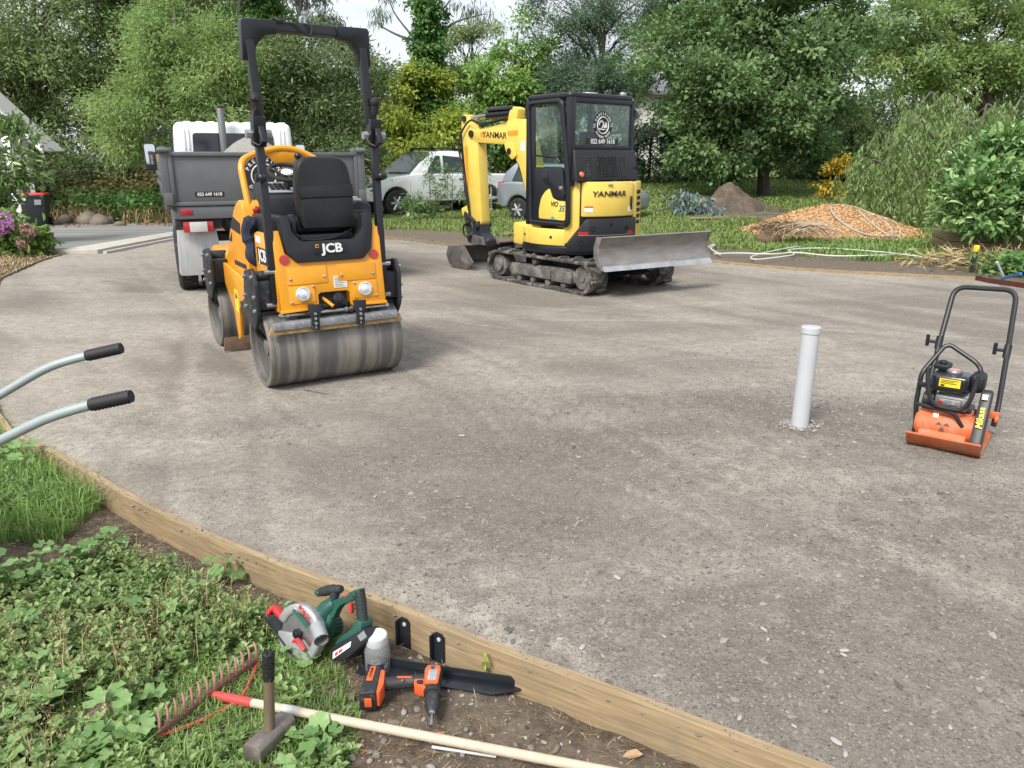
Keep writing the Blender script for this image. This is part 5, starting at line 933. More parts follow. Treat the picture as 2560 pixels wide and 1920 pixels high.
q = MB(); q.tube([(-.012 + .008 * math.cos(k * math.pi / 8), -.0195, .104 + .008 * math.sin(k * math.pi / 8)) for k in range(17)], .0012, 5, caps=False); q.build('round_mark', m_wtxt, ug)
# body, motor, handles
q = MB(); q.tube([(.04, .05, .02), (.06, .05, .06), (.085, .05, .115), (.12, .05, .15)], [.045, .045, .036, .026], 14); q.prism(rpoly([(.02, .0), (.12, -.01), (.13, .09), (.07, .13), (.02, .09)], .02), 'y', .03, .075); bdy = q.build('saw_body', m_grn, sw_, bevel=.006)
q = MB(); q.tube([(.05, .06, .02), (.05, .155, .02), (.05, .165, .02)], [.047, .047, .035], 24); q.build('motor_housing', m_grn, sw_); q = MB(); [q.box((.05 + .048 * math.cos(a), .12, .02 + .048 * math.sin(a)), (.006, .05, .006)) for a in (.2, .5, .8, 1.1)]; q.build('motor_vent', m_rub, sw_)
q = MB(); q.tube(smooth([(.098, .06, .132), (.10, .06, .165), (.096, .06, .188), (.07, .06, .182), (.022, .06, .160)], 5), [.020, .020, .020, .0195, .019, .019, .019, .019, .019, .020, .021, .022, .022, .021, .020, .020, .0205, .0205, .0195, .018, .013], 14); q.tube([(.096, .06, .188), (.115, .06, .198), (.130, .06, .203)], [.019, .019, .014], 14); q.build('front_handle', m_grip, sw_)
q = MB(); q.ball((.022, .06, .159), .0185, 12, 8, (1.1, 1, .8)); q.build('front_handle_tip', m_grn, sw_)
hp_ = [(.075, .11), (.095, .14), (.150, .178), (.215, .228), (.238, .238), (.236, .215), (.205, .178), (.185, .168), (.158, .150), (.145, .13), (.135, .09), (.11, .08)]
q = MB(); q.prism(rpoly(hp_, .012, 3), 'y', .032, .068); q.build('handle_bridge', m_grn, sw_, bevel=.009, seg=3)
q = MB(); q.tube([(.226, .05, .222), (.238, .05, .19), (.252, .05, .15), (.266, .05, .115)], [.020, .0215, .021, .019], 14); gr_ = q.build('rear_grip', m_grip, sw_)
q = MB(); [q.tube([(.221 + .006 * k - .014, .034, .20 - .014 * k), (.221 + .006 * k + .008, .029, .206 - .014 * k), (.221 + .006 * k + .024, .034, .21 - .014 * k)], .003, 5) for k in range(4)]; q.build('grip_ridges', m_grip, gr_)
q = MB(); q.prism(rpoly([(.19, .165), (.203, .168), (.212, .135), (.203, .128), (.198, .14)], .004), 'y', .04, .06); q.build('trigger', m_tred, sw_, bevel=.003); q = MB(); q.prism(rpoly([(.168, .192), (.182, .204), (.19, .200), (.175, .185)], .003), 'y', .03, .07); q.build('lock_button', m_tred, sw_, bevel=.002)
q = MB(); q.prism(rpoly([(.178, .002), (.20, -.005), (.292, .083), (.286, .125), (.256, .128), (.24, .082), (.185, .03)], .012), 'y', .015, .085); q.build('handle_foot', m_grn, sw_, bevel=.008)
q = MB(); q.prism(rpoly([(.172, -.005), (.178, -.055), (.245, -.035), (.300, .03), (.338, .075), (.305, .108)], .012), 'y', .005, .095); bt = q.build('battery', m_plas, sw_, bevel=.008, seg=3)
q = MB(); q.prism([(.186, -.018), (.190, -.044), (.262, .026), (.262, .048)], 'y', .0035, .0048); q.build('battery_label', m_stick, bt); q = MB(); q.prism([(.197, -.018), (.199, -.030), (.210, -.018), (.209, -.006)], 'y', .0022, .0034); q.prism([(.213, -.004), (.214, -.014), (.228, -.001), (.227, .010)], 'y', .0022, .0034); q.build('battery_print', m_tred, bt)
q = MB(); q.prism([(.285, .075), (.305, .06), (.33, .085), (.31, .102)], 'y', .0035, .0048); q.build('battery_plate', m_zinc, bt)
# ---- jar of screws
m_clear = bpy.data.materials.new('clear_plastic'); m_clear.use_nodes = True; nt_ = m_clear.node_tree; bs = nt_.nodes['Principled BSDF']; tr = N(nt_, 'ShaderNodeBsdfTransparent'); tr.inputs[0].default_value = (.86, .88, .88, 1); ms_ = N(nt_, 'ShaderNodeMixShader'); ms_.inputs[0].default_value = .72
bs.inputs['Base Color'].default_value = (.6, .62, .62, 1); bs.inputs['Roughness'].default_value = .12; nt_.links.new(bs.outputs[0], ms_.inputs[1]); nt_.links.new(tr.outputs[0], ms_.inputs[2]); nt_.links.new(ms_.outputs[0], nt_.nodes['Material Output'].inputs[0])
jr = thing('screw_jar', 'clear plastic jar with a pale grey screw lid beside the saw', 'jar', (-.478, 2.345, -.125)); jr.scale = (1.04, 1.04, 1.22)
q = MB(); q.lathe([(.0001, .001), (.040, .001), (.0435, .006), (.0435, .085), (.039, .1), (.034, .108), (.034, .118)], 32); q.build('jar_body', m_clear, jr, ang=60)
q = MB(); q.lathe([(.0365, .104), (.0375, .106), (.0375, .130), (.035, .134), (.031, .1345), (.0001, .133)], 36); q.build('lid', mat('lid_grey', (.66, .70, .72), .45, var=.06, vs=30), jr, ang=30)
q = MB(); n_ = 14; vs = [(.0442 * math.sin(R(-48 + 80 * k / n_) + .1), -.0442 * math.cos(R(-48 + 80 * k / n_) + .1), z) for k in range(n_ + 1) for z in (.020, .056)]; q.add(vs, [(2 * k, 2 * k + 2, 2 * k + 3, 2 * k + 1) for k in range(n_)]); q.build('jar_label', mat('label_blue', (.02, .045, .16), .5), jr)
q = MB(); vs = [(.0445 * math.sin(R(-48 + 80 * k / n_) + .1), -.0445 * math.cos(R(-48 + 80 * k / n_) + .1), z) for k in range(n_ + 1) for z in (.020, .034)]; q.add(vs, [(2 * k, 2 * k + 2, 2 * k + 3, 2 * k + 1) for k in range(n_)]); q.build('label_strip', mat('label_pale', (.55, .58, .55), .5), jr)
q = MB(); [q.box((.0448 * math.sin(R(-30 + 9 * k)), -.0448 * math.cos(R(-30 + 9 * k)), .043), (.004, .001, .005), (0, 0, -30 + 9 * k)) for k in range(5)]; tag(q.build('label_print', m_wtxt, jr), kind='stuff')
q = MB()
for k in range(40): a, r_ = rnd.random() * 6.28, rnd.random() * .033; p = Vector((r_ * math.cos(a), r_ * math.sin(a), .006 + .03 * rnd.random())); d = Vector((rnd.uniform(-1, 1), rnd.uniform(-1, 1), rnd.uniform(-.3, .3))).normalized() * .012; q.tube([p - d, p + d * .8, p + d * .85, p + d], [.0015, .0015, .0035, .0035], 5)
tag(q.build('screws', m_zinc, jr), kind='stuff')
# ---- black angle iron with pointed end
an = thing('steel_angle', 'black steel angle stake with a pointed end under the drill', 'steel stake', (-.54, 2.375, -.104), rot=(R(1), R(0), -math.atan2(.135, .57)))
m_blst = mat('black_steel', (.035, .04, .05), .28, .5, var=.2, dirt=((.2, .18, .16), .15, 20))
q = MB(); q.prism([(0, 0), (.50, 0), (.59, .045), (.585, .058), (0, .058)], 'z', .0, .004, Matrix.Translation((0, -.058, 0))); q.prism([(0, .0), (.585, .0), (.585, .012), (.55, .04), (0, .04)], 'y', .0, .004); q.build('angle_bar', m_blst, an, bevel=.001)
for x in (.10, .17, .33, .40): q = MB(); q.lathe([(.007, 0), (.0001, .0004)], 12, MT((x, -.03, .0042))); q.build('bolt_hole', m_rub, an)
# ---- cordless drill, lying on its side
dl = thing('cordless_drill', 'black and orange cordless drill lying across the steel stake', 'drill', (-.27, 2.18, -.064), rz=0)
m_dor = mat('drill_orange', (.80, .13, .03), .45, var=.1, dirt=((.2, .17, .14), .2, 30))
m_dbk = mat('drill_black', (.022, .023, .025), .6, var=.25, dirt=((.2, .19, .17), .3, 22))
q = MB(); q.tube([(.0, .085, .008), (.0, .078, .008), (.0, .02, .006), (.002, .0, .004), (.004, -.012, .004)], [.022, .031, .031, .030, .028], 18); hd_ = q.build('motor_head', m_dbk, dl, ang=50)
q = MB(); q.tube([(.004, -.012, .003), (.006, -.03, .002)], [.029, .028], 24); q.tube([(.006, -.03, .002), (.006, -.035, .002)], [.024, .024], 20); q.build('clutch_ring', m_dbk, hd_)
q = MB(); q.tube([(.006, -.034, .001), (.008, -.05, .0), (.010, -.075, -.002), (.012, -.10, -.004), (.012, -.108, -.004)], [.024, .0255, .025, .018, .014], 20); ch = q.build('chuck', m_dbk, dl, ang=60)
q = MB(); q.tube([(.012, -.106, -.004), (.012, -.116, -.005)], [.013, .0115], 16); q.tube([(.012, -.114, -.005), (.013, -.14, -.008)], .0055, 6); q.tube([(.013, -.138, -.008), (.014, -.160, -.010)], .0068, 10); q.build('driver_bit', m_steel, ch)
q = MB(); q.prism(rpoly([(-.022, -.01), (.024, -.01), (.027, .07), (.018, .084), (-.02, .084), (-.028, .06)], .008), 'z', .026, .0375); sp_ = q.build('side_shell', m_dor, hd_, bevel=.004); q = MB(); q.prism(rpoly([(-.014, .0), (.017, .0), (.017, .055), (-.013, .055)], .004), 'z', .0376, .040); q.build('side_label', mat('silver_label', (.40, .42, .44), .3, .4, var=.3, vs=60), sp_, bevel=.001)
q = MB(); q.tube([(-.01, .045, .002), (-.05, .045, .0), (-.10, .042, -.002), (-.15, .036, -.004), (-.17, .034, -.004)], [.024, .022, .0215, .022, .025], 16); hn = q.build('handle', m_dbk, dl, ang=60)
q = MB(); q.bb(-.12, -.07, .035, .043, .018, .0215); q.build('handle_stripe', m_dor, hn, bevel=.0015); q = MB(); q.lathe([(.006, 0), (.004, .003), (.0001, .003)], 10, MT((-.10, .024, .018))); q.build('handle_screw', m_rust, hn)
q = MB(); q.prism(rpoly([(-.06, .03), (-.012, .03), (-.008, -.012), (-.02, -.018), (-.058, .0)], .006), 'z', -.018, .022); tr_ = q.build('trigger_guard', m_dor, dl, bevel=.004); q = MB(); q.prism(rpoly([(-.052, .018), (-.03, .022), (-.026, -.002), (-.048, .0)], .006), 'z', -.016, .0245); q.build('trigger', m_dbk, tr_, bevel=.004)
q = MB(); q.prism(rpoly([(-.185, .075), (-.165, .072), (-.158, .0), (-.165, -.045), (-.19, -.045)], .008), 'z', -.032, .026); q.build('foot_shell', m_dor, dl, bevel=.005)
q = MB(); q.prism(rpoly([(-.225, .088), (-.18, .085), (-.176, -.052), (-.232, -.056)], .008), 'z', -.04, .032); bt2 = q.build('battery', m_dbk, dl, bevel=.006, seg=3)
q = MB(); q.prism(rpoly([(-.215, .08), (-.196, .08), (-.198, .005), (-.219, .005)], .003), 'z', .0322, .0335); lb_ = q.build('battery_panel', m_dor, bt2, bevel=.001)
txt('LITHIUM', .0135, m_dbk, lb_, Matrix.Translation((-.207, .045, .0342)) @ Matrix.Rotation(R(90), 4, 'Z'), bold=.0003, depth=.0004)
q = MB(); q.prism(rpoly([(-.214, -.022), (-.190, -.022), (-.190, .012), (-.214, .012)], .004), 'y', -.0595, -.056, ); q.build('battery_release', m_dor, bt2, bevel=.001)
# ---- garden rake
m_rred = mat('rake_red', (.40, .17, .15), .65, var=.25, vs=20, dirt=((.27, .20, .17), .45, 18))
m_rred2 = mat('rake_red_socket', (.58, .07, .06), .45, var=.15, vs=20, dirt=((.3, .2, .17), .15, 18))
m_broom = mat('pale_handle', (.60, .50, .37), .55, var=.12, vs=3, stretch=(1, 12, 12), dirt=((.33, .28, .22), .12, 6))
A_ = Vector((-1.11, 2.0, -.10)); B_ = Vector((-.915, 2.37, -.095)); mid = (A_ + B_) / 2; ln = (B_ - A_).length
rk = thing('garden_rake', 'red metal garden rake with pale wooden handle lying tines up', 'rake', A_)
Mr = Matrix.Translation(A_) @ Matrix.Rotation(math.atan2(B_.y - A_.y, B_.x - A_.x), 4, 'Z') @ Matrix.Rotation(R(14), 4, 'X'); rk.matrix_world = Mr
q = MB(); q.prism([(0, 0), (ln, 0), (ln, .028), (ln - .01, .034), (.01, .034), (0, .028)], 'y', -.002, .002); q.build('rake_bar', m_rred, rk, bevel=.001)
for k in range(14):
    x = .008 + (ln - .016) * k / 13; q = MB(); q.tube([(x - .006, 0, .026), (x - .004, .002, .045), (x, .008, .065), (x + .006, .022, .076), (x + .010, .034, .078)], [.0078, .0058, .0050, .0040, .0022], 6, flat=(1, 0, 0)); q.build('tine', m_rred, rk)
Mi = Mr.inverted(); P = lambda *p: Mi @ Vector(p)
s0 = P(mid.x - .005, mid.y, -.085); s1 = P(mid.x + .155, mid.y - .052, -.078)
q = MB(); q.tube([s0, s0.lerp(s1, .2), s1], [.0125, .015, .0165], 14); q.build('socket', m_rred2, rk)
for e in (A_, B_):
    q = MB(); c = s0.lerp(s1, .72); ee = P(e.x, e.y, e.z + .004); q.tube(smooth([c, c.lerp(ee, .5) + P(0, 0, -.01) - P(0, 0, 0), ee], 5), .0052, 7); q.build('brace_rod', m_rred2, rk)
q = MB(); hE = P(.62, 1.755, -.082); q.tube([s1.lerp(s0, .1), s1.lerp(hE, .3), s1.lerp(hE, .6), hE], [.0145, .0150, .0152, .0150], 16); hnd = q.build('wooden_handle', m_broom, rk)
q = MB(); w0 = s1.lerp(hE, .075); w1 = s1.lerp(hE, .115); q.tube([w0, w1], .0157, 16); q.build('wire_wrap', mat('wrap_grey', (.55, .55, .53), .5, var=.15, vs=40), hnd)
# ---- lump hammer standing on its head
hm = thing('lump_hammer', 'old sledge hammer standing on its steel head with taped handle up', 'hammer', (-.755, 1.985, -.10), rz=20, rot=(R(-3), R(2), R(-22)))
m_hst = mat('hammer_steel', (.20, .17, .155), .6, .5, var=.25, vs=14, dirt=((.3, .26, .22), .35, 16), bump=(50, .3))
q = MB(); oc = [(-.034, -.022), (-.022, -.034), (.022, -.034), (.034, -.022), (.034, .022), (.022, .034), (-.022, .034), (-.034, .022)]; q.prism([(a, b + .012) for a, b in oc], 'y', -.085, .085); q.build('hammer_head', m_hst, hm, bevel=.005)
q = MB(); q.tube([(-.002, .0, .02), (-.004, .004, .06), (-.008, .012, .16), (-.012, .018, .24), (-.014, .02, .285)], [.019, .0175, .0165, .0155, .0155], 12, ); hh = q.build('wooden_handle', mat('old_handle_wood', (.16, .12, .075), .65, var=.3, vs=3, stretch=(12, 12, 1), dirt=((.08, .065, .045), .35, 20)), hm)
q = MB(); q.tube([(-.011, .0165, .205), (-.0125, .0185, .25), (-.0135, .02, .295), (-.014, .02, .300)], [.0175, .0185, .0185, .013], 10); q.build('tape_wrap', mat('black_tape', (.012, .012, .013), .6, var=.3, bump=(80, .8)), hh); q = MB(); [q.prism([(x, .29), (x + .008, .288), (x + .005, .312), (x + .002, .308)], 'y', y, y + .002) for x, y in ((-.03, .02), (-.012, .006), (.0, .016), (-.02, .032))]; q.build('torn_tape', mat('black_tape', (.012, .012, .013), .6), hh)
# ---- pegs bolted to the board
for (u, v, lab) in ((1024, 1585, 'black steel peg plate bolted to the edging board, left of the pair'), (1112, 1620, 'black steel peg plate bolted to the edging board, right of the pair')):
    c = at(u, v, 2.53 if u < 1060 else 2.44); i = min(range(len(NBS) - 1), key=lambda k: (Vector(NBS[k]) - Vector((c.x, c.y))).length); d = (Vector(NBS[i]) - Vector(NBS[i + 1])).normalized()
    n0 = Vector((d.y, -d.x)); t_ = (Vector((c.x, c.y)) - Vector(NBS[i])).dot(d); base = Vector(NBS[i]) + d * t_ + n0 * .039
    pg = thing('steel_peg', lab, 'peg', (base.x, base.y, -.04), rot=(0, 0, math.atan2(d.y, d.x)))
    q = MB(); q.prism([(-.026, -.16), (.024, -.16), (.026, .025), (.014, .036), (-.012, .036), (-.026, .025)], 'y', -.005, 0); q.prism([(-.026, -.16), (-.026, .025), (-.022, .025), (-.022, -.16)], 'y', -.026, -.005); q.build('peg_plate', m_blst, pg, bevel=.001)
    q = MB(); q.lathe([(.0085, 0), (.0085, .004), (.0001, .0055)], 6, Matrix.Translation((.004, -.005, .012)) @ Matrix.Rotation(R(90), 4, 'X')); q.build('hex_bolt', mat('bright_bolt', (.80, .80, .80), .35, .4), pg, ang=20)
# ---- bits lying about
q = MB(); q.tube(smooth([(-1.75, 1.98, -.10), (-1.64, 2.05, -.092), (-1.55, 2.10, -.09), (-1.50, 2.125, -.088)], 5), .019, 14); pp_ = q.build('black_pipe', mat('poly_pipe', (.03, .031, .034), .55, var=.3, dirt=((.16, .15, .14), .25, 20))); tag(pp_, 'black plastic pipe end half buried in the weeds at left', 'pipe')
q = MB(); q.prism([(0, 0), (.205, -.008), (.205, -.001), (.0, .009)], 'z', 0, .003); o = q.build('plastic_strip', m_stick, M=Matrix.Translation((-.25, 1.968, -.112)) @ Matrix.Rotation(R(-9), 4, 'Z')); tag(o, 'thin white plastic strip on the soil below the rake handle', 'strip')
# ---------------- foliage tools ----------------
def unit(v): return v / np.maximum(np.linalg.norm(v, axis=1, keepdims=True), 1e-9)
def leaf_arrays(P, D, Nr, L_, W_, fold=.25, shape=4):
    """P base points, D directions, Nr rough normals, L_ lengths, W_ widths -> verts, faces (quads)"""
    D = unit(D); S_ = unit(np.cross(D, Nr)); Nn_ = np.cross(S_, D); L_ = L_[:, None]; W_ = W_[:, None]
    if shape == 4:
        v = np.stack([P, P + D * L_ * .45 - S_ * W_ * .5 + Nn_ * W_ * fold, P + D * L_ - Nn_ * L_ * .06, P + D * L_ * .45 + S_ * W_ * .5 + Nn_ * W_ * fold], 1)
        F = np.arange(len(P) * 4).reshape(-1, 4); return v.reshape(-1, 3), F
    v = np.stack([P, P + D * L_ * .28 - S_ * W_ * .48 + Nn_ * W_ * fold, P + D * L_ * .70 - S_ * W_ * .40 + Nn_ * W_ * fold, P + D * L_ - Nn_ * L_ * .08,
                  P + D * L_ * .70 + S_ * W_ * .40 + Nn_ * W_ * fold, P + D * L_ * .28 + S_ * W_ * .48 + Nn_ * W_ * fold], 1)
    b = np.arange(len(P))[:, None] * 6; F = np.concatenate([b + [0, 3, 2, 1], b + [0, 5, 4, 3]], 1).reshape(-1, 4); return v.reshape(-1, 3), F
def rdir(n): return unit(rng.normal(size=(n, 3)))
def crown_points(blobs, n_cl, shell=.5):
    """clump centres in a set of ellipsoids, thinned inside; returns centres and outward directions"""
    vol = np.array([(b[3] * b[4] * b[5]) ** (2 / 3) for b in blobs]); k = rng.choice(len(blobs), n_cl, p=vol / vol.sum()); B = np.array(blobs)[k]
    ns = max(5, n_cl // 7); ks = rng.choice(len(blobs), ns, p=vol / vol.sum()); Bs = np.array(blobs)[ks]; d = rdir(ns)
    r = (1 - shell * rng.random(ns) ** 1.6) * (1 + .08 * rng.normal(size=ns)); cs = Bs[:, :3] + d * Bs[:, 3:6] * r[:, None]; j = rng.integers(0, ns, n_cl)
    rad = Bs[j, 3:6].mean(1) * .30; g = rng.normal(size=(n_cl, 3)) * np.array([1, 1, .62]); c = cs[j] + g * rad[:, None] * .62
    out = unit(unit(g) * .6 + d[j] * .8); return c, out
def clump_leaves(c, out, per, cr, L_, W_, up=.35, droop=0., shape=4, fold=.25, flat=.7):
    n = len(c) * per; ci = np.repeat(np.arange(len(c)), per); sz = (cr * (.6 + .8 * rng.random(len(c))))[ci]
    g = rng.normal(size=(n, 3)) * np.array([1, 1, flat]); P = c[ci] + g * sz[:, None] * .55
    D = unit(unit(g) * .6 + out[ci] * .55 + rdir(n) * .75 + np.array([0, 0, -droop])); Nr = unit(rdir(n) * .6 + np.array([0, 0, 1.]) * (up + .35) + out[ci] * .65)
    V, F = leaf_arrays(P, D, Nr, L_ * (.65 + .7 * rng.random(n)), W_ * (.65 + .7 * rng.random(n)), fold, shape)
    a = np.clip(.5 + (rng.random(len(c))[ci] - .5) * .55 + (rng.random(n) - .5) * .6, 0, 1)
    if shape != 4: a = np.repeat(a, 2)
    return V, F, a
m_bark = mat('bark_brown', (.085, .068, .052), .9, var=.35, vs=8, stretch=(1, 1, .25), bump=(14, .8))
m_bark2 = mat('bark_grey', (.16, .145, .125), .9, var=.3, vs=8, stretch=(1, 1, .25), bump=(14, .8))
def wood(par, base, r0, top, tips, m, nm='trunk', wob=.12, seedk=0):
    base = Vector(base); top = Vector(top); q = MB(); pts = [base]; H_ = (top - base).length
    for k in range(1, 6): t = k / 5; pts.append(base.lerp(top, t) + Vector((rnd.uniform(-1, 1), rnd.uniform(-1, 1), 0)) * wob * H_ * .12)
    q.tube([base - Vector((0, 0, .15))] + pts, [r0 * 1.35, r0 * 1.15] + [r0 * (1 - .72 * k / 5) for k in range(1, 6)], 9); tr = q.build(nm, m, par)
    q = MB()
    for tp in tips:
        tp = Vector(tp); f = min(.95, max(.25, (tp.z - base.z) / max(H_, .1) - .25)); i = f * 5; a = pts[int(i)].lerp(pts[min(5, int(i) + 1)], i - int(i)); d = tp - a
        m1 = a + d * .35 + Vector((rnd.uniform(-1, 1), rnd.uniform(-1, 1), .8)) * d.length * .1; m2 = a + d * .7 + Vector((rnd.uniform(-1, 1), rnd.uniform(-1, 1), rnd.uniform(-.4, .6))) * d.length * .12
        r1 = r0 * .42 * (1 - .5 * f); q.tube(smooth([a, m1, m2, tp], 3), [r1 * (1 - .85 * k / 9) for k in range(10)], 6)
    if tips: tag(q.build('branches', m, par), kind=None)
    return tr
def px_blob(u, v, Y, ru, rv, ry=None):
    c = at(u, v, Y); k = Y / FOC * 1.02; return (c.x, c.y, c.z, ru * k, ry if ry else ru * k * .8, rv * k)
def tree(name, label, blobs, base, n_cl, per, cr, L_, W_, m, bark=None, r0=.14, ntips=9, cat='tree', group=None, up=.35, droop=0., shape=4, shell=.5, fold=.25, part='crown', top=None, flat=.7, indiv=0, indiv_name='leaf'):
    t = thing(name, label, cat, (base[0], base[1], float(TZ(base[0], base[1]))), group=group); org = np.array(t.location)
    c, out = crown_points(blobs, n_cl, shell); V, F, a = clump_leaves(c, out, per, cr, L_, W_, up, droop, shape, fold, flat)
    if indiv:
        nf = 1 if shape == 4 else 2; nv = 4 if shape == 4 else 6; cen = V.reshape(-1, nv, 3).mean(1); d = np.linalg.norm(cen - np.array([0, 0, CAMH]), axis=1)
        # the leaves that show largest become parts of their own
        pick = np.argsort(d + rng.random(len(d)) * .25)[:indiv]; mask = np.ones(len(cen), bool); mask[pick] = False
        Vp = V.reshape(-1, nv, 3)[pick]; ap = a.reshape(-1, nf)[pick, 0]
        kinds = {}
        for vq, av in zip(Vp, ap):
            b0 = vq[0]; tip = vq[nv // 2]; D = tip - b0; l = np.linalg.norm(D); D = D / l; sd_ = vq[nv - 1] - vq[1]; sd_ = sd_ - D * sd_.dot(D); w = np.linalg.norm(sd_); sd_ = sd_ / max(w, 1e-6); nn = np.cross(sd_, D)
            kk = int(av * 4.999)
            if kk not in kinds:
                Pz = np.zeros((1, 3)); vv, ff = leaf_arrays(Pz, np.array([[0., 1, 0]]), np.array([[0., 0, 1]]), np.array([1.]), np.array([W_ / L_]), fold, 6); kinds[kk] = arr_mesh(indiv_name, vv, ff, m, np.full(len(ff), (kk + .5) / 5))
            Mx_ = Matrix(((sd_[0] * l, D[0] * l, nn[0] * l, b0[0] - org[0]), (sd_[1] * l, D[1] * l, nn[1] * l, b0[1] - org[1]), (sd_[2] * l, D[2] * l, nn[2] * l, b0[2] - org[2]), (0, 0, 0, 1)))
            obj(indiv_name, kinds[kk], t, Mx_)
        sel = np.repeat(mask, nv); V2 = V[sel]; k2 = mask.sum()
        if nf == 1: F = np.arange(k2 * 4).reshape(-1, 4)
        else: b = np.arange(k2)[:, None] * 6; F = np.concatenate([b + [0, 3, 2, 1], b + [0, 5, 4, 3]], 1).reshape(-1, 4)
        a = a.reshape(-1, nf)[mask].ravel(); V = V2
    me = arr_mesh(part, V - org, F, m, a); tag(obj(part, me, t), kind='stuff' if indiv else None)
    if r0:
        B = np.array(blobs); tp = top if top is not None else (B[:, 0].mean(), B[:, 1].mean(), B[:, 2].max() + B[B[:, 2].argmax(), 5] * .3); tips = c[rng.choice(len(c), min(ntips, len(c)), replace=False)]
        wood(t, Vector((0, 0, 0)), r0, Vector(tp) - t.location, [Vector(x) - t.location for x in tips], bark or m_bark)
    return t
# leaf colours (base colours of foliage)
k_ = lambda *c: [np.array(x) for x in c]
lm_dark = leafmat('leaves_dark_evergreen', [(0.082, 0.129, 0.050), (0.154, 0.220, 0.084), (0.270, 0.349, 0.144)], 0.35)
lm_olive = leafmat('leaves_olive', [(0.162, 0.225, 0.090), (0.270, 0.360, 0.141), (0.432, 0.541, 0.231)], 0.38)
lm_fresh = leafmat('leaves_fresh_green', [(0.172, 0.273, 0.092), (0.284, 0.415, 0.134), (0.448, 0.516, 0.227)], 0.48)
lm_gold = leafmat('leaves_golden', [(0.200, 0.270, 0.045), (0.347, 0.440, 0.065), (0.546, 0.590, 0.130)], 0.50)
lm_gold2 = leafmat('leaves_lime', [(0.136, 0.249, 0.069), (0.258, 0.420, 0.108), (0.448, 0.600, 0.186)], 0.49)
lm_mid = leafmat('leaves_mid_green', [(0.089, 0.157, 0.061), (0.170, 0.273, 0.103), (0.324, 0.447, 0.189)], 0.41)
lm_blue = leafmat('leaves_blue_dark', [(0.070, 0.128, 0.084), (0.131, 0.205, 0.125), (0.227, 0.307, 0.181)], 0.35)
lm_ivy = leafmat('leaves_ivy', [(0.058, 0.140, 0.038), (0.115, 0.243, 0.061), (0.216, 0.367, 0.108)], 0.38, .35)
lm_gum = leafmat('leaves_gum', [(0.096, 0.138, 0.096), (0.156, 0.204, 0.138), (0.252, 0.300, 0.198)], .3)
lm_weep = leafmat('leaves_weeping', [(0.127, 0.200, 0.069), (0.226, 0.322, 0.112), (0.374, 0.475, 0.203)], 0.43)
lm_cam = leafmat('leaves_camellia', [(0.086, 0.184, 0.054), (0.180, 0.323, 0.108), (0.374, 0.528, 0.202)], .2, .28, .6)
lm_yel = leafmat('leaves_yellow', [(0.240, 0.190, 0.020), (0.420, 0.320, 0.030), (0.500, 0.300, 0.040)], .35)
lm_euc = leafmat('leaves_blue_gum', [(0.090, 0.140, 0.140), (0.150, 0.210, 0.210), (0.220, 0.280, 0.270)], .2)
lm_dry = leafmat('leaves_dry', [(0.100, 0.075, 0.050), (0.180, 0.140, 0.090), (0.280, 0.220, 0.140)], .2, .8)
lm_grass = leafmat('grass_blades', [(0.122, 0.221, 0.047), (0.198, 0.335, 0.083), (0.319, 0.440, 0.141)], .35)
lm_lawn = leafmat('lawn_blades', [(0.131, 0.198, 0.050), (0.205, 0.286, 0.077), (0.315, 0.363, 0.132)], .3)
lm_weed = leafmat('weed_leaves', [(0.106, 0.181, 0.054), (0.197, 0.298, 0.097), (0.355, 0.452, 0.175)], .3, .42, .45)
lm_mal = leafmat('mallow_leaves', [(0.126, 0.237, 0.074), (0.200, 0.342, 0.115), (0.304, 0.452, 0.178)], .3, .42, .45)
lm_straw = leafmat('straw', [(0.234, 0.169, 0.078), (0.390, 0.286, 0.143), (0.546, 0.442, 0.260)], .15, .8)
lm_rust = leafmat('needle_litter', [(0.140, 0.055, 0.025), (0.240, 0.100, 0.045), (0.320, 0.160, 0.080)], .1, .8)
# ---- trees and shrubs, left to right; distances along the ground
def B_(u, v, Y): c = at(u, v, Y); return (c.x, c.y)
T = px_blob
tree('tall_tree', 'tall grey-green tree at the far left, tallest of the left wood', [T(60, 90, 25, 190, 200), T(-60, 260, 24.5, 170, 170), T(190, 40, 26, 160, 170), T(70, 330, 24, 150, 120), T(300, -60, 26, 170, 120)], B_(110, 500, 25), 900, 56, .40, .17, .05, lm_olive, m_bark2, .16, 22, shell=.7)
tree('tall_tree', 'slim dark tree with bare upper stems left of the light green tree', [T(300, 120, 27, 130, 170), T(520, 0, 28, 170, 120), T(330, 330, 26, 130, 110), T(470, 120, 29, 150, 120)], B_(300, 500, 27), 700, 54, .40, .17, .055, lm_olive, m_bark, .15, 24, shell=.75)
tree('light_green_tree', 'feathery light green tree rising behind the white truck cab', [T(440, 210, 20.5, 120, 150), T(340, 300, 20, 110, 110), T(540, 290, 20, 120, 120), T(430, 70, 21, 75, 90), T(560, 160, 20.8, 80, 90)], B_(460, 480, 20.5), 620, 70, .34, .13, .032, lm_fresh, m_bark2, .11, 16, droop=.35, shell=.6)
tree('dark_shrub', 'dark tangled shrub over the dry bank beyond the wheelie bin', [T(190, 440, 23.5, 140, 90), T(60, 470, 23, 90, 80), T(330, 430, 23.5, 110, 80)], B_(200, 530, 23.5), 330, 46, .30, .13, .045, lm_dark, m_bark, .07, 30, cat='shrub', shell=.85)
tree('ivy_column', 'ivy smothered trunk standing behind the top of the roll bar', [T(600, 50, 25, 75, 130), T(640, -60, 25, 60, 90), T(610, 200, 25, 50, 110)], B_(610, 480, 25), 260, 60, .24, .12, .10, lm_ivy, m_bark, .16, 6)
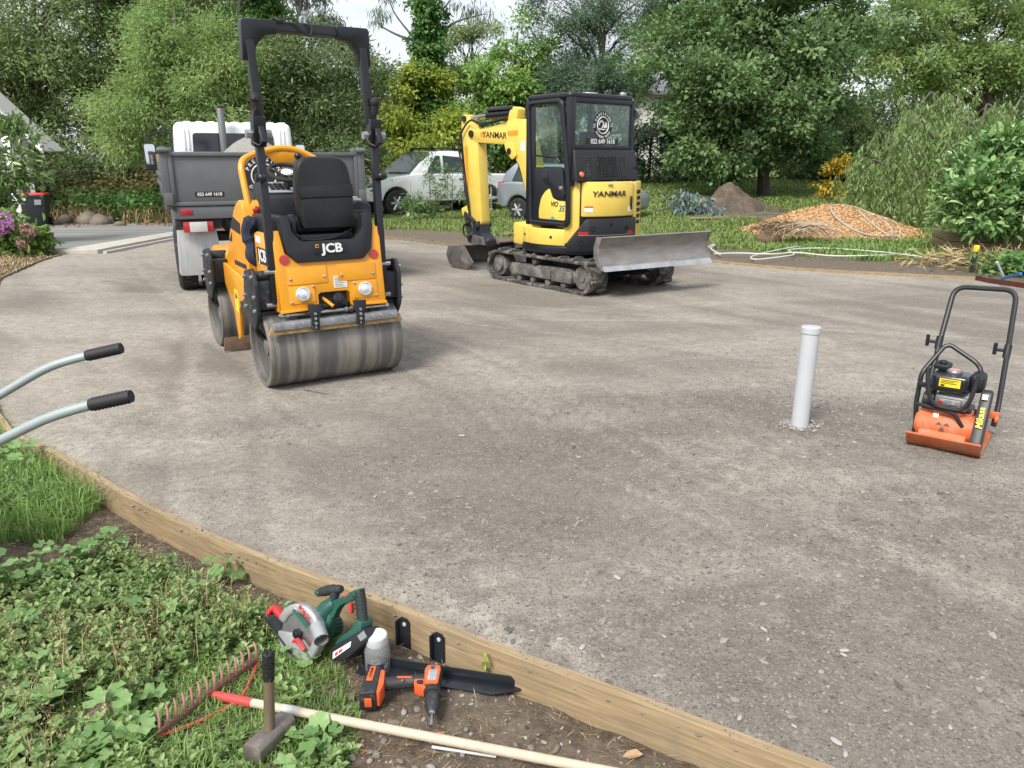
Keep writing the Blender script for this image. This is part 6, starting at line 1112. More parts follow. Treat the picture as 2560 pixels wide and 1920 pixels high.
tree('gum_tree', 'tall gum tree with hanging leaves above the roll bar', [T(760, -10, 29, 120, 60), T(820, 50, 29, 60, 50), T(680, -70, 29, 130, 70)], B_(740, 470, 29), 120, 50, .34, .22, .035, lm_gum, m_bark2, .13, 16, droop=1.3, shell=.9)
tree('dark_hedge_tree', 'broad dark olive tree framed by the roller roll bar', [T(730, 250, 22, 120, 150), T(850, 280, 22, 110, 140), T(780, 150, 22.5, 110, 80), T(900, 170, 23, 60, 70), T(660, 330, 21.5, 80, 110), T(800, 390, 21.5, 150, 90)], B_(770, 500, 22), 620, 66, .34, .14, .04, lm_dark, m_bark, .13, 12, shell=.55)
tree('golden_tree', 'golden green robinia beside the roller, brighter of the two', [T(1010, 240, 28, 85, 90), T(1060, 330, 27.6, 95, 95), T(990, 390, 27.8, 70, 80), T(1080, 220, 28.4, 55, 60), T(1110, 420, 28, 60, 50)], B_(1040, 470, 28), 520, 52, .33, .16, .085, lm_gold, m_bark, .09, 12, shell=.55, droop=.4)
tree('lime_tree', 'lime green robinia above the digger boom, duller of the two', [T(1230, 240, 29, 110, 85), T(1340, 210, 29, 75, 75), T(1180, 330, 28.6, 80, 75), T(1290, 330, 28.5, 110, 80), T(1265, 110, 29, 26, 60), T(1302, 100, 29, 18, 45), T(1420, 260, 28.6, 60, 40)], B_(1260, 470, 29), 560, 50, .32, .17, .09, lm_gold2, m_bark, .1, 12, shell=.55, droop=.4)
tree('dark_shrub', 'dark evergreen shrub mass between the ute and the golden trees', [T(960, 330, 30.5, 60, 70), T(1140, 250, 31, 60, 70), T(1180, 400, 30, 120, 60), T(1330, 400, 29.5, 110, 70), T(930, 430, 29, 80, 60), T(1060, 430, 30, 100, 60)], B_(1150, 460, 30), 480, 56, .36, .16, .06, lm_dark, m_bark, .1, 12, cat='shrub')
for i, (bl, u, Y, lab) in enumerate(((((-60, 330, 32, 150, 170), (120, 300, 33, 160, 150), (40, 180, 33, 140, 110)), 20, 32, 'background tree filling the wood behind the house roof'), (((340, 300, 32, 160, 160), (520, 250, 32, 150, 170), (620, 350, 31, 130, 130)), 450, 32, 'background tree closing the wood behind the truck cab'), (((780, 330, 31, 140, 140), (900, 380, 31, 110, 100), (860, 260, 32, 70, 80)), 800, 31, 'background tree behind the roller seat and ute'), (((2200, 330, 36, 160, 110), (2400, 300, 36, 180, 120), (2560, 320, 36, 160, 130)), 2380, 36, 'background shrubbery behind the weeping tree'))):
    tree('background_tree', lab, [T(*b) for b in bl], B_(u, 460, Y), 300, 50, .46, .20, .085, lm_olive if i < 2 else lm_dark, m_bark, .12, 6, group='trees at the back of the garden', shell=.7)
# ivy-covered pole tree with bare limbs
t = thing('ivy_tree', 'tall ivy covered trunk with sparse gum branches against the sky', 'tree', (*B_(1070, 480, 28), 0)); org = np.array(t.location); top = at(1068, -60, 28)
q = MB(); q.tube([(0, 0, 0), (0, 0, 3), tuple(top - t.location)], [.22, .18, .10], 9); q.build('trunk', m_bark, t)
n_ = 230; zz = rng.uniform(1.5, top.z, n_); c = np.stack([org[0] + np.interp(zz, [0, top.z], [0, top.x - org[0]]) + rng.normal(size=n_) * .16, org[1] + rng.normal(size=n_) * .16, zz], 1); out = unit(np.stack([rng.normal(size=n_), rng.normal(size=n_), np.zeros(n_)], 1)); c = c + out * .20
V, F, a = clump_leaves(c, out, 60, .22, .13, .11, droop=.5); obj('ivy_leaves', arr_mesh('ivy_leaves', V - org, F, lm_ivy, a), t)
q = MB(); tips = []
for pts in ([(1065, 140), (1030, 90), (985, 30), (960, -40)], [(1050, 105), (1000, 90), (960, 70), (940, 55)], [(1075, 60), (1110, 20), (1150, -30)], [(1080, 110), (1130, 60), (1190, 40), (1215, 35)]):
    P3 = [at(u, v, 28) - t.location for u, v in pts]; q.tube(smooth(P3, 4), [.055 - .045 * k / (4 * (len(pts) - 1)) for k in range(4 * (len(pts) - 1) + 1)], 6); tips += P3[-2:]
q.build('bare_limbs', m_bark2, t)
c = np.array([at(u, v, 28) for u, v in ((940, 50), (960, 35), (945, 25), (1200, 45), (1170, 25), (1215, 30), (1130, 10), (970, -10), (1185, 15))]); V, F, a = clump_leaves(c, np.tile([[0, 0, -1.]], (len(c), 1)), 46, .3, .24, .035, lm_gum and .2, droop=1.5); obj('gum_leaves', arr_mesh('gum_leaves', V - org, F, lm_gum, a), t)
tree('sparse_tree', 'thin sparse tree showing sky between branches right of the ivy trunk', [T(1150, 90, 33, 60, 35), T(1210, 110, 33, 50, 40), T(1110, 130, 33, 45, 35), T(1240, 80, 33, 30, 30)], B_(1160, 470, 33), 90, 40, .32, .13, .05, lm_olive, m_bark, .09, 26, shell=.9)
tree('dark_pine', 'dark blue-green tree with crooked limbs behind the digger cab', [T(1460, 80, 29, 120, 110), T(1420, 210, 28.5, 90, 80), T(1560, 40, 29.5, 110, 80), T(1500, 210, 28.5, 110, 70), T(1640, 30, 30, 90, 60), T(1390, 30, 29, 60, 60), T(1560, 280, 28, 110, 60)], B_(1500, 480, 29), 640, 60, .34, .16, .03, lm_blue, m_bark, .2, 26, shell=.75)
tree('broad_tree', 'broad dense green tree with one clear trunk standing on the lawn', [T(1900, 130, 25, 230, 150), T(1800, 240, 24.5, 160, 130), T(2010, 250, 24.6, 170, 130), T(1760, 90, 25.5, 130, 110), T(2080, 90, 25.5, 150, 120), T(1900, 330, 24.2, 170, 90), T(1790, 380, 24.4, 110, 55), T(2000, 400, 24.4, 110, 45), T(1900, -60, 25.5, 240, 90)], B_(1910, 490, 25), 1250, 60, .34, .155, .09, lm_mid, m_bark, .19, 16, shell=.6, top=at(1930, 60, 25))
tree('bright_tree', 'tall brighter green tree with dark trunk at the upper right corner', [T(2330, 60, 31, 150, 100), T(2480, 20, 31.5, 150, 110), T(2270, 180, 30.5, 110, 80), T(2440, 170, 30.5, 140, 80), T(2560, 170, 31, 110, 100), T(2350, -60, 31, 200, 80)], B_(2480, 480, 31), 620, 60, .40, .17, .08, lm_gold2 if 0 else lm_fresh, m_bark, .22, 18, shell=.7)
for i, (u, v, Y, ru, rv) in enumerate(((1620, 390, 30, 75, 70), (1720, 380, 30.5, 75, 75), (1800, 400, 31, 70, 60), (1990, 420, 31.5, 80, 40), (2080, 410, 31, 80, 55), (2180, 400, 30, 90, 70))):
    tree('hedge_shrub', ['dark hedge shrub just right of the digger cab', 'second dark hedge shrub right of the digger cab', 'dark hedge shrub left of the broad tree trunk', 'low hedge shrub just right of the broad tree trunk', 'hedge shrub left of the yellow leaved sapling', 'hedge shrub behind the yellow leaved sapling'][i], [T(u, v, Y, ru, rv), T(u + 20, v - 60, Y, ru * .9, rv)], B_(u, 460, Y), 150, 54, .33, .15, .06, lm_blue if i < 3 else lm_dark, m_bark, .06, 14, cat='hedge shrub', group='hedge shrubs along the back of the lawn', shell=.6)
# weeping shrub: long drooping strands
t = thing('weeping_tree', 'weeping tree with drooping strands behind the mulch heap', 'tree', (*B_(2380, 560, 18.6), .05)); org = np.array(t.location)
arches = [(2380, 250, 18.5), (2250, 330, 18), (2470, 260, 18.4), (2330, 230, 18.8), (2180, 400, 18), (2560, 240, 18.6), (2300, 290, 17.6), (2420, 300, 17.6), (2530, 330, 17.4), (2220, 450, 17.6), (2640, 300, 18.2)]
q = MB(); VV = []; FF = []; AA = []; off = 0; base0 = Vector((0, 0, 0))
for (u, v, Y) in arches:
    tp = at(u, v, Y) - t.location; q.tube(smooth([base0, tp * .45 + Vector((0, 0, .5)), tp * .85 + Vector((0, 0, .12)), tp, tp + Vector((.25 * (1 if u > 2380 else -1), -.1, -.25))], 4), [.05 - .042 * k / 16 for k in range(17)], 6)
    nb = 11; ns = nb * 6; st = np.repeat(np.array(tp) + rng.normal(size=(nb, 3)) * np.array([.50, .42, .10]), 6, 0) + rng.normal(size=(ns, 3)) * .05; bo_ = np.repeat(rng.normal(size=(nb, 2)) * .45, 6, 0); st[:, 2] -= .5 * np.hypot(st[:, 0] - tp.x, st[:, 1] - tp.y) ** 2
    for s_, ob in zip(st, bo_):
        ln_ = min(max(.5, rng.uniform(.7, 1.9)), s_[2] - .12); m_ = int(ln_ / .05)
        if m_ < 3: continue
        tt = np.linspace(0, 1, m_); o_ = ob + rng.normal(size=2) * .10; p = s_ + np.stack([o_[0] * tt ** .7 * .5, o_[1] * tt ** .7 * .5 - .1 * tt, -tt ** 1.2 * ln_], 1)
        D = np.stack([rng.normal(size=m_) * .5, rng.normal(size=m_) * .5, -np.ones(m_)], 1); V, F = leaf_arrays(p, D, unit(rng.normal(size=(m_, 3)) + np.array([0, -.6, .5])), .15 * (.6 + .7 * rng.random(m_)), .034 * (.7 + .6 * rng.random(m_)), .2)
        VV.append(V); FF.append(F + off); off += len(V); h_ = rng.random(); AA.append(np.clip(h_ * .5 + rng.random(m_) * .6, 0, 1))
q.build('branches', m_bark2, t); obj('hanging_leaves', arr_mesh('hanging_leaves', np.concatenate(VV), np.concatenate(FF), lm_weep, np.concatenate(AA)), t)
# camellia on the right edge
tree('camellia_bush', 'glossy leaved camellia bush at the right edge of the lawn', [T(2485, 450, 13.6, 92, 66), T(2430, 515, 13.3, 70, 52), T(2555, 410, 13.8, 82, 66), T(2515, 545, 13.2, 88, 44), T(2590, 490, 13.4, 80, 76)], B_(2500, 630, 13.6), 380, 22, .22, .145, .07, lm_cam, m_bark, .05, 16, cat='shrub', shape=6, shell=.45, indiv=290, fold=.12)
tree('yellow_sapling', 'small sapling with yellow leaves behind the mulch heap', [T(2090, 455, 21, 38, 40), T(2105, 415, 21, 18, 25), T(2070, 470, 21, 20, 30)], B_(2095, 530, 21), 70, 16, .13, .115, .06, lm_yel, m_bark2, .025, 24, shape=6, shell=.9, indiv=160, droop=.7)
# four leafy saplings in front of the ute
for i, (u, v, ru, rv) in enumerate(((1025, 470, 28, 55), (1075, 450, 30, 75), (1130, 440, 34, 80), (1190, 450, 40, 80))):
    tree('hedge_sapling', ['leftmost leafy sapling in front of the white ute wheel', 'leafy sapling in front of the white ute door, second from left', 'leafy sapling in front of the white ute door, third from left', 'rightmost bushy sapling against the digger arm'][i], [T(u, v, 20.8, ru, rv), T(u + 6, v + 55, 20.7, ru * 1.2, rv * .5)], B_(u, 545, 20.8), 22, 20, .15, .16, .028, lm_mid, m_bark2, .014, 12, cat='sapling', group='saplings planted in front of the white ute', shell=.95, droop=.4)
# left: glossy shrub and hydrangea by the house
tree('glossy_shrub', 'leafy bright shrub against the white house corner', [T(0, 420, 14.6, 70, 70), T(32, 350, 15, 48, 55), T(-60, 480, 14.6, 80, 80), T(-30, 540, 14.4, 60, 40)], B_(0, 610, 14.8), 170, 26, .20, .125, .05, leafmat('leaves_glossy', [(0.099, 0.176, 0.053), (0.187, 0.286, 0.090), (0.308, 0.396, 0.165)], .3, .3, .6), m_bark, .04, 14, cat='shrub', shape=6, shell=.6, indiv=150)
hy = tree('hydrangea_bush', 'hydrangea bush with mauve flower heads at the left edge', [T(20, 595, 13.4, 52, 38), T(-30, 565, 13.6, 48, 42), T(62, 612, 13.3, 26, 20)], B_(20, 650, 13.5), 110, 20, .18, .13, .085, leafmat('leaves_hydrangea', [(0.100, 0.190, 0.035), (0.160, 0.270, 0.060), (0.240, 0.350, 0.100)], .3, .4), m_bark, .02, 10, cat='shrub', shape=6, shell=.6, indiv=120)
lm_fl = leafmat('hydrangea_petals', [(0.420, 0.160, 0.420), (0.520, 0.220, 0.500), (0.600, 0.340, 0.520)], .3, .6); lm_fl2 = leafmat('faded_petals', [(0.300, 0.140, 0.130), (0.380, 0.200, 0.190), (0.420, 0.280, 0.240)], .25, .6)
for (u, v, r_, f_) in ((12, 548, .15, 0), (15, 565, .13, 0), (-2, 575, .1, 0), (58, 610, .12, 1), (62, 572, .09, 1), (80, 580, .08, 1), (10, 650, .13, 1)):
    p = at(u, v, 13.1) - hy.location; n_ = 110; d = rdir(n_); P_ = np.array(p) + d * r_ * .85; V, F = leaf_arrays(P_, rdir(n_), d, np.full(n_, .045), np.full(n_, .042), .1); obj('flower_head', arr_mesh('flower_head', V, F, lm_fl2 if f_ else lm_fl, rng.random(n_)), hy)
# uprooted blue-grey gum branch on the lawn
t = thing('gum_branch', 'cut branch of blue-grey gum leaves lying beside the dirt mound', 'branch', (*B_(1740, 540, 20.2), float(TZ(*B_(1740, 540, 20.2))))); org = np.array(t.location)
q = MB(); q.tube(smooth([(-1.0, 0, .1), (-.5, 0, .25), (0, 0, .5), (.4, .1, .2)], 4), [.03] * 6 + [.02] * 7, 6); q.build('stem', m_bark2, t)
c = np.array([at(u, v, 20.1) for u, v in ((1700, 500), (1720, 485), (1745, 510), (1760, 530), (1775, 525), (1730, 525), (1710, 520), (1768, 545), (1750, 540))]); V, F, a = clump_leaves(c, np.tile([[0, -.3, -.6]], (9, 1)), 42, .30, .16, .07, droop=.8, shape=6); obj('gum_leaves', arr_mesh('gum_leaves', V - org, F, lm_euc, a), t)
# ---------------- background things ----------------
def car_wheel(par, x, y, s, r=.36, w=.25, m=m_rub, rim=m_zinc):
    q = MB(); q.lathe([(r * .62, -w / 2), (r * .92, -w / 2), (r, -w * .36), (r, w * .36), (r * .92, w / 2), (r * .62, w / 2)], 36, Matrix.Translation((x, y, r)) @ RX); ty = q.build('tyre', m, par, ang=25)
    q = MB(); q.lathe([(r * .64, -w * .3), (r * .64, w * .44), (r * .56, w * .46), (r * .5, w * .2), (r * .15, w * .3), (.0001, w * .32)], 28, Matrix.Translation((x, y, r)) @ (RX if s > 0 else Matrix.Rotation(R(-90), 4, 'Y'))); rm = q.build('rim', m_blk, ty)
    q = MB()
    for k in range(6): a = k * math.pi / 3; q.tube([(x + s * w * .42, y, r), (x + s * w * .46, y + r * .58 * math.cos(a), r + r * .58 * math.sin(a))], [.05, .035], 6)
    q.build('spokes', rim, rm)
def loft(sections, closed_ends=True):
    """sections: list of equal-length rings of (x,y,z)"""
    mb = MB(); n = len(sections[0]); vs = [p for s in sections for p in s]; fs = []
    for i in range(len(sections) - 1):
        for k in range(n): fs.append((i * n + k, i * n + (k + 1) % n, (i + 1) * n + (k + 1) % n, (i + 1) * n + k))
    if closed_ends: fs += [tuple(reversed(range(n))), tuple((len(sections) - 1) * n + k for k in range(n))]
    mb.add(vs, fs); return mb
m_cgl = mat('car_glass', (.03, .05, .045), .08, spec=.35, var=.5, vs=2)
# white ute (local y forward)
ut = thing('utility_vehicle', 'white double cab ute parked behind the saplings', 'ute', (-2.55, 24.15, 0), 128)
w = .93
body = [(-2.65, .55), (-2.65, 1.08), (-2.6, 1.12), (-.75, 1.14), (1.0, 1.16), (1.15, 1.13), (2.0, 1.06), (2.45, .98), (2.62, .85), (2.66, .62), (2.62, .45), (2.15, .40)]
arch = lambda c: [(c + .46 * math.cos(R(a)), .36 + .46 * math.sin(R(a))) for a in range(10, 171, 16)]
q = MB(); q.prism(body + arch(1.62) + [(1.05, .38), (-1.0, .38)] + arch(-1.6) + [(-2.2, .42)], 'x', -w, w); ub = q.build('body', m_white, ut, bevel=.07, seg=3)
q = loft([[(-w + .06, 1.12, 1.12), (w - .06, 1.12, 1.12), (w - .06, -.80, 1.12), (-w + .06, -.80, 1.12)], [(-w + .10, .75, 1.45), (w - .10, .75, 1.45), (w - .10, -.80, 1.45), (-w + .10, -.80, 1.45)], [(-w + .20, .25, 1.76), (w - .20, .25, 1.76), (w - .20, -.72, 1.76), (-w + .20, -.72, 1.76)], [(-w + .30, .10, 1.80), (w - .30, .10, 1.80), (w - .30, -.65, 1.80), (-w + .30, -.65, 1.80)]]); cbn = q.build('cabin', m_white, ut, bevel=.04, seg=3)
q = MB(); q.add([(-w + .16, 1.10, 1.17), (w - .16, 1.10, 1.17), (w - .25, .30, 1.735), (-w + .25, .30, 1.735)], [(0, 1, 2, 3)]); o = q.build('windscreen', m_cgl, cbn); o.location = (0, .03, .035)
for s in (-1, 1):
    for nm, pl in (('front_side_window', [(.62, 1.19), (.10, 1.19), (.08, 1.66), (.22, 1.67)]), ('rear_side_window', [(.0, 1.19), (-.66, 1.19), (-.62, 1.62), (-.02, 1.67)])):
        q = MB(); q.add([(s * (w - .02 - .20 * (z - 1.12)), y, z) for y, z in pl], [(0, 1, 2, 3)]); q.build(nm, m_cgl, cbn)
    car_wheel(ut, s * .80, 1.62, s); car_wheel(ut, s * .80, -1.6, s)
    q = MB(); q.prism(rpoly([(2.28, .83), (2.56, .80), (2.58, .90), (2.30, .97)], .03), 'x', s * (w - .25), s * (w + .004)); q.build('headlight', mat('headlight_glass', (.25, .27, .3), .08, .6, var=.4, vs=8, coat=1), ut, bevel=.01)
    q = MB(); q.bb(s * .55, s * .75, 2.60, 2.672, .52, .62); q.build('fog_light', m_blk, ut, bevel=.02)
    q = MB(); q.box((s * (w + .10), .72, 1.22), (.2, .12, .18)); q.build('door_mirror', m_white, ut, bevel=.04)
    for y in (.0, -.95 + .25): q = MB(); q.bb(s * w, s * (w + .025), y, y + .2, .985, 1.015); q.build('door_handle', m_blk, ut, bevel=.008)
    for y in (.52, -.10, -.80): q = MB(); q.bb(s * (w - .002), s * (w + .003), y, y + .012, .50, 1.12); q.build('door_seam', m_blk, ut)
    q = MB(); q.tube([(s * .58, .2, 1.86), (s * .58, -.72, 1.86)], .02, 6); q.build('roof_rail', m_blk, cbn)
for y in (.15, -.55): q = MB(); q.bb(-.68, .68, y - .04, y + .04, 1.85, 1.89); q.bb(-.66, -.58, y - .03, y + .03, 1.76, 1.86); q.bb(.58, .66, y - .03, y + .03, 1.76, 1.86); q.build('roof_bar', m_blk, cbn, bevel=.01)
q = MB(); q.bb(-.6, .6, 2.60, 2.675, .66, .90); gq = q.build('grille', m_blk, ut, bevel=.02); q = MB(); q.ball((0, 2.675, .79), .07, 14, 8, (1.6, .3, .8)); q.build('oval_badge', mat('badge_blue', (.02, .05, .14), .2, coat=.8), gq); q = MB(); [q.bb(-.55, .55, 2.675, 2.685, z, z + .02) for z in (.70, .86)]; q.build('grille_bar', m_zinc, gq)
q = MB(); q.bb(-.5, .5, 2.63, 2.66, .46, .56); q.build('lower_intake', m_blk, ut, bevel=.02)
# silver hatchback hidden behind the digger
sc_ = thing('silver_hatchback', 'silver hatchback mostly hidden behind the digger', 'car', (1.55, 20.6, 0), -128)
q = MB(); arch2 = lambda c: [(c + .37 * math.cos(R(a)), .30 + .37 * math.sin(R(a))) for a in range(10, 171, 20)]
q.prism([(-1.80, .40), (-1.86, .60), (-1.80, .98), (-1.2, 1.02), (.9, .96), (1.6, .86), (1.85, .70), (1.85, .4), (1.7, .34)] + arch2(1.2) + [(.7, .30), (-.7, .30)] + arch2(-1.15) + [(-1.65, .34)], 'x', -.82, .82)
m_sil = mat('silver_paint', (.42, .46, .52), .28, .55, var=.05, coat=.6); q.build('body', m_sil, sc_, bevel=.09, seg=3)
q = loft([[(-.78, 1.0, .98), (.78, 1.0, .98), (.78, -1.75, .98), (-.78, -1.75, .98)], [(-.70, .55, 1.25), (.70, .55, 1.25), (.70, -1.65, 1.25), (-.70, -1.65, 1.25)], [(-.58, .05, 1.46), (.58, .05, 1.46), (.58, -1.40, 1.48), (-.58, -1.40, 1.48)]]); cc2 = q.build('cabin', m_sil, sc_, bevel=.06, seg=3)
q = MB(); q.add([(-.60, -1.735, 1.04), (.60, -1.735, 1.04), (.52, -1.47, 1.42), (-.52, -1.47, 1.42)], [(0, 1, 2, 3)]); o = q.build('rear_window', m_cgl, cc2); o.location = (0, -.02, .01)
for s in (-1, 1):
    q = MB(); q.prism(rpoly([(-1.86, .72), (-1.70, .72), (-1.60, 1.0), (-1.80, 1.0)], .03), 'x', s * .62, s * .80); q.build('tail_light', m_red, sc_, bevel=.02); car_wheel(sc_, s * .72, 1.2, s, .30, .19); car_wheel(sc_, s * .72, -1.15, s, .30, .19)
    q = MB(); q.add([(s * .795, .62, 1.03), (s * .795, -1.35, 1.03), (s * .645, -1.25, 1.40), (s * .645, .12, 1.40)], [(0, 1, 2, 3)]); q.build('side_window', m_cgl, cc2)
q = MB(); q.bb(-.26, .26, -1.885, -1.87, .55, .67); q.build('number_plate', m_stick, sc_)
# galvanised trailer
tr = thing('box_trailer', 'galvanised trailer with its drawbar left of the silver car', 'trailer', (.35, 24.0, 0), 80)
m_galv = mat('galvanised', (.46, .48, .49), .45, .7, var=.2, vs=10)
q = MB(); q.bb(-.6, .6, -2.0, .0, .5, .54); q.build('deck', m_galv, tr)
for z in (.62, .74, .86): q = MB(); [q.tube(p, .018, 4) for p in ([(-.6, -2, z), (-.6, 0, z)], [(.6, -2, z), (.6, 0, z)], [(-.6, 0, z), (.6, 0, z)])]; q.build('side_rail', m_galv, tr)
for x, y in ((-.6, 0), (.6, 0), (-.6, -2), (.6, -2), (-.6, -1), (.6, -1)): q = MB(); q.bb(x - .02, x + .02, y - .02, y + .02, .5, .9); q.build('stanchion', m_galv, tr)
q = MB(); q.hexa([(-.4, 0, .42), (.4, 0, .42), (.05, .9, .42), (-.05, .9, .42)], [(-.4, 0, .48), (.4, 0, .48), (.05, .9, .48), (-.05, .9, .48)]); q.bb(-.04, .04, .8, 1.3, .40, .48); q.build('drawbar', m_galv, tr); q = MB(); q.cyl((.0, 1.0, 0), (0, 1.0, .75), .025); q.cyl((0, 1.0, .0), (0, 1.0, .12), .06); q.build('jockey_wheel', m_galv, tr)
for s in (-1, 1): car_wheel(tr, s * .72, -1.1, s, .28, .16)
q = MB(); q.ball((-.4, .02, .93), .09, 10, 8, (.7, .4, 1)); q.build('red_tag', m_red, tr)
for s in (-1, 1): q = MB(); q.cyl((s * .5, -.1, .0), (s * .5, -.1, .5), .03); q.build('stand_leg', m_blk, tr)
# house corner, bin
m_wall = mat('painted_weatherboard', (.46, .455, .44), .7, var=.05)
hs = thing('house', 'white house corner with barge board and post at the left edge', 'house', (-13.2, 18.6, 0))
lo = lambda u, v, Y: at(u, v, Y) - hs.location
e0, e1 = lo(104, 366, 18.2), lo(-260, 48, 18.2); RD = Vector((-3.75, 4.6, 0)); th = Vector((0, 0, .15))
q = MB(); q.hexa([tuple(e1 - th), tuple(e0 - th), tuple(e0 - th + Vector((0, .05, 0))), tuple(e1 - th + Vector((0, .05, 0)))], [tuple(e1), tuple(e0), tuple(e0 + Vector((0, .05, 0))), tuple(e1 + Vector((0, .05, 0)))]); q.build('barge_board', m_white, hs, bevel=.006)
q = MB(); a_, b_ = e1 + Vector((0, -.04, .02)), e0 + Vector((.04, -.04, .0)); q.hexa([tuple(a_), tuple(b_), tuple(b_ + RD), tuple(a_ + RD)], [tuple(a_ + Vector((0, 0, .05))), tuple(b_ + Vector((0, 0, .05))), tuple(b_ + RD + Vector((0, 0, .05))), tuple(a_ + RD + Vector((0, 0, .05)))]); rf_ = q.build('roof', mat('roof_iron', (.40, .42, .44), .5, .2), hs)
for k in range(9): f = .06 + .1 * k; c = e1.lerp(e0, f) + Vector((0, -.05, .09)); q = MB(); q.tube([c, c + RD], .025, 6); q.build('roof_rib', MC['roof_iron'], rf_)
q = MB(); pz = lo(58, 568, 18.95); q.bb(pz.x - .09, pz.x + .09, pz.y - .09, pz.y + .09, 0, 2.1); q.build('corner_post', m_white, hs, bevel=.006)
q = MB(); q.hexa([(pz.x - 6, pz.y + .9, 0), (pz.x - .1, pz.y + .9, 0), (pz.x - 3.6, pz.y + 5, 0), (pz.x - 7, pz.y + 5, 0)], [(pz.x - 6, pz.y + .9, 5), (pz.x - .1, pz.y + .9, 1.7), (pz.x - 3.6, pz.y + 5, 1.7), (pz.x - 7, pz.y + 5, 5)]); q.build('wall', m_wall, hs)
q = MB(); q.bb(pz.x - 1.4, pz.x - .25, pz.y + .85, pz.y + .9, 0, 1.5); q.build('dark_doorway', m_rub, hs)
q = MB(); s0_, s1_ = e1 - th + Vector((0, .3, .04)), e0 - th + Vector((-.1, .3, .04)); q.hexa([tuple(s0_), tuple(s1_), tuple(s1_ + Vector((0, .8, 0))), tuple(s0_ + Vector((0, .8, 0)))], [tuple(s0_ + Vector((0, 0, .02))), tuple(s1_ + Vector((0, 0, .02))), tuple(s1_ + Vector((0, .8, .02))), tuple(s0_ + Vector((0, .8, .02)))]); q.build('soffit', m_wall, hs)
bc = gp(86, 566, .05); bn = thing('wheelie_bin', 'black wheelie bin with red lid beside the house post', 'bin', (bc.x, bc.y + .2, .05), 18)
m_bin = mat('bin_green_black', (.018, .024, .026), .5, var=.1)
q = MB(); q.hexa([(-.20, -.20, .02), (.20, -.20, .02), (.20, .20, .02), (-.20, .20, .02)], [(-.27, -.28, .70), (.27, -.28, .70), (.27, .26, .70), (-.27, .26, .70)]); q.bb(-.28, .28, -.29, .27, .66, .71); q.build('bin_body', m_bin, bn, bevel=.02)
q = MB(); q.hexa([(-.29, -.31, .715), (.29, -.31, .715), (.29, .28, .715), (-.29, .28, .715)], [(-.26, -.28, .78), (.26, -.28, .78), (.26, .28, .76), (-.26, .28, .76)]); q.build('bin_lid', mat('bin_lid_red', (.55, .03, .035), .5), bn, bevel=.02)
for s in (-1, 1): q = MB(); q.cyl((s * .22, .2, .1), (s * .27, .2, .1), .1, n=20); q.build('bin_wheel', m_rub, bn, bevel=.01)
q = MB(); q.add([(.04, -.2755, .50), (.18, -.2755, .50), (.19, -.284, .62), (.05, -.284, .62)], [(0, 1, 2, 3)]); q.build('bin_sticker', mat('grey_sticker', (.35, .36, .36), .6, var=.4, vs=40), bn, M=MT((0, -.006, 0))); q = MB(); q.add([(-.20, -.283, .60), (-.12, -.283, .60), (-.12, -.288, .66), (-.20, -.288, .66)], [(0, 1, 2, 3)]); q.build('bin_sticker', m_stick, bn, M=MT((0, -.006, 0)))
# far neighbour house
fh = thing('neighbour_house', 'distant house with dark roof seen between trees above the digger', 'house', tuple(at(1650, 400, 52))); fh.location.z = 0
z_ = at(1650, 225, 52).z
q = MB(); q.bb(-3, 3, -.2, 5, 0, z_ - .2); q.build('wall', mat('cream_wall', (.55, .55, .50), .8), fh); q = MB(); q.hexa([(-3.6, -.8, z_ - .2), (3.6, -.8, z_ - .2), (3.6, 5.6, z_ - .2), (-3.6, 5.6, z_ - .2)], [(-1.0, 2, z_ + 1.0), (3.6, 2, z_ + 1.0), (3.6, 2.6, z_ + 1.0), (-1.0, 2.6, z_ + 1.0)]); q.build('roof', mat('grey_roof', (.13, .14, .155), .6), fh); q = MB(); q.bb(-3.65, 3.65, -.9, -.78, z_ - .32, z_ - .12); q.build('gutter', mat('grey_roof', (.13, .14, .155), .6), fh)
# ---- mulch heap with chips
mc = at(2075, 560, 17.0); mh = thing('mulch_heap', 'orange bark mulch heap on the lawn with hose loops over it', 'mulch heap', (mc.x, mc.y, float(TZ(mc.x, mc.y)) - .02))
def mulch_z(x, y): r = np.sqrt((x / 2.05) ** 2 + (y / 1.5) ** 2); return np.maximum(0, .70 * np.clip(1.02 - r, 0, 1) ** .8 - .02) * (1 + .12 * (fbm(x * 2 + 9, y * 2, 3) - .5)) + (fbm(x * 7, y * 7, 2) - .5) * .05 - .03
o = grid_obj('mulch_mound', np.linspace(-2.2, 2.2, 60), np.linspace(-1.7, 1.7, 46), mulch_z, ground_mat('bark_mulch', 'mulch'), keep=lambda x, y: (x / 2.2) ** 2 + (y / 1.62) ** 2 < 1, kind=None); o.parent = mh
lm_chip = leafmat('bark_chips', [(.36, .20, .085), (.54, .34, .15), (.70, .50, .27)], .05, .85)
n_ = 16000; a = rng.random(n_) * 6.283; r_ = np.sqrt(rng.random(n_)); P_ = np.stack([2.16 * r_ * np.cos(a), 1.58 * r_ * np.sin(a), np.zeros(n_)], 1); P_[:, 2] = mulch_z(P_[:, 0], P_[:, 1]) + .004 + .02 * rng.random(n_)
V, F = leaf_arrays(P_, unit(rng.normal(size=(n_, 3)) * [1, 1, .45]), unit(rng.normal(size=(n_, 3)) * .5 + [0, -.2, 1]), .055 * (.5 + rng.random(n_)), .024 * (.5 + rng.random(n_)), .1); tag(obj('bark_chips', arr_mesh('bark_chips', V, F, lm_chip, rng.random(n_)), mh), kind='stuff')
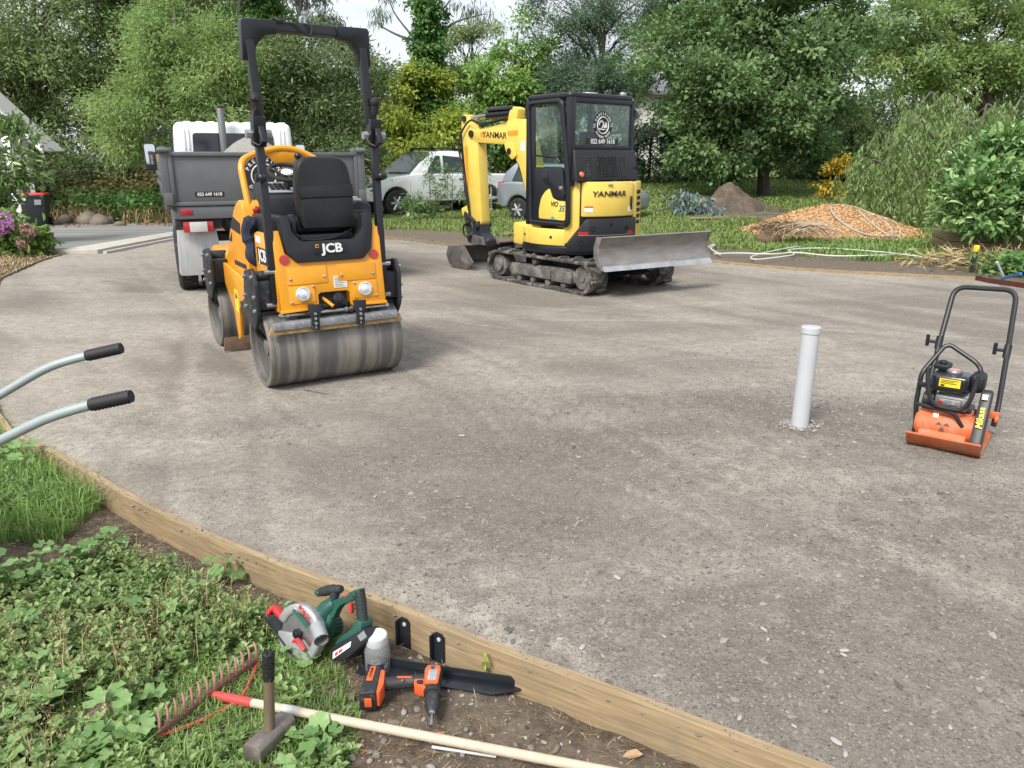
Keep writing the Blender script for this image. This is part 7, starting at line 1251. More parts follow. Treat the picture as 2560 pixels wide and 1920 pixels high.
# ---- soil mound, planks
dc = at(1835, 530, 21.3); z0 = float(TZ(dc.x, dc.y))
def dirt_z(x, y): r = np.sqrt((x / 1.05) ** 2 + (y / 1.0) ** 2); r2 = np.sqrt(((x - 1.2) / 1.0) ** 2 + ((y + .1) / .8) ** 2); return .86 * np.clip(1.05 - r, 0, 1) ** .85 + .22 * np.clip(1 - r2, 0, 1) + (fbm(x * 3 + 3, y * 3, 4) - .5) * .42 * (r < 1.25) + (fbm(x * 9, y * 9, 3) - .5) * .12 * (r < 1.2) - .06
o = grid_obj('soil_mound', np.linspace(-2.4, 2.4, 90), np.linspace(-1.5, 1.5, 56), dirt_z, ground_mat('mound_soil', 'mound'), keep=lambda x, y: (x / 2.4) ** 2 + (y / 1.45) ** 2 < 1, kind=None); o.location = (dc.x - .15, dc.y, z0); o.scale = (.84, .84, .88); tag(o, 'heap of dug brown soil left of the mulch heap', 'soil heap')
pk = at(1765, 553, 19.2); q = MB(); q.bb(-.45, .45, -.12, .12, 0, .04); o = q.build('loose_plank', m_timber2, M=Matrix.Translation((pk.x, pk.y, float(TZ(pk.x, pk.y)) + .03)) @ Matrix.Rotation(R(8), 4, 'Z'), bevel=.004); tag(o, 'grey plank lying on the lawn below the gum branch', 'plank')
pk = at(1285, 575, 16.6); q = MB(); q.bb(-.28, .28, -.04, .04, 0, .03); o = q.build('timber_offcut', mat('pink_timber', (.42, .24, .16), .8, var=.15), M=Matrix.Translation((pk.x, pk.y, float(TZ(pk.x, pk.y)) + .03)) @ Matrix.Rotation(R(38), 4, 'Z'), bevel=.004); tag(o, 'short reddish timber offcut on the dirt behind the digger bucket', 'offcut')
# ---- dead cabbage-tree / flax fronds
fc = at(1985, 606, 15.2); fx = thing('dead_flax', 'pulled up dead flax clump with dry brown blades by the mulch', 'flax clump', (fc.x, fc.y, float(TZ(fc.x, fc.y)))); VV = []; FF = []; AA = []; off = 0
for k in range(150):
    right = k < 75; b0 = np.array([rng.normal() * .2 - .3, rng.normal() * .2, .14 + .22 * rng.random()]); a_ = rng.normal() * .28 + (0 if right else 2.6 + rng.normal() * .5); L__ = rng.uniform(.5, 1.35) if right else rng.uniform(.25, .6); seg = 7
    tt = np.linspace(0, 1, seg); d = np.array([math.cos(a_), math.sin(a_) * .55]); p = np.stack([b0[0] + d[0] * L__ * tt, b0[1] + d[1] * L__ * tt, np.maximum(.02 + .05 * rng.random(), b0[2] * (1 - tt ** 1.5) + .18 * np.sin(tt * 3))], 1); wv = np.array([-d[1], d[0] * .6, .5]) * .015
    wd = (1 - tt ** 3 * .9)[:, None]; V = np.concatenate([p - wv * wd, p + wv * wd]); F = np.array([[i, i + 1, seg + i + 1, seg + i] for i in range(seg - 1)]); VV.append(V); FF.append(F + off); off += 2 * seg; AA += [rng.random()] * (seg - 1)
obj('dry_blades', arr_mesh('dry_blades', np.concatenate(VV), np.concatenate(FF), leafmat('dead_flax_blades', [(.17, .115, .08), (.33, .24, .165), (.50, .40, .27)], .15, .7), AA), fx)
q = MB(); q.ball((-.5, .0, .08), .2, 14, 10, (1.3, .9, .7)); q.build('root_ball', MC.get('rusty_scraper'), fx)
# ---- hoses
m_hose = mat('white_hose', (.66, .66, .62), .5, var=.06)
def hose(nm, lab, pts, r, m=m_hose): q = MB(); q.tube(smooth(pts, 6), r, 8); o = q.build(nm, m); tag(o, lab, 'hose'); return o
def gz(u, v, dz=.07):
    p = gp(u, v, .05); return (p.x, p.y, float(TZ(p.x, p.y)) + dz)
hose('white_hose', 'long white hose running along the dirt strip to the yellow capped stake', [gz(1785, 640), gz(1850, 638), gz(1930, 640), gz(1990, 636), gz(2080, 645), gz(2180, 643), gz(2260, 640), gz(2320, 652), gz(2400, 657), gz(2480, 652, .12)], .013)
hose('white_hose', 'white hose loop curling in front of the dead flax', [gz(1995, 620), gz(1930, 632), gz(1880, 645), gz(1890, 652), gz(1960, 646), gz(1985, 640), gz(1975, 630), gz(2060, 625), gz(2200, 635), gz(2300, 650), gz(2420, 660), gz(2500, 662, .06)], .012)
hose('white_hose', 'short end of white hose beside the dozer blade', [gz(1770, 622), gz(1780, 614, .06), gz(1786, 618, .08), gz(1776, 626), gz(1800, 640)], .014)
def mz(x, y): return (mh.location.x + x, mh.location.y + y, mh.location.z + float(mulch_z(np.array(x), np.array(y))) + .03)
hose('garden_hose', 'grey hose in large loops thrown over the mulch heap', [mz(.9, -1.25), mz(.2, -1.3), mz(-.15, -.8), mz(-.1, -.2), mz(.35, .05), mz(.8, -.15), mz(.9, -.8), mz(.75, -1.25), mz(.6, -1.1), mz(.45, -.5), mz(.6, .1), mz(1.0, .05), mz(1.2, -.4), mz(1.05, -1.0), mz(.95, -1.3), mz(1.5, -1.45), (mh.location.x + 2.2, mh.location.y - 1.5, mh.location.z + .05)], .02, mat('grey_hose', (.42, .40, .34), .6, var=.1))
# ---- stake, planter box, tool and bits at the right edge
sk = gp(2463, 690, 0); st_ = thing('marker_stake', 'dark stake with yellow top at the right end of the hose', 'stake', (sk.x, sk.y + .35, .0), rot=(R(-4), R(5), 0)); q = MB(); q.bb(-.025, .025, -.025, .025, 0, .34); q.build('stake_post', mat('stake_dark', (.05, .045, .04), .8), st_); q = MB(); q.bb(-.03, .03, -.03, .03, .30, .40); q.build('yellow_top', m_ystick, st_, bevel=.004)
pb = gp(2530, 660, 0); bx = thing('planter_box', 'grey timber garden box at the right edge of the photo', 'garden box', (pb.x + .65, pb.y + 1.6, .05), -14)
for k in range(2): q = MB(); q.bb(-.9, .9, -.5, -.45, .02 + .15 * k, .16 + .15 * k); q.build('front_board', m_timber2, bx, bevel=.004); q = MB(); q.bb(-.9, -.85, -.45, .5, .02 + .15 * k, .16 + .15 * k); q.build('side_board', m_timber2, bx, bevel=.004)
q = MB(); q.bb(-.85, .85, -.45, .45, 0, .26); q.build('soil_fill', MC['rusty_scraper'], bx)
q = MB(); b0, b1 = gp(2505, 697, .1), gp(2552, 684, .25); q.tube([b0, b1], .02, 8); o = q.build('blue_tool_handle', mat('blue_plastic', (.02, .14, .42), .45)); tag(o, 'blue plastic tool handle lying by the steel edging', 'tool handle')
q = MB(); b0, b1 = gp(2492, 655, .25), gp(2508, 690, .05); q.tube([b0, b1], .018, 8); o = q.build('white_standpipe', m_pvc); tag(o, 'short white pipe leaning by the yellow topped stake', 'pipe')
# ---- rocks along the bank behind the old driveway
m_rock = mat('bank_rock', (.20, .165, .135), .9, var=.3, vs=4, bump=(8, .8))
def rock(nm, p, s, m, lab, grp=None, cat='rock', sub_=2, seed=0):
    bm = bmesh.new(); bmesh.ops.create_icosphere(bm, subdivisions=sub_, radius=1); rr_ = random.Random(seed)
    ph = [rr_.uniform(0, 6) for _ in range(6)]
    for v in bm.verts: f = 1 + .16 * math.sin(v.co.x * 2.3 + ph[0]) + .14 * math.sin(v.co.y * 2.9 + ph[1]) + .12 * math.sin(v.co.z * 3.1 + ph[2]) + rr_.uniform(-.05, .05); v.co = Vector((v.co.x * s[0], v.co.y * s[1], v.co.z * s[2])) * f
    me = bpy.data.meshes.new(nm); bm.to_mesh(me); bm.free(); me.materials.append(m); me.polygons.foreach_set('use_smooth', [sub_ > 1] * len(me.polygons)); o = obj(nm, me); o.location = p; o.rotation_euler = (0, 0, rr_.uniform(0, 6)); return tag(o, lab, cat, grp)
for i, (u, v, s) in enumerate(((135, 555, .22), (165, 550, .26), (192, 545, .36), (222, 553, .42), (250, 555, .34), (277, 548, .22), (300, 558, .2))):
    p = gp(u, v + 6, .05); rock('bank_rock', (p.x, p.y, .06 + s * .15), (s * .7, s * .5, s * .5), m_rock, ['small bank rock right of the wheelie bin', 'second bank rock right of the wheelie bin', 'dark upright rock in the middle of the bank', 'largest pale boulder on the bank edge', 'brown boulder right of the largest boulder', 'small whitish rock near the ivy on the bank', 'rightmost low rock on the bank edge'][i], 'rocks along the bank', seed=i)
# white garden markers on the lawn
for i, (u, v) in enumerate(((1022, 545), (1107, 530))):
    p = gp(u, v, .0); q = MB(); q.lathe([(.05, 0), (.06, .06), (.03, .14), (.0001, .16)], 10); o = q.build('white_marker', m_stick); o.location = (p.x, p.y, float(TZ(p.x, p.y)) + .02); tag(o, ['small white marker on the lawn left of the saplings', 'small white marker on the lawn below the ute door'][i], 'marker')
# ---------------- ground cover ----------------
def blades(P, h, w, lean=.5, seg=1):
    n = len(P); a = rng.random(n) * 6.283; d = np.stack([np.cos(a), np.sin(a), np.zeros(n)], 1); hh = (h * (.5 + rng.random(n)))[:, None]; ln = (lean * rng.random(n))[:, None]
    s = np.stack([-d[:, 1], d[:, 0], np.zeros(n)], 1) * w; m1 = P + d * hh * ln * .35 + np.array([0, 0, 1]) * hh * .6; tip = P + d * hh * ln + np.array([0, 0, 1]) * hh * (1 - .25 * ln)
    V = np.stack([P - s, P + s, m1 + s * .8, m1 - s * .8, tip], 1)
    b = np.arange(n)[:, None] * 5; F = np.concatenate([b + [0, 1, 2, 3], b + [3, 2, 4, 4]], 1).reshape(-1, 4)
    return V.reshape(-1, 3), F
def blade_obj(nm, P, h, w, m, lab, cat, lean=.5):
    n = len(P); a = rng.random(n) * 6.283; d = np.stack([np.cos(a), np.sin(a), np.zeros(n)], 1); hh = (h * (.45 + .9 * rng.random(n)))[:, None]; ln = (lean * (.3 + rng.random(n)))[:, None]
    s = np.stack([-d[:, 1], d[:, 0], np.zeros(n)], 1) * w; m1 = P + d * hh * ln * .3 + np.array([0, 0, 1]) * hh * .62; tip = P + d * hh * ln + np.array([0, 0, 1]) * hh * (1 - .3 * ln)
    V = np.stack([P - s, P + s, m1 + s * .75, tip, m1 - s * .75], 1).reshape(-1, 3); b = np.arange(n)[:, None] * 5
    F = np.concatenate([b + [0, 1, 2], b + [0, 2, 4], b + [4, 2, 3]], 1).reshape(-1, 3); v = np.clip(rng.random(n) * .7 + .3 * fbm(P[:, 0] * 3, P[:, 1] * 3, 2), 0, 1)
    o = obj(nm, arr_mesh(nm, V, F, m, np.repeat(v, 3))); return tag(o, lab, cat, kind='stuff')
def scatter(n, x0, x1, y0, y1, keep, zf=TZ):
    x = rng.uniform(x0, x1, n); y = rng.uniform(y0, y1, n); k = keep(x, y); x, y = x[k], y[k]; return np.stack([x, y, zf(x, y)], 1)
# lawn behind the drive
def lawn_keep(x, y):
    c = terr_c(x, y) + (fbm(x * 3, y * 3, 3) - .5) * .8; vis = np.abs(x) < y * .72 + 1
    return (~inside(x, y, DRIVE)) & (dist(x, y, BB) > .7) & (c < .48) & vis
P = scatter(110000, -6, 14, 12.2, 24, lawn_keep); blade_obj('lawn_grass', P, .085, .010, lm_lawn, 'rough green lawn grass behind the drive', 'grass', .9)
P = scatter(20000, 4.5, 11, 12, 17.5, lambda x, y: lawn_keep(x, y) & (fbm(x * 1.5, y * 1.5, 3) > .45)); blade_obj('tall_grass', P, .11, .010, lm_grass, 'longer tufts of grass around the mulch heap', 'grass', .8)
P = scatter(30000, -2, 16, 23, 32, lambda x, y: (terr_c(x, y) < .5)); blade_obj('lawn_grass', P, .09, .02, lm_lawn, 'shaded lawn under the broad tree', 'grass', .9)
# dry bank and creepers at the left
P = scatter(9000, -14, -6, 19.8, 24, lambda x, y: fbm(x * 1.1, y * 1.1, 3) > .42); blade_obj('dry_grass', P, .42, .012, lm_straw, 'dry straw coloured grass on the left bank', 'grass', 1.0)
def creeper(nm, cx, cy, rx, ry, n, L_, W_, m, lab, h=.35, cat='ground cover', zf=TZ):
    x = cx + rng.normal(size=n) * rx * .5; y = cy + rng.normal(size=n) * ry * .5; P = np.stack([x, y, zf(x, y) + h * rng.random(n)], 1)
    V, F = leaf_arrays(P, unit(rng.normal(size=(n, 3)) * [1, 1, .4] + [0, -.3, .1]), unit(rng.normal(size=(n, 3)) * .5 + [0, -.3, 1]), L_ * (.6 + .8 * rng.random(n)), W_ * (.6 + .8 * rng.random(n)), .15); return tag(obj(nm, arr_mesh(nm, V, F, m, rng.random(n))), lab, cat, kind='stuff')
p = gp(345, 545, .1); creeper('bank_creeper', p.x, p.y + .6, 2.4, 1.0, 5200, .12, .09, lm_ivy, 'green creeper spilling over the bank left of the truck', .5)
creeper('bank_creeper', p.x - .2, p.y + 1.9, 2.4, 1.2, 3600, .13, .07, leafmat('autumn_creeper', [(.07, .06, .02), (.12, .12, .035), (.20, .12, .05)], .25), 'brownish creeper higher on the bank left of the truck', .6)
p = gp(250, 562, .05); creeper('leaf_litter', p.x, p.y, 6.5, .5, 2600, .09, .05, lm_rust, 'orange leaf litter along the back of the old driveway', .03, 'leaf litter')
p = gp(2500, 668, .05); creeper('dry_litter', p.x, p.y + .5, 1.0, .7, 1500, .22, .018, lm_straw, 'dry grass clippings by the steel edging', .18, 'clippings'); p = gp(2555, 690, .05); creeper('edge_weeds', p.x + .35, p.y + .5, .6, .5, 1500, .09, .05, lm_ivy, 'green weeds in the corner by the steel edging', .3)
p = gp(2545, 640, .05); creeper('box_plants', p.x + .6, p.y + 1.9, .9, .6, 1600, .10, .05, lm_fresh, 'green plants growing over the garden box', .35, zf=lambda x, y: np.full(np.shape(x), .28))
# left garden bed mulch and twigs
P = scatter(5000, -10.5, -7.2, 9.5, 13.6, lambda x, y: ~inside(x, y, DRIVE)); blade_obj('bed_litter', P, .06, .008, lm_straw, 'dry bits scattered on the bed beside the hydrangea', 'leaf litter', 1.6)
# ---- near garden: weeds, grass, pebbles
def GZ(x, y): return soil_z(np.asarray(x, float), np.asarray(y, float))
def bare(x, y):                                             # 1 where the soil shows
    b = np.exp(-((((x + 2.32) / .52) ** 2 + ((y - 3.30) / .36) ** 2) ** 2)) * 1.25                # bare patch at the left
    b = np.maximum(b, sst(-.98, -.45, x + .55 * (y - 2.3)) * .98)                         # right, around the drill
    b = np.maximum(b, 1 - sst(.10, .32, dist(x, y, NBS)))                                 # foot of the board
    b = np.maximum(b, .75 * np.exp(-(((x + 1.38) / .16) ** 2 + ((y - 2.12) / .13) ** 2)))
    return b
def clear(x, y):                                            # short cover round the tools
    c = np.zeros(np.shape(x))
    for cx, cy, rx, ry in ((-1.0, 2.16, .24, .26), (-.72, 1.98, .16, .2), (-.70, 2.40, .30, .17), (-.4, 2.2, .4, .3)): c = np.maximum(c, np.exp(-(((x - cx) / rx) ** 2 + ((y - cy) / ry) ** 2) ** 2))
    return c
def weed_keep(x, y, th=.5, s=2.5, off=0):
    return (~inside(x, y, DRIVE)) & (dist(x, y, NBS) > .05) & (bare(x, y) + (fbm(x * s + off, y * s, 3) - .5) * .9 < th)
def near_board_grass(x, y): return (~inside(x, y, DRIVE)) & (dist(x, y, NBS) > .04) & (dist(x, y, NBS) < .55) & (x < -2.15) & (y > 3.3)
VIS = lambda x, y: (np.abs(x) < y * .70 + .25)
# small leafy herb: stems with leaves in whorls
P = scatter(9200, -3.9, -.5, 1.55, 4.6, lambda x, y: weed_keep(x, y, .52) & VIS(x, y) & (clear(x, y) < .25 + .7 * rng.random(np.shape(x))), GZ); n0 = len(P)
hgt = (.05 + .11 * rng.random(n0) * (.5 + fbm(P[:, 0] * 2, P[:, 1] * 2, 2))) * (1 - .78 * np.clip(1.5 * clear(P[:, 0], P[:, 1]), 0, 1)) * (1 - .35 * sst(2.5, 2.0, P[:, 1])) * (1 - .5 * np.exp(-(((P[:, 0] + 2.1) / .6) ** 2 + ((P[:, 1] - 2.85) / .35) ** 2))); stemd = unit(np.stack([rng.normal(size=n0) * .35, rng.normal(size=n0) * .35, np.ones(n0)], 1)); per = 9; ci = np.repeat(np.arange(n0), per); f = np.tile(np.linspace(.25, 1, per), n0) + rng.normal(size=n0 * per) * .05
Pl = P[ci] + stemd[ci] * (hgt[ci] * f)[:, None]; aa = np.tile(np.arange(per) * 2.4, n0) + rng.random(n0)[ci] * 6; D = np.stack([np.cos(aa), np.sin(aa), .35 + .4 * f], 1)
lenl = .034 * (1.15 - .5 * f) * (.6 + .8 * rng.random(n0 * per)); V, F = leaf_arrays(Pl, D, np.tile([[0, 0, 1.]], (n0 * per, 1)) + rng.normal(size=(n0 * per, 3)) * .3, lenl, lenl * .55, .18, 6); hv = rng.random(n0)[ci] * .6 + rng.random(n0 * per) * .45
tag(obj('small_weeds', arr_mesh('small_weeds', V, F, lm_weed, np.repeat(np.clip(hv, 0, 1), 2))), 'dense small leaved green weeds covering the near garden', 'weeds', kind='stuff')
# dry flower stems
P = scatter(2600, -3.0, -.75, 1.6, 3.3, lambda x, y: weed_keep(x, y, .45, 2.5, 9) & VIS(x, y) & (fbm(x * 1.8 + 5, y * 1.8, 2) > .5) & (clear(x, y) < .3), GZ); blade_obj('seed_stems', P, .17, .0016, lm_straw, 'thin brown seed stems standing among the weeds', 'weeds', .6)
n1 = len(P); ci = np.repeat(np.arange(n1), 7); Q = P[ci] + np.stack([rng.normal(size=n1 * 7) * .012, rng.normal(size=n1 * 7) * .012, .05 + .10 * rng.random(n1 * 7)], 1); V, F = leaf_arrays(Q, rdir(n1 * 7), rdir(n1 * 7), np.full(n1 * 7, .010), np.full(n1 * 7, .006), .2); tag(obj('seed_heads', arr_mesh('seed_heads', V, F, lm_straw, rng.random(n1 * 7) * .8)), 'tiny brown seed heads scattered over the weeds', 'weeds', kind='stuff')
# grass
P = scatter(60000, -4.4, -.4, 1.5, 5.2, lambda x, y: (weed_keep(x, y, .62, 3.5, 3) | near_board_grass(x, y)) & VIS(x, y) & ((fbm(x * 1.7 + 11, y * 1.7, 3) > .50) | near_board_grass(x, y)) & (clear(x, y) < .35), GZ); blade_obj('garden_grass', P, .095, .0022, lm_grass, 'bright grass tufts among the weeds and along the board', 'grass', .8)
P = scatter(14000, -4.4, -2.1, 3.3, 5.6, near_board_grass, GZ); blade_obj('board_grass', P, .17, .003, lm_grass, 'long grass leaning on the edging board at the left', 'grass', .9)
P = scatter(16000, -1.6, -.5, 1.6, 2.75, lambda x, y: weed_keep(x, y, .7, 3.5, 6) & VIS(x, y), GZ); blade_obj('short_grass', P, .035, .0020, lm_grass, 'short grass around the rake and hammer', 'grass', 1.1)
# straw and rust coloured needle litter lying flat
def litter(nm, n, keep, L_, W_, m, lab, box=(-3.9, .8, 1.4, 4.8)):
    P = scatter(n, *box, keep, GZ); n = len(P); P[:, 2] += .004 + .012 * rng.random(n); V, F = leaf_arrays(P, np.stack([rng.normal(size=n), rng.normal(size=n), rng.normal(size=n) * .12], 1), np.tile([[0, 0, 1.]], (n, 1)), L_ * (.4 + rng.random(n)), W_ * (.6 + .8 * rng.random(n)), .05); return tag(obj(nm, arr_mesh(nm, V, F, m, rng.random(n))), lab, 'litter', kind='stuff')
ok = lambda x, y: (~inside(x, y, DRIVE)) & (dist(x, y, NBS) > .045) & VIS(x, y)
litter('needle_litter', 22000, lambda x, y: ok(x, y) & (fbm(x * 2.6 + 4, y * 2.6, 3) > .52), .05, .0022, lm_rust, 'rust coloured needles on the garden soil')
litter('straw_litter', 12000, lambda x, y: ok(x, y), .055, .0018, lm_straw, 'pale straw bits on the garden soil')
# broad mallow leaves on stalks: a handful of plants, each leaf a part
def mallow(x, y, n, r, h, lab, seed):
    t = thing('mallow_weed', lab, 'weed', (x, y, float(GZ(x, y))), group=None); q = MB()
    for k in range(n):
        a = rnd.uniform(0, 6.283); d = r * math.sqrt(rnd.random()); px, py = d * math.cos(a), d * math.sin(a); hh = h * rnd.uniform(.45, 1.0); s = rnd.uniform(.020, .042); tp = Vector((px, py, hh)); q.tube([(px * .25, py * .25, 0), (px * .7, py * .7, hh * .6), tuple(tp)], .0015, 4)
        kk = rnd.randrange(4); nm = 'mallow_mesh%d' % kk
        if nm not in MALLOW:
            pr = []; nl = 21
            for j in range(nl):
                th = R(20 + 320 * j / (nl - 1)) - R(90) + R(180); rad = 1 + .10 * math.cos(th * 7) + .04 * math.sin(th * 17); pr.append((rad * math.cos(th), rad * math.sin(th), .12 * math.cos(th * 5) + .14))
            vs = np.array([(0, 0, 0)] + pr); fs = np.array([(0, j + 1, j + 2) for j in range(nl - 1)]); MALLOW[nm] = arr_mesh('leaf', vs, fs, lm_mal, np.full(len(fs), .15 + .23 * kk), sm=True)
        obj('leaf', MALLOW[nm], t, Matrix.Translation(tp) @ Euler((rnd.uniform(-.5, .35), rnd.uniform(-.4, .4), rnd.uniform(0, 6.28))).to_matrix().to_4x4() @ Matrix.Diagonal((s, s, s, 1)))
    tag(q.build('stalks', lm_grass, t), kind='stuff')
MALLOW = {}
for i, (u, v, n, r, h, lab) in enumerate(((-10, 1190, 30, .20, .20, 'leafy mallow plant growing against the left edging board'), (60, 1450, 16, .16, .12, 'round leaved mallow at the left edge beside the bare patch'), (230, 1400, 18, .18, .13, 'pale round leaved mallow right of the bare patch'),
    (150, 1720, 16, .14, .10, 'round leaved mallow above the black pipe'), (60, 1880, 22, .15, .09, 'mallow clump in the bottom left corner'), (240, 1870, 22, .15, .09, 'mallow clump at the bottom, right of the corner clump'), (330, 1800, 10, .10, .08, 'small mallow left of the rake tines'),
    (430, 1560, 12, .14, .12, 'mallow with few round leaves in the middle of the weeds'), (770, 1880, 12, .10, .06, 'low mallow right of the hammer head'), (740, 1660, 8, .09, .06, 'low mallow below the circular saw'), (560, 1450, 8, .10, .10, 'mallow sprig near the middle edging board'), (20, 1620, 14, .13, .12, 'mallow clump at the left edge above the pipe'))):
    p = gp(u, v, -.11); mallow(p.x, p.y, n, r, h, lab, i)
# ---- pebbles
m_peb = [mat('pebble_grey', (.20, .19, .175), .8, var=.2, vs=20), mat('pebble_pale', (.30, .285, .26), .8, var=.15, vs=20), mat('pebble_brown', (.20, .165, .13), .85, var=.2, vs=20)]
pebm = []
for k in range(6):
    o = rock('pebble', (0, 0, 0), (1, .8, .6), m_peb[k % 3], 'x', sub_=2, seed=40 + k); pebm.append(o.data); bpy.data.objects.remove(o)
cnt = 0
spots = [(1045, 1770, .016), (1010, 1775, .012), (985, 1800, .020), (1165, 1815, .011), (1178, 1825, .010), (940, 1880, .014), (925, 1870, .012), (905, 1850, .010), (890, 1865, .012), (960, 1840, .012), (1060, 1790, .012), (880, 1740, .018), (895, 1760, .013), (870, 1760, .015), (1120, 1835, .012), (1135, 1840, .010), (1155, 1875, .012), (860, 1840, .016), (880, 1885, .013), (925, 1895, .012), (1000, 1890, .013), (1040, 1905, .012), (1080, 1910, .014), (990, 1690, .010), (1070, 1610, .012), (1075, 1590, .010), (1140, 1660, .012), (1160, 1665, .010), (1180, 1675, .011), (1290, 1850, .010), (1330, 1860, .012), (1360, 1850, .01), (1390, 1870, .014), (1345, 1830, .009), (700, 1500, .011), (715, 1520, .012), (680, 1515, .009), (725, 1495, .009), (75, 1325, .02), (30, 1335, .016), (45, 1350, .013), (160, 1345, .012)]
for i, (u, v, s) in enumerate(spots):
    p = gp(u, v, -.11); o = obj('pebble', pebm[i % 6]); o.location = (p.x, p.y, float(GZ(p.x, p.y)) + s * .25); o.scale = (s * rnd.uniform(.8, 1.25), s * rnd.uniform(.75, 1.1), s * rnd.uniform(.7, 1.15)); o.rotation_euler = (rnd.uniform(-.3, .3), rnd.uniform(-.3, .3), i * 1.7); tag(o, 'rounded pebble lying on the soil by the edging boards', 'pebble', 'pebbles on the near garden soil')
def stones(nm, P, smin, smax, m, lab, flat=.5, cat='gravel', pw=2.5):
    """irregular chips, eight faces each"""
    n = len(P); base = np.array([[1, 0, 0], [.3, .8, .0], [-.7, .6, 0], [-.9, -.3, 0], [0, -.9, 0], [.1, .05, 1], [0, 0, -.6]]); V = np.tile(base[None], (n, 1, 1)) * (1 + .35 * rng.normal(size=(n, 7, 1))); V[:, :, 2] *= flat; s = smin + (smax - smin) * rng.random(n) ** pw; a = rng.random(n) * 6.283; ca, sa = np.cos(a), np.sin(a)
    X = V[:, :, 0] * ca[:, None] - V[:, :, 1] * sa[:, None]; Y_ = V[:, :, 0] * sa[:, None] + V[:, :, 1] * ca[:, None]; tx = rng.normal(size=n) * .25; Z = V[:, :, 2] + X * tx[:, None]
    Vo = np.stack([X, Y_, Z], 2) * s[:, None, None] + P[:, None]; f = np.array([[0, 1, 5], [1, 2, 5], [2, 3, 5], [3, 4, 5], [4, 0, 5]]); F = (np.arange(n)[:, None, None] * 7 + f[None]).reshape(-1, 3)
    return tag(obj(nm, arr_mesh(nm, Vo.reshape(-1, 3), F, m, np.repeat(rng.random(n), 5))), lab, cat, kind='stuff')
lm_chipst = leafmat('gravel_chips', [(.10, .09, .08), (.16, .144, .126), (.21, .19, .166), (.25, .228, .20), (.31, .285, .252)], 0, .85, .25)
lm_grit = leafmat('fine_grit', [(.12, .107, .094), (.175, .157, .137), (.22, .198, .173), (.265, .239, .21)], 0, .9, .2)
lm_soilst = leafmat('soil_crumbs', [(.06, .045, .034), (.12, .095, .072), (.22, .195, .165), (.34, .325, .30)], 0, .9, .2)
P = scatter(30000, -2.9, 2.2, 1.3, 4.0, lambda x, y: ok(x, y) & (bare(x, y) > .25), GZ); stones('soil_crumbs', P, .0015, .008, lm_soilst, 'crumbly soil and fine gravel beside the boards', .7, 'soil', 3)
P = scatter(1700, -1.0, 1.2, 1.5, 2.8, lambda x, y: ok(x, y) & (bare(x, y) > .3) & (fbm(x * 4 + 2, y * 4, 2) > .52), GZ); stones('fine_pebbles', P, .004, .011, lm_chipst, 'pale small pebbles strewn on the soil by the drill', .7, 'gravel', 2)
DZ = lambda x, y: drive_z(x, y) + .0006
def dk(th, s, off): return lambda x, y: inside(x, y, DRIVE) & (dist(x, y, NBS) > .02) & (np.abs(x) < y * .70 + .2) & (drive_c(x, y) + (fbm(x * s + off, y * s, 4) - .5) * .9 > th - .12 * rng.random(np.shape(x)))
P = scatter(120000, -4, 5, 1.6, 6.2, dk(.40, 2.0, 0), DZ); stones('gravel_chips', P, .002, .0085, lm_chipst, 'loose grey gravel chips on the near part of the drive', .38, 'gravel', 3.2)
P = scatter(260000, -3.6, 3.6, 1.6, 5.0, lambda x, y: inside(x, y, DRIVE) & (np.abs(x) < y * .70 + .2) & (rng.random(np.shape(x)) < (1.9 / y) ** 2 * (.35 + drive_c(x, y)) * (1.05 - .5 * drive_d(x, y))), DZ); stones('fine_grit', P, .0016, .0052, lm_grit, 'fine grit worked into the surface of the near drive', .42, 'gravel', 2.2)
P = scatter(40000, -6, 7, 4.5, 12, dk(.52, 1.2, 7), DZ); stones('gravel_chips', P, .004, .014, lm_chipst, 'loose gravel on the far part of the drive', .38, 'gravel', 3.2)
P = scatter(5200, -3, 5, 1.7, 6.5, dk(.62, 1.6, 21), DZ); stones('slate_chips', P, .008, .019, lm_chipst, 'flat slate chips in darker coarse patches of the drive', .3, 'gravel', 1.6)
def btop(x, y): return np.full(np.shape(x), .019)
P = scatter(60000, -3.4, 1.6, 1.2, 5, lambda x, y: (dist(x, y, NBS) < .034) & ~inside(x, y, DRIVE) & (fbm(x * 6, y * 6, 3) > .52), btop); stones('board_grit', P, .0012, .006, lm_chipst, 'grit and soil spilled on the top of the edging boards', .6, 'soil', 2.5)
a = rng.random(90) * 6.283; r_ = .055 + .07 * rng.random(90) ** 1.5; x = 1.83 + r_ * np.cos(a); y = 4.62 + r_ * np.sin(a); stones('pipe_rubble', np.stack([x, y, DZ(x, y) + .004], 1), .006, .018, leafmat('pale_rubble', [(.16, .145, .13), (.27, .25, .225), (.40, .38, .35)], 0, .9, .2), 'pale broken rubble packed round the foot of the white pipe', .7, 'rubble', 1.5)
wst = mat('white_stone', (.40, .39, .365), .8, var=.15, vs=30); o = rock('white_stone', (0, 0, 0), (.8, .62, .32), wst, 'x', sub_=2, seed=77); wm = o.data; bpy.data.objects.remove(o)
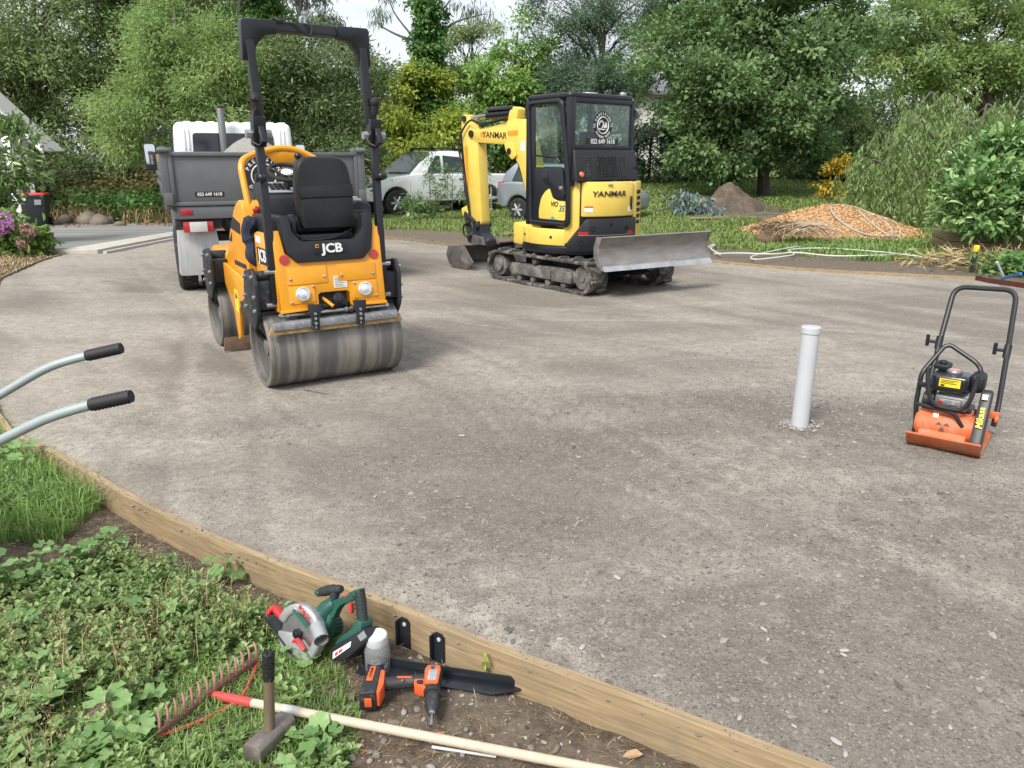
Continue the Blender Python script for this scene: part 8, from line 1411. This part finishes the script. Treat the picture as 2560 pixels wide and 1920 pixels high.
for i, (u, v, s) in enumerate(((1155, 1093, .022), (1543, 1448, .02), (1456, 1622, .018), (1400, 1600, .013), (1908, 1578, .014), (1920, 1602, .012), (2110, 1632, .018), (2108, 1642, .014), (1850, 1790, .014), (1905, 1855, .016), (2090, 1855, .02), (2115, 1880, .014), (1330, 1582, .01), (1660, 1597, .01), (2375, 1823, .012), (2010, 1143, .014), (2135, 1110, .016), (1240, 1420, .008), (1640, 1690, .01), (1985, 1815, .010), (1860, 1420, .01))):
    p = gp(u, v, 0); o = obj('white_stone', wm); o.location = (p.x, p.y, float(DZ(p.x, p.y)) + s * .15); o.scale = (s, s, s); o.rotation_euler = (0, 0, i * 2.1); tag(o, 'loose white stone lying on the compacted drive', 'stone', 'white stones on the drive')
# fallen leaf, twig, chip
q = MB(); q.add([(-.03, 0, 0), (-.01, -.016, .008), (.02, -.012, .012), (.035, .004, .006), (.015, .016, .016), (-.012, .014, .010)], [(0, 1, 2, 3), (0, 3, 4, 5)]); o = q.build('fallen_leaf', mat('tan_leaf', (.42, .27, .15), .7, var=.2, vs=40)); p = gp(1580, 1890, -.1); o.location = (p.x, p.y, float(GZ(p.x, p.y)) + .008); tag(o, 'curled tan leaf on the soil at the bottom', 'leaf')
q = MB(); q.add([(-.016, -.008, 0), (.012, -.01, 0), (.018, .008, .006), (-.01, .012, .004), (0, 0, .012)], [(0, 1, 4), (1, 2, 4), (2, 3, 4), (3, 0, 4)]); o = q.build('brick_chip', mat('orange_chip', (.50, .22, .12), .8)); p = gp(1098, 1828, -.11); o.location = (p.x, p.y, float(GZ(p.x, p.y)) + .004); tag(o, 'orange brick chip beside the drill bit', 'chip')
q = MB(); q.tube(smooth([gp(757, 972, .008), gp(785, 978, .012), gp(820, 984, .008)], 4), .004, 6); o = q.build('twig', m_bark2); tag(o, 'thin twig on the drive below the roller drum', 'twig')
# two weeds on the board
for i, (u0, v0, u1, v1, lab) in enumerate(((940, 1570, 958, 1500, 'thin weed sprig standing against the board behind the jar'), (1205, 1705, 1215, 1640, 'tiny yellow flowered sprig at the foot of the board'))):
    b0 = gp(u0, v0, -.12); t1 = at(u1, v1, b0.y - .02); t = thing('weed_sprig', lab, 'weed', b0); d = t1 - b0; q = MB(); q.tube([(0, 0, 0), tuple(d * .5 + Vector((.01, 0, 0))), tuple(d)], .0014, 5); q.build('stem', lm_grass, t); n = 10; P_ = np.array(d)[None] * np.linspace(.3, 1, n)[:, None]; V, F = leaf_arrays(P_, rdir(n), np.tile([[0, -.3, 1.]], (n, 1)), np.full(n, .022), np.full(n, .012), .1, 6); obj('sprig_leaves', arr_mesh('sprig_leaves', V, F, lm_gold if i else lm_mal, np.repeat(rng.random(n), 2)), t)
# ---------------- finish: pieces that stand apart become parts of their own ----------------
def islands(me):
    n = len(me.vertices); p = np.arange(n); e = np.empty(len(me.edges) * 2, np.int32); me.edges.foreach_get('vertices', e); e = e.reshape(-1, 2)
    while True:
        a = p.copy(); np.minimum.at(p, e[:, 0], a[e[:, 1]]); np.minimum.at(p, e[:, 1], a[e[:, 0]]); p = p[p]
        if (a == p).all(): return p
def finish():
    done = {}
    for o in list(S.objects):
        if o.type != 'MESH' or o.get('kind') or len(o.data.vertices) > 4000 or len(o.data.edges) == 0 or o.name.startswith('lettering') or o.name.startswith('logo_'): continue
        if o.data.users > 1: continue
        lab = islands(o.data); ids = np.unique(lab)
        if len(ids) < 2: continue
        V = np.empty(len(o.data.vertices) * 3, np.float32); o.data.vertices.foreach_get('co', V); V = V.reshape(-1, 3)
        lo = np.array([V[lab == i].min(0) for i in ids]); hi = np.array([V[lab == i].max(0) for i in ids]); k = len(ids); grp = list(range(k)); e = .004
        def find(i):
            while grp[i] != i: i = grp[i]
            return i
        for i in range(k):
            for j in range(i):
                if (lo[i] - e <= hi[j]).all() and (lo[j] - e <= hi[i]).all(): grp[find(i)] = find(j)
        roots = sorted({find(i) for i in range(k)})
        if len(roots) < 2: continue
        size = max(float((hi[i] - lo[i]).max()) for i in range(k))
        if size < .06 or len(roots) > 60: o['kind'] = 'stuff'; continue
        g = {ids[i]: find(i) for i in range(k)}; vg = np.array([g[x] for x in lab])
        for r in roots[1:]:
            me = o.data.copy(); bm = bmesh.new(); bm.from_mesh(me); bm.verts.ensure_lookup_table(); bmesh.ops.delete(bm, geom=[bm.verts[i] for i in np.where(vg != r)[0]], context='VERTS'); bm.to_mesh(me); bm.free()
            c = o.copy(); c.data = me; S.collection.objects.link(c)
        bm = bmesh.new(); bm.from_mesh(o.data); bm.verts.ensure_lookup_table(); bmesh.ops.delete(bm, geom=[bm.verts[i] for i in np.where(vg != roots[0])[0]], context='VERTS'); bm.to_mesh(o.data); bm.free()
finish()
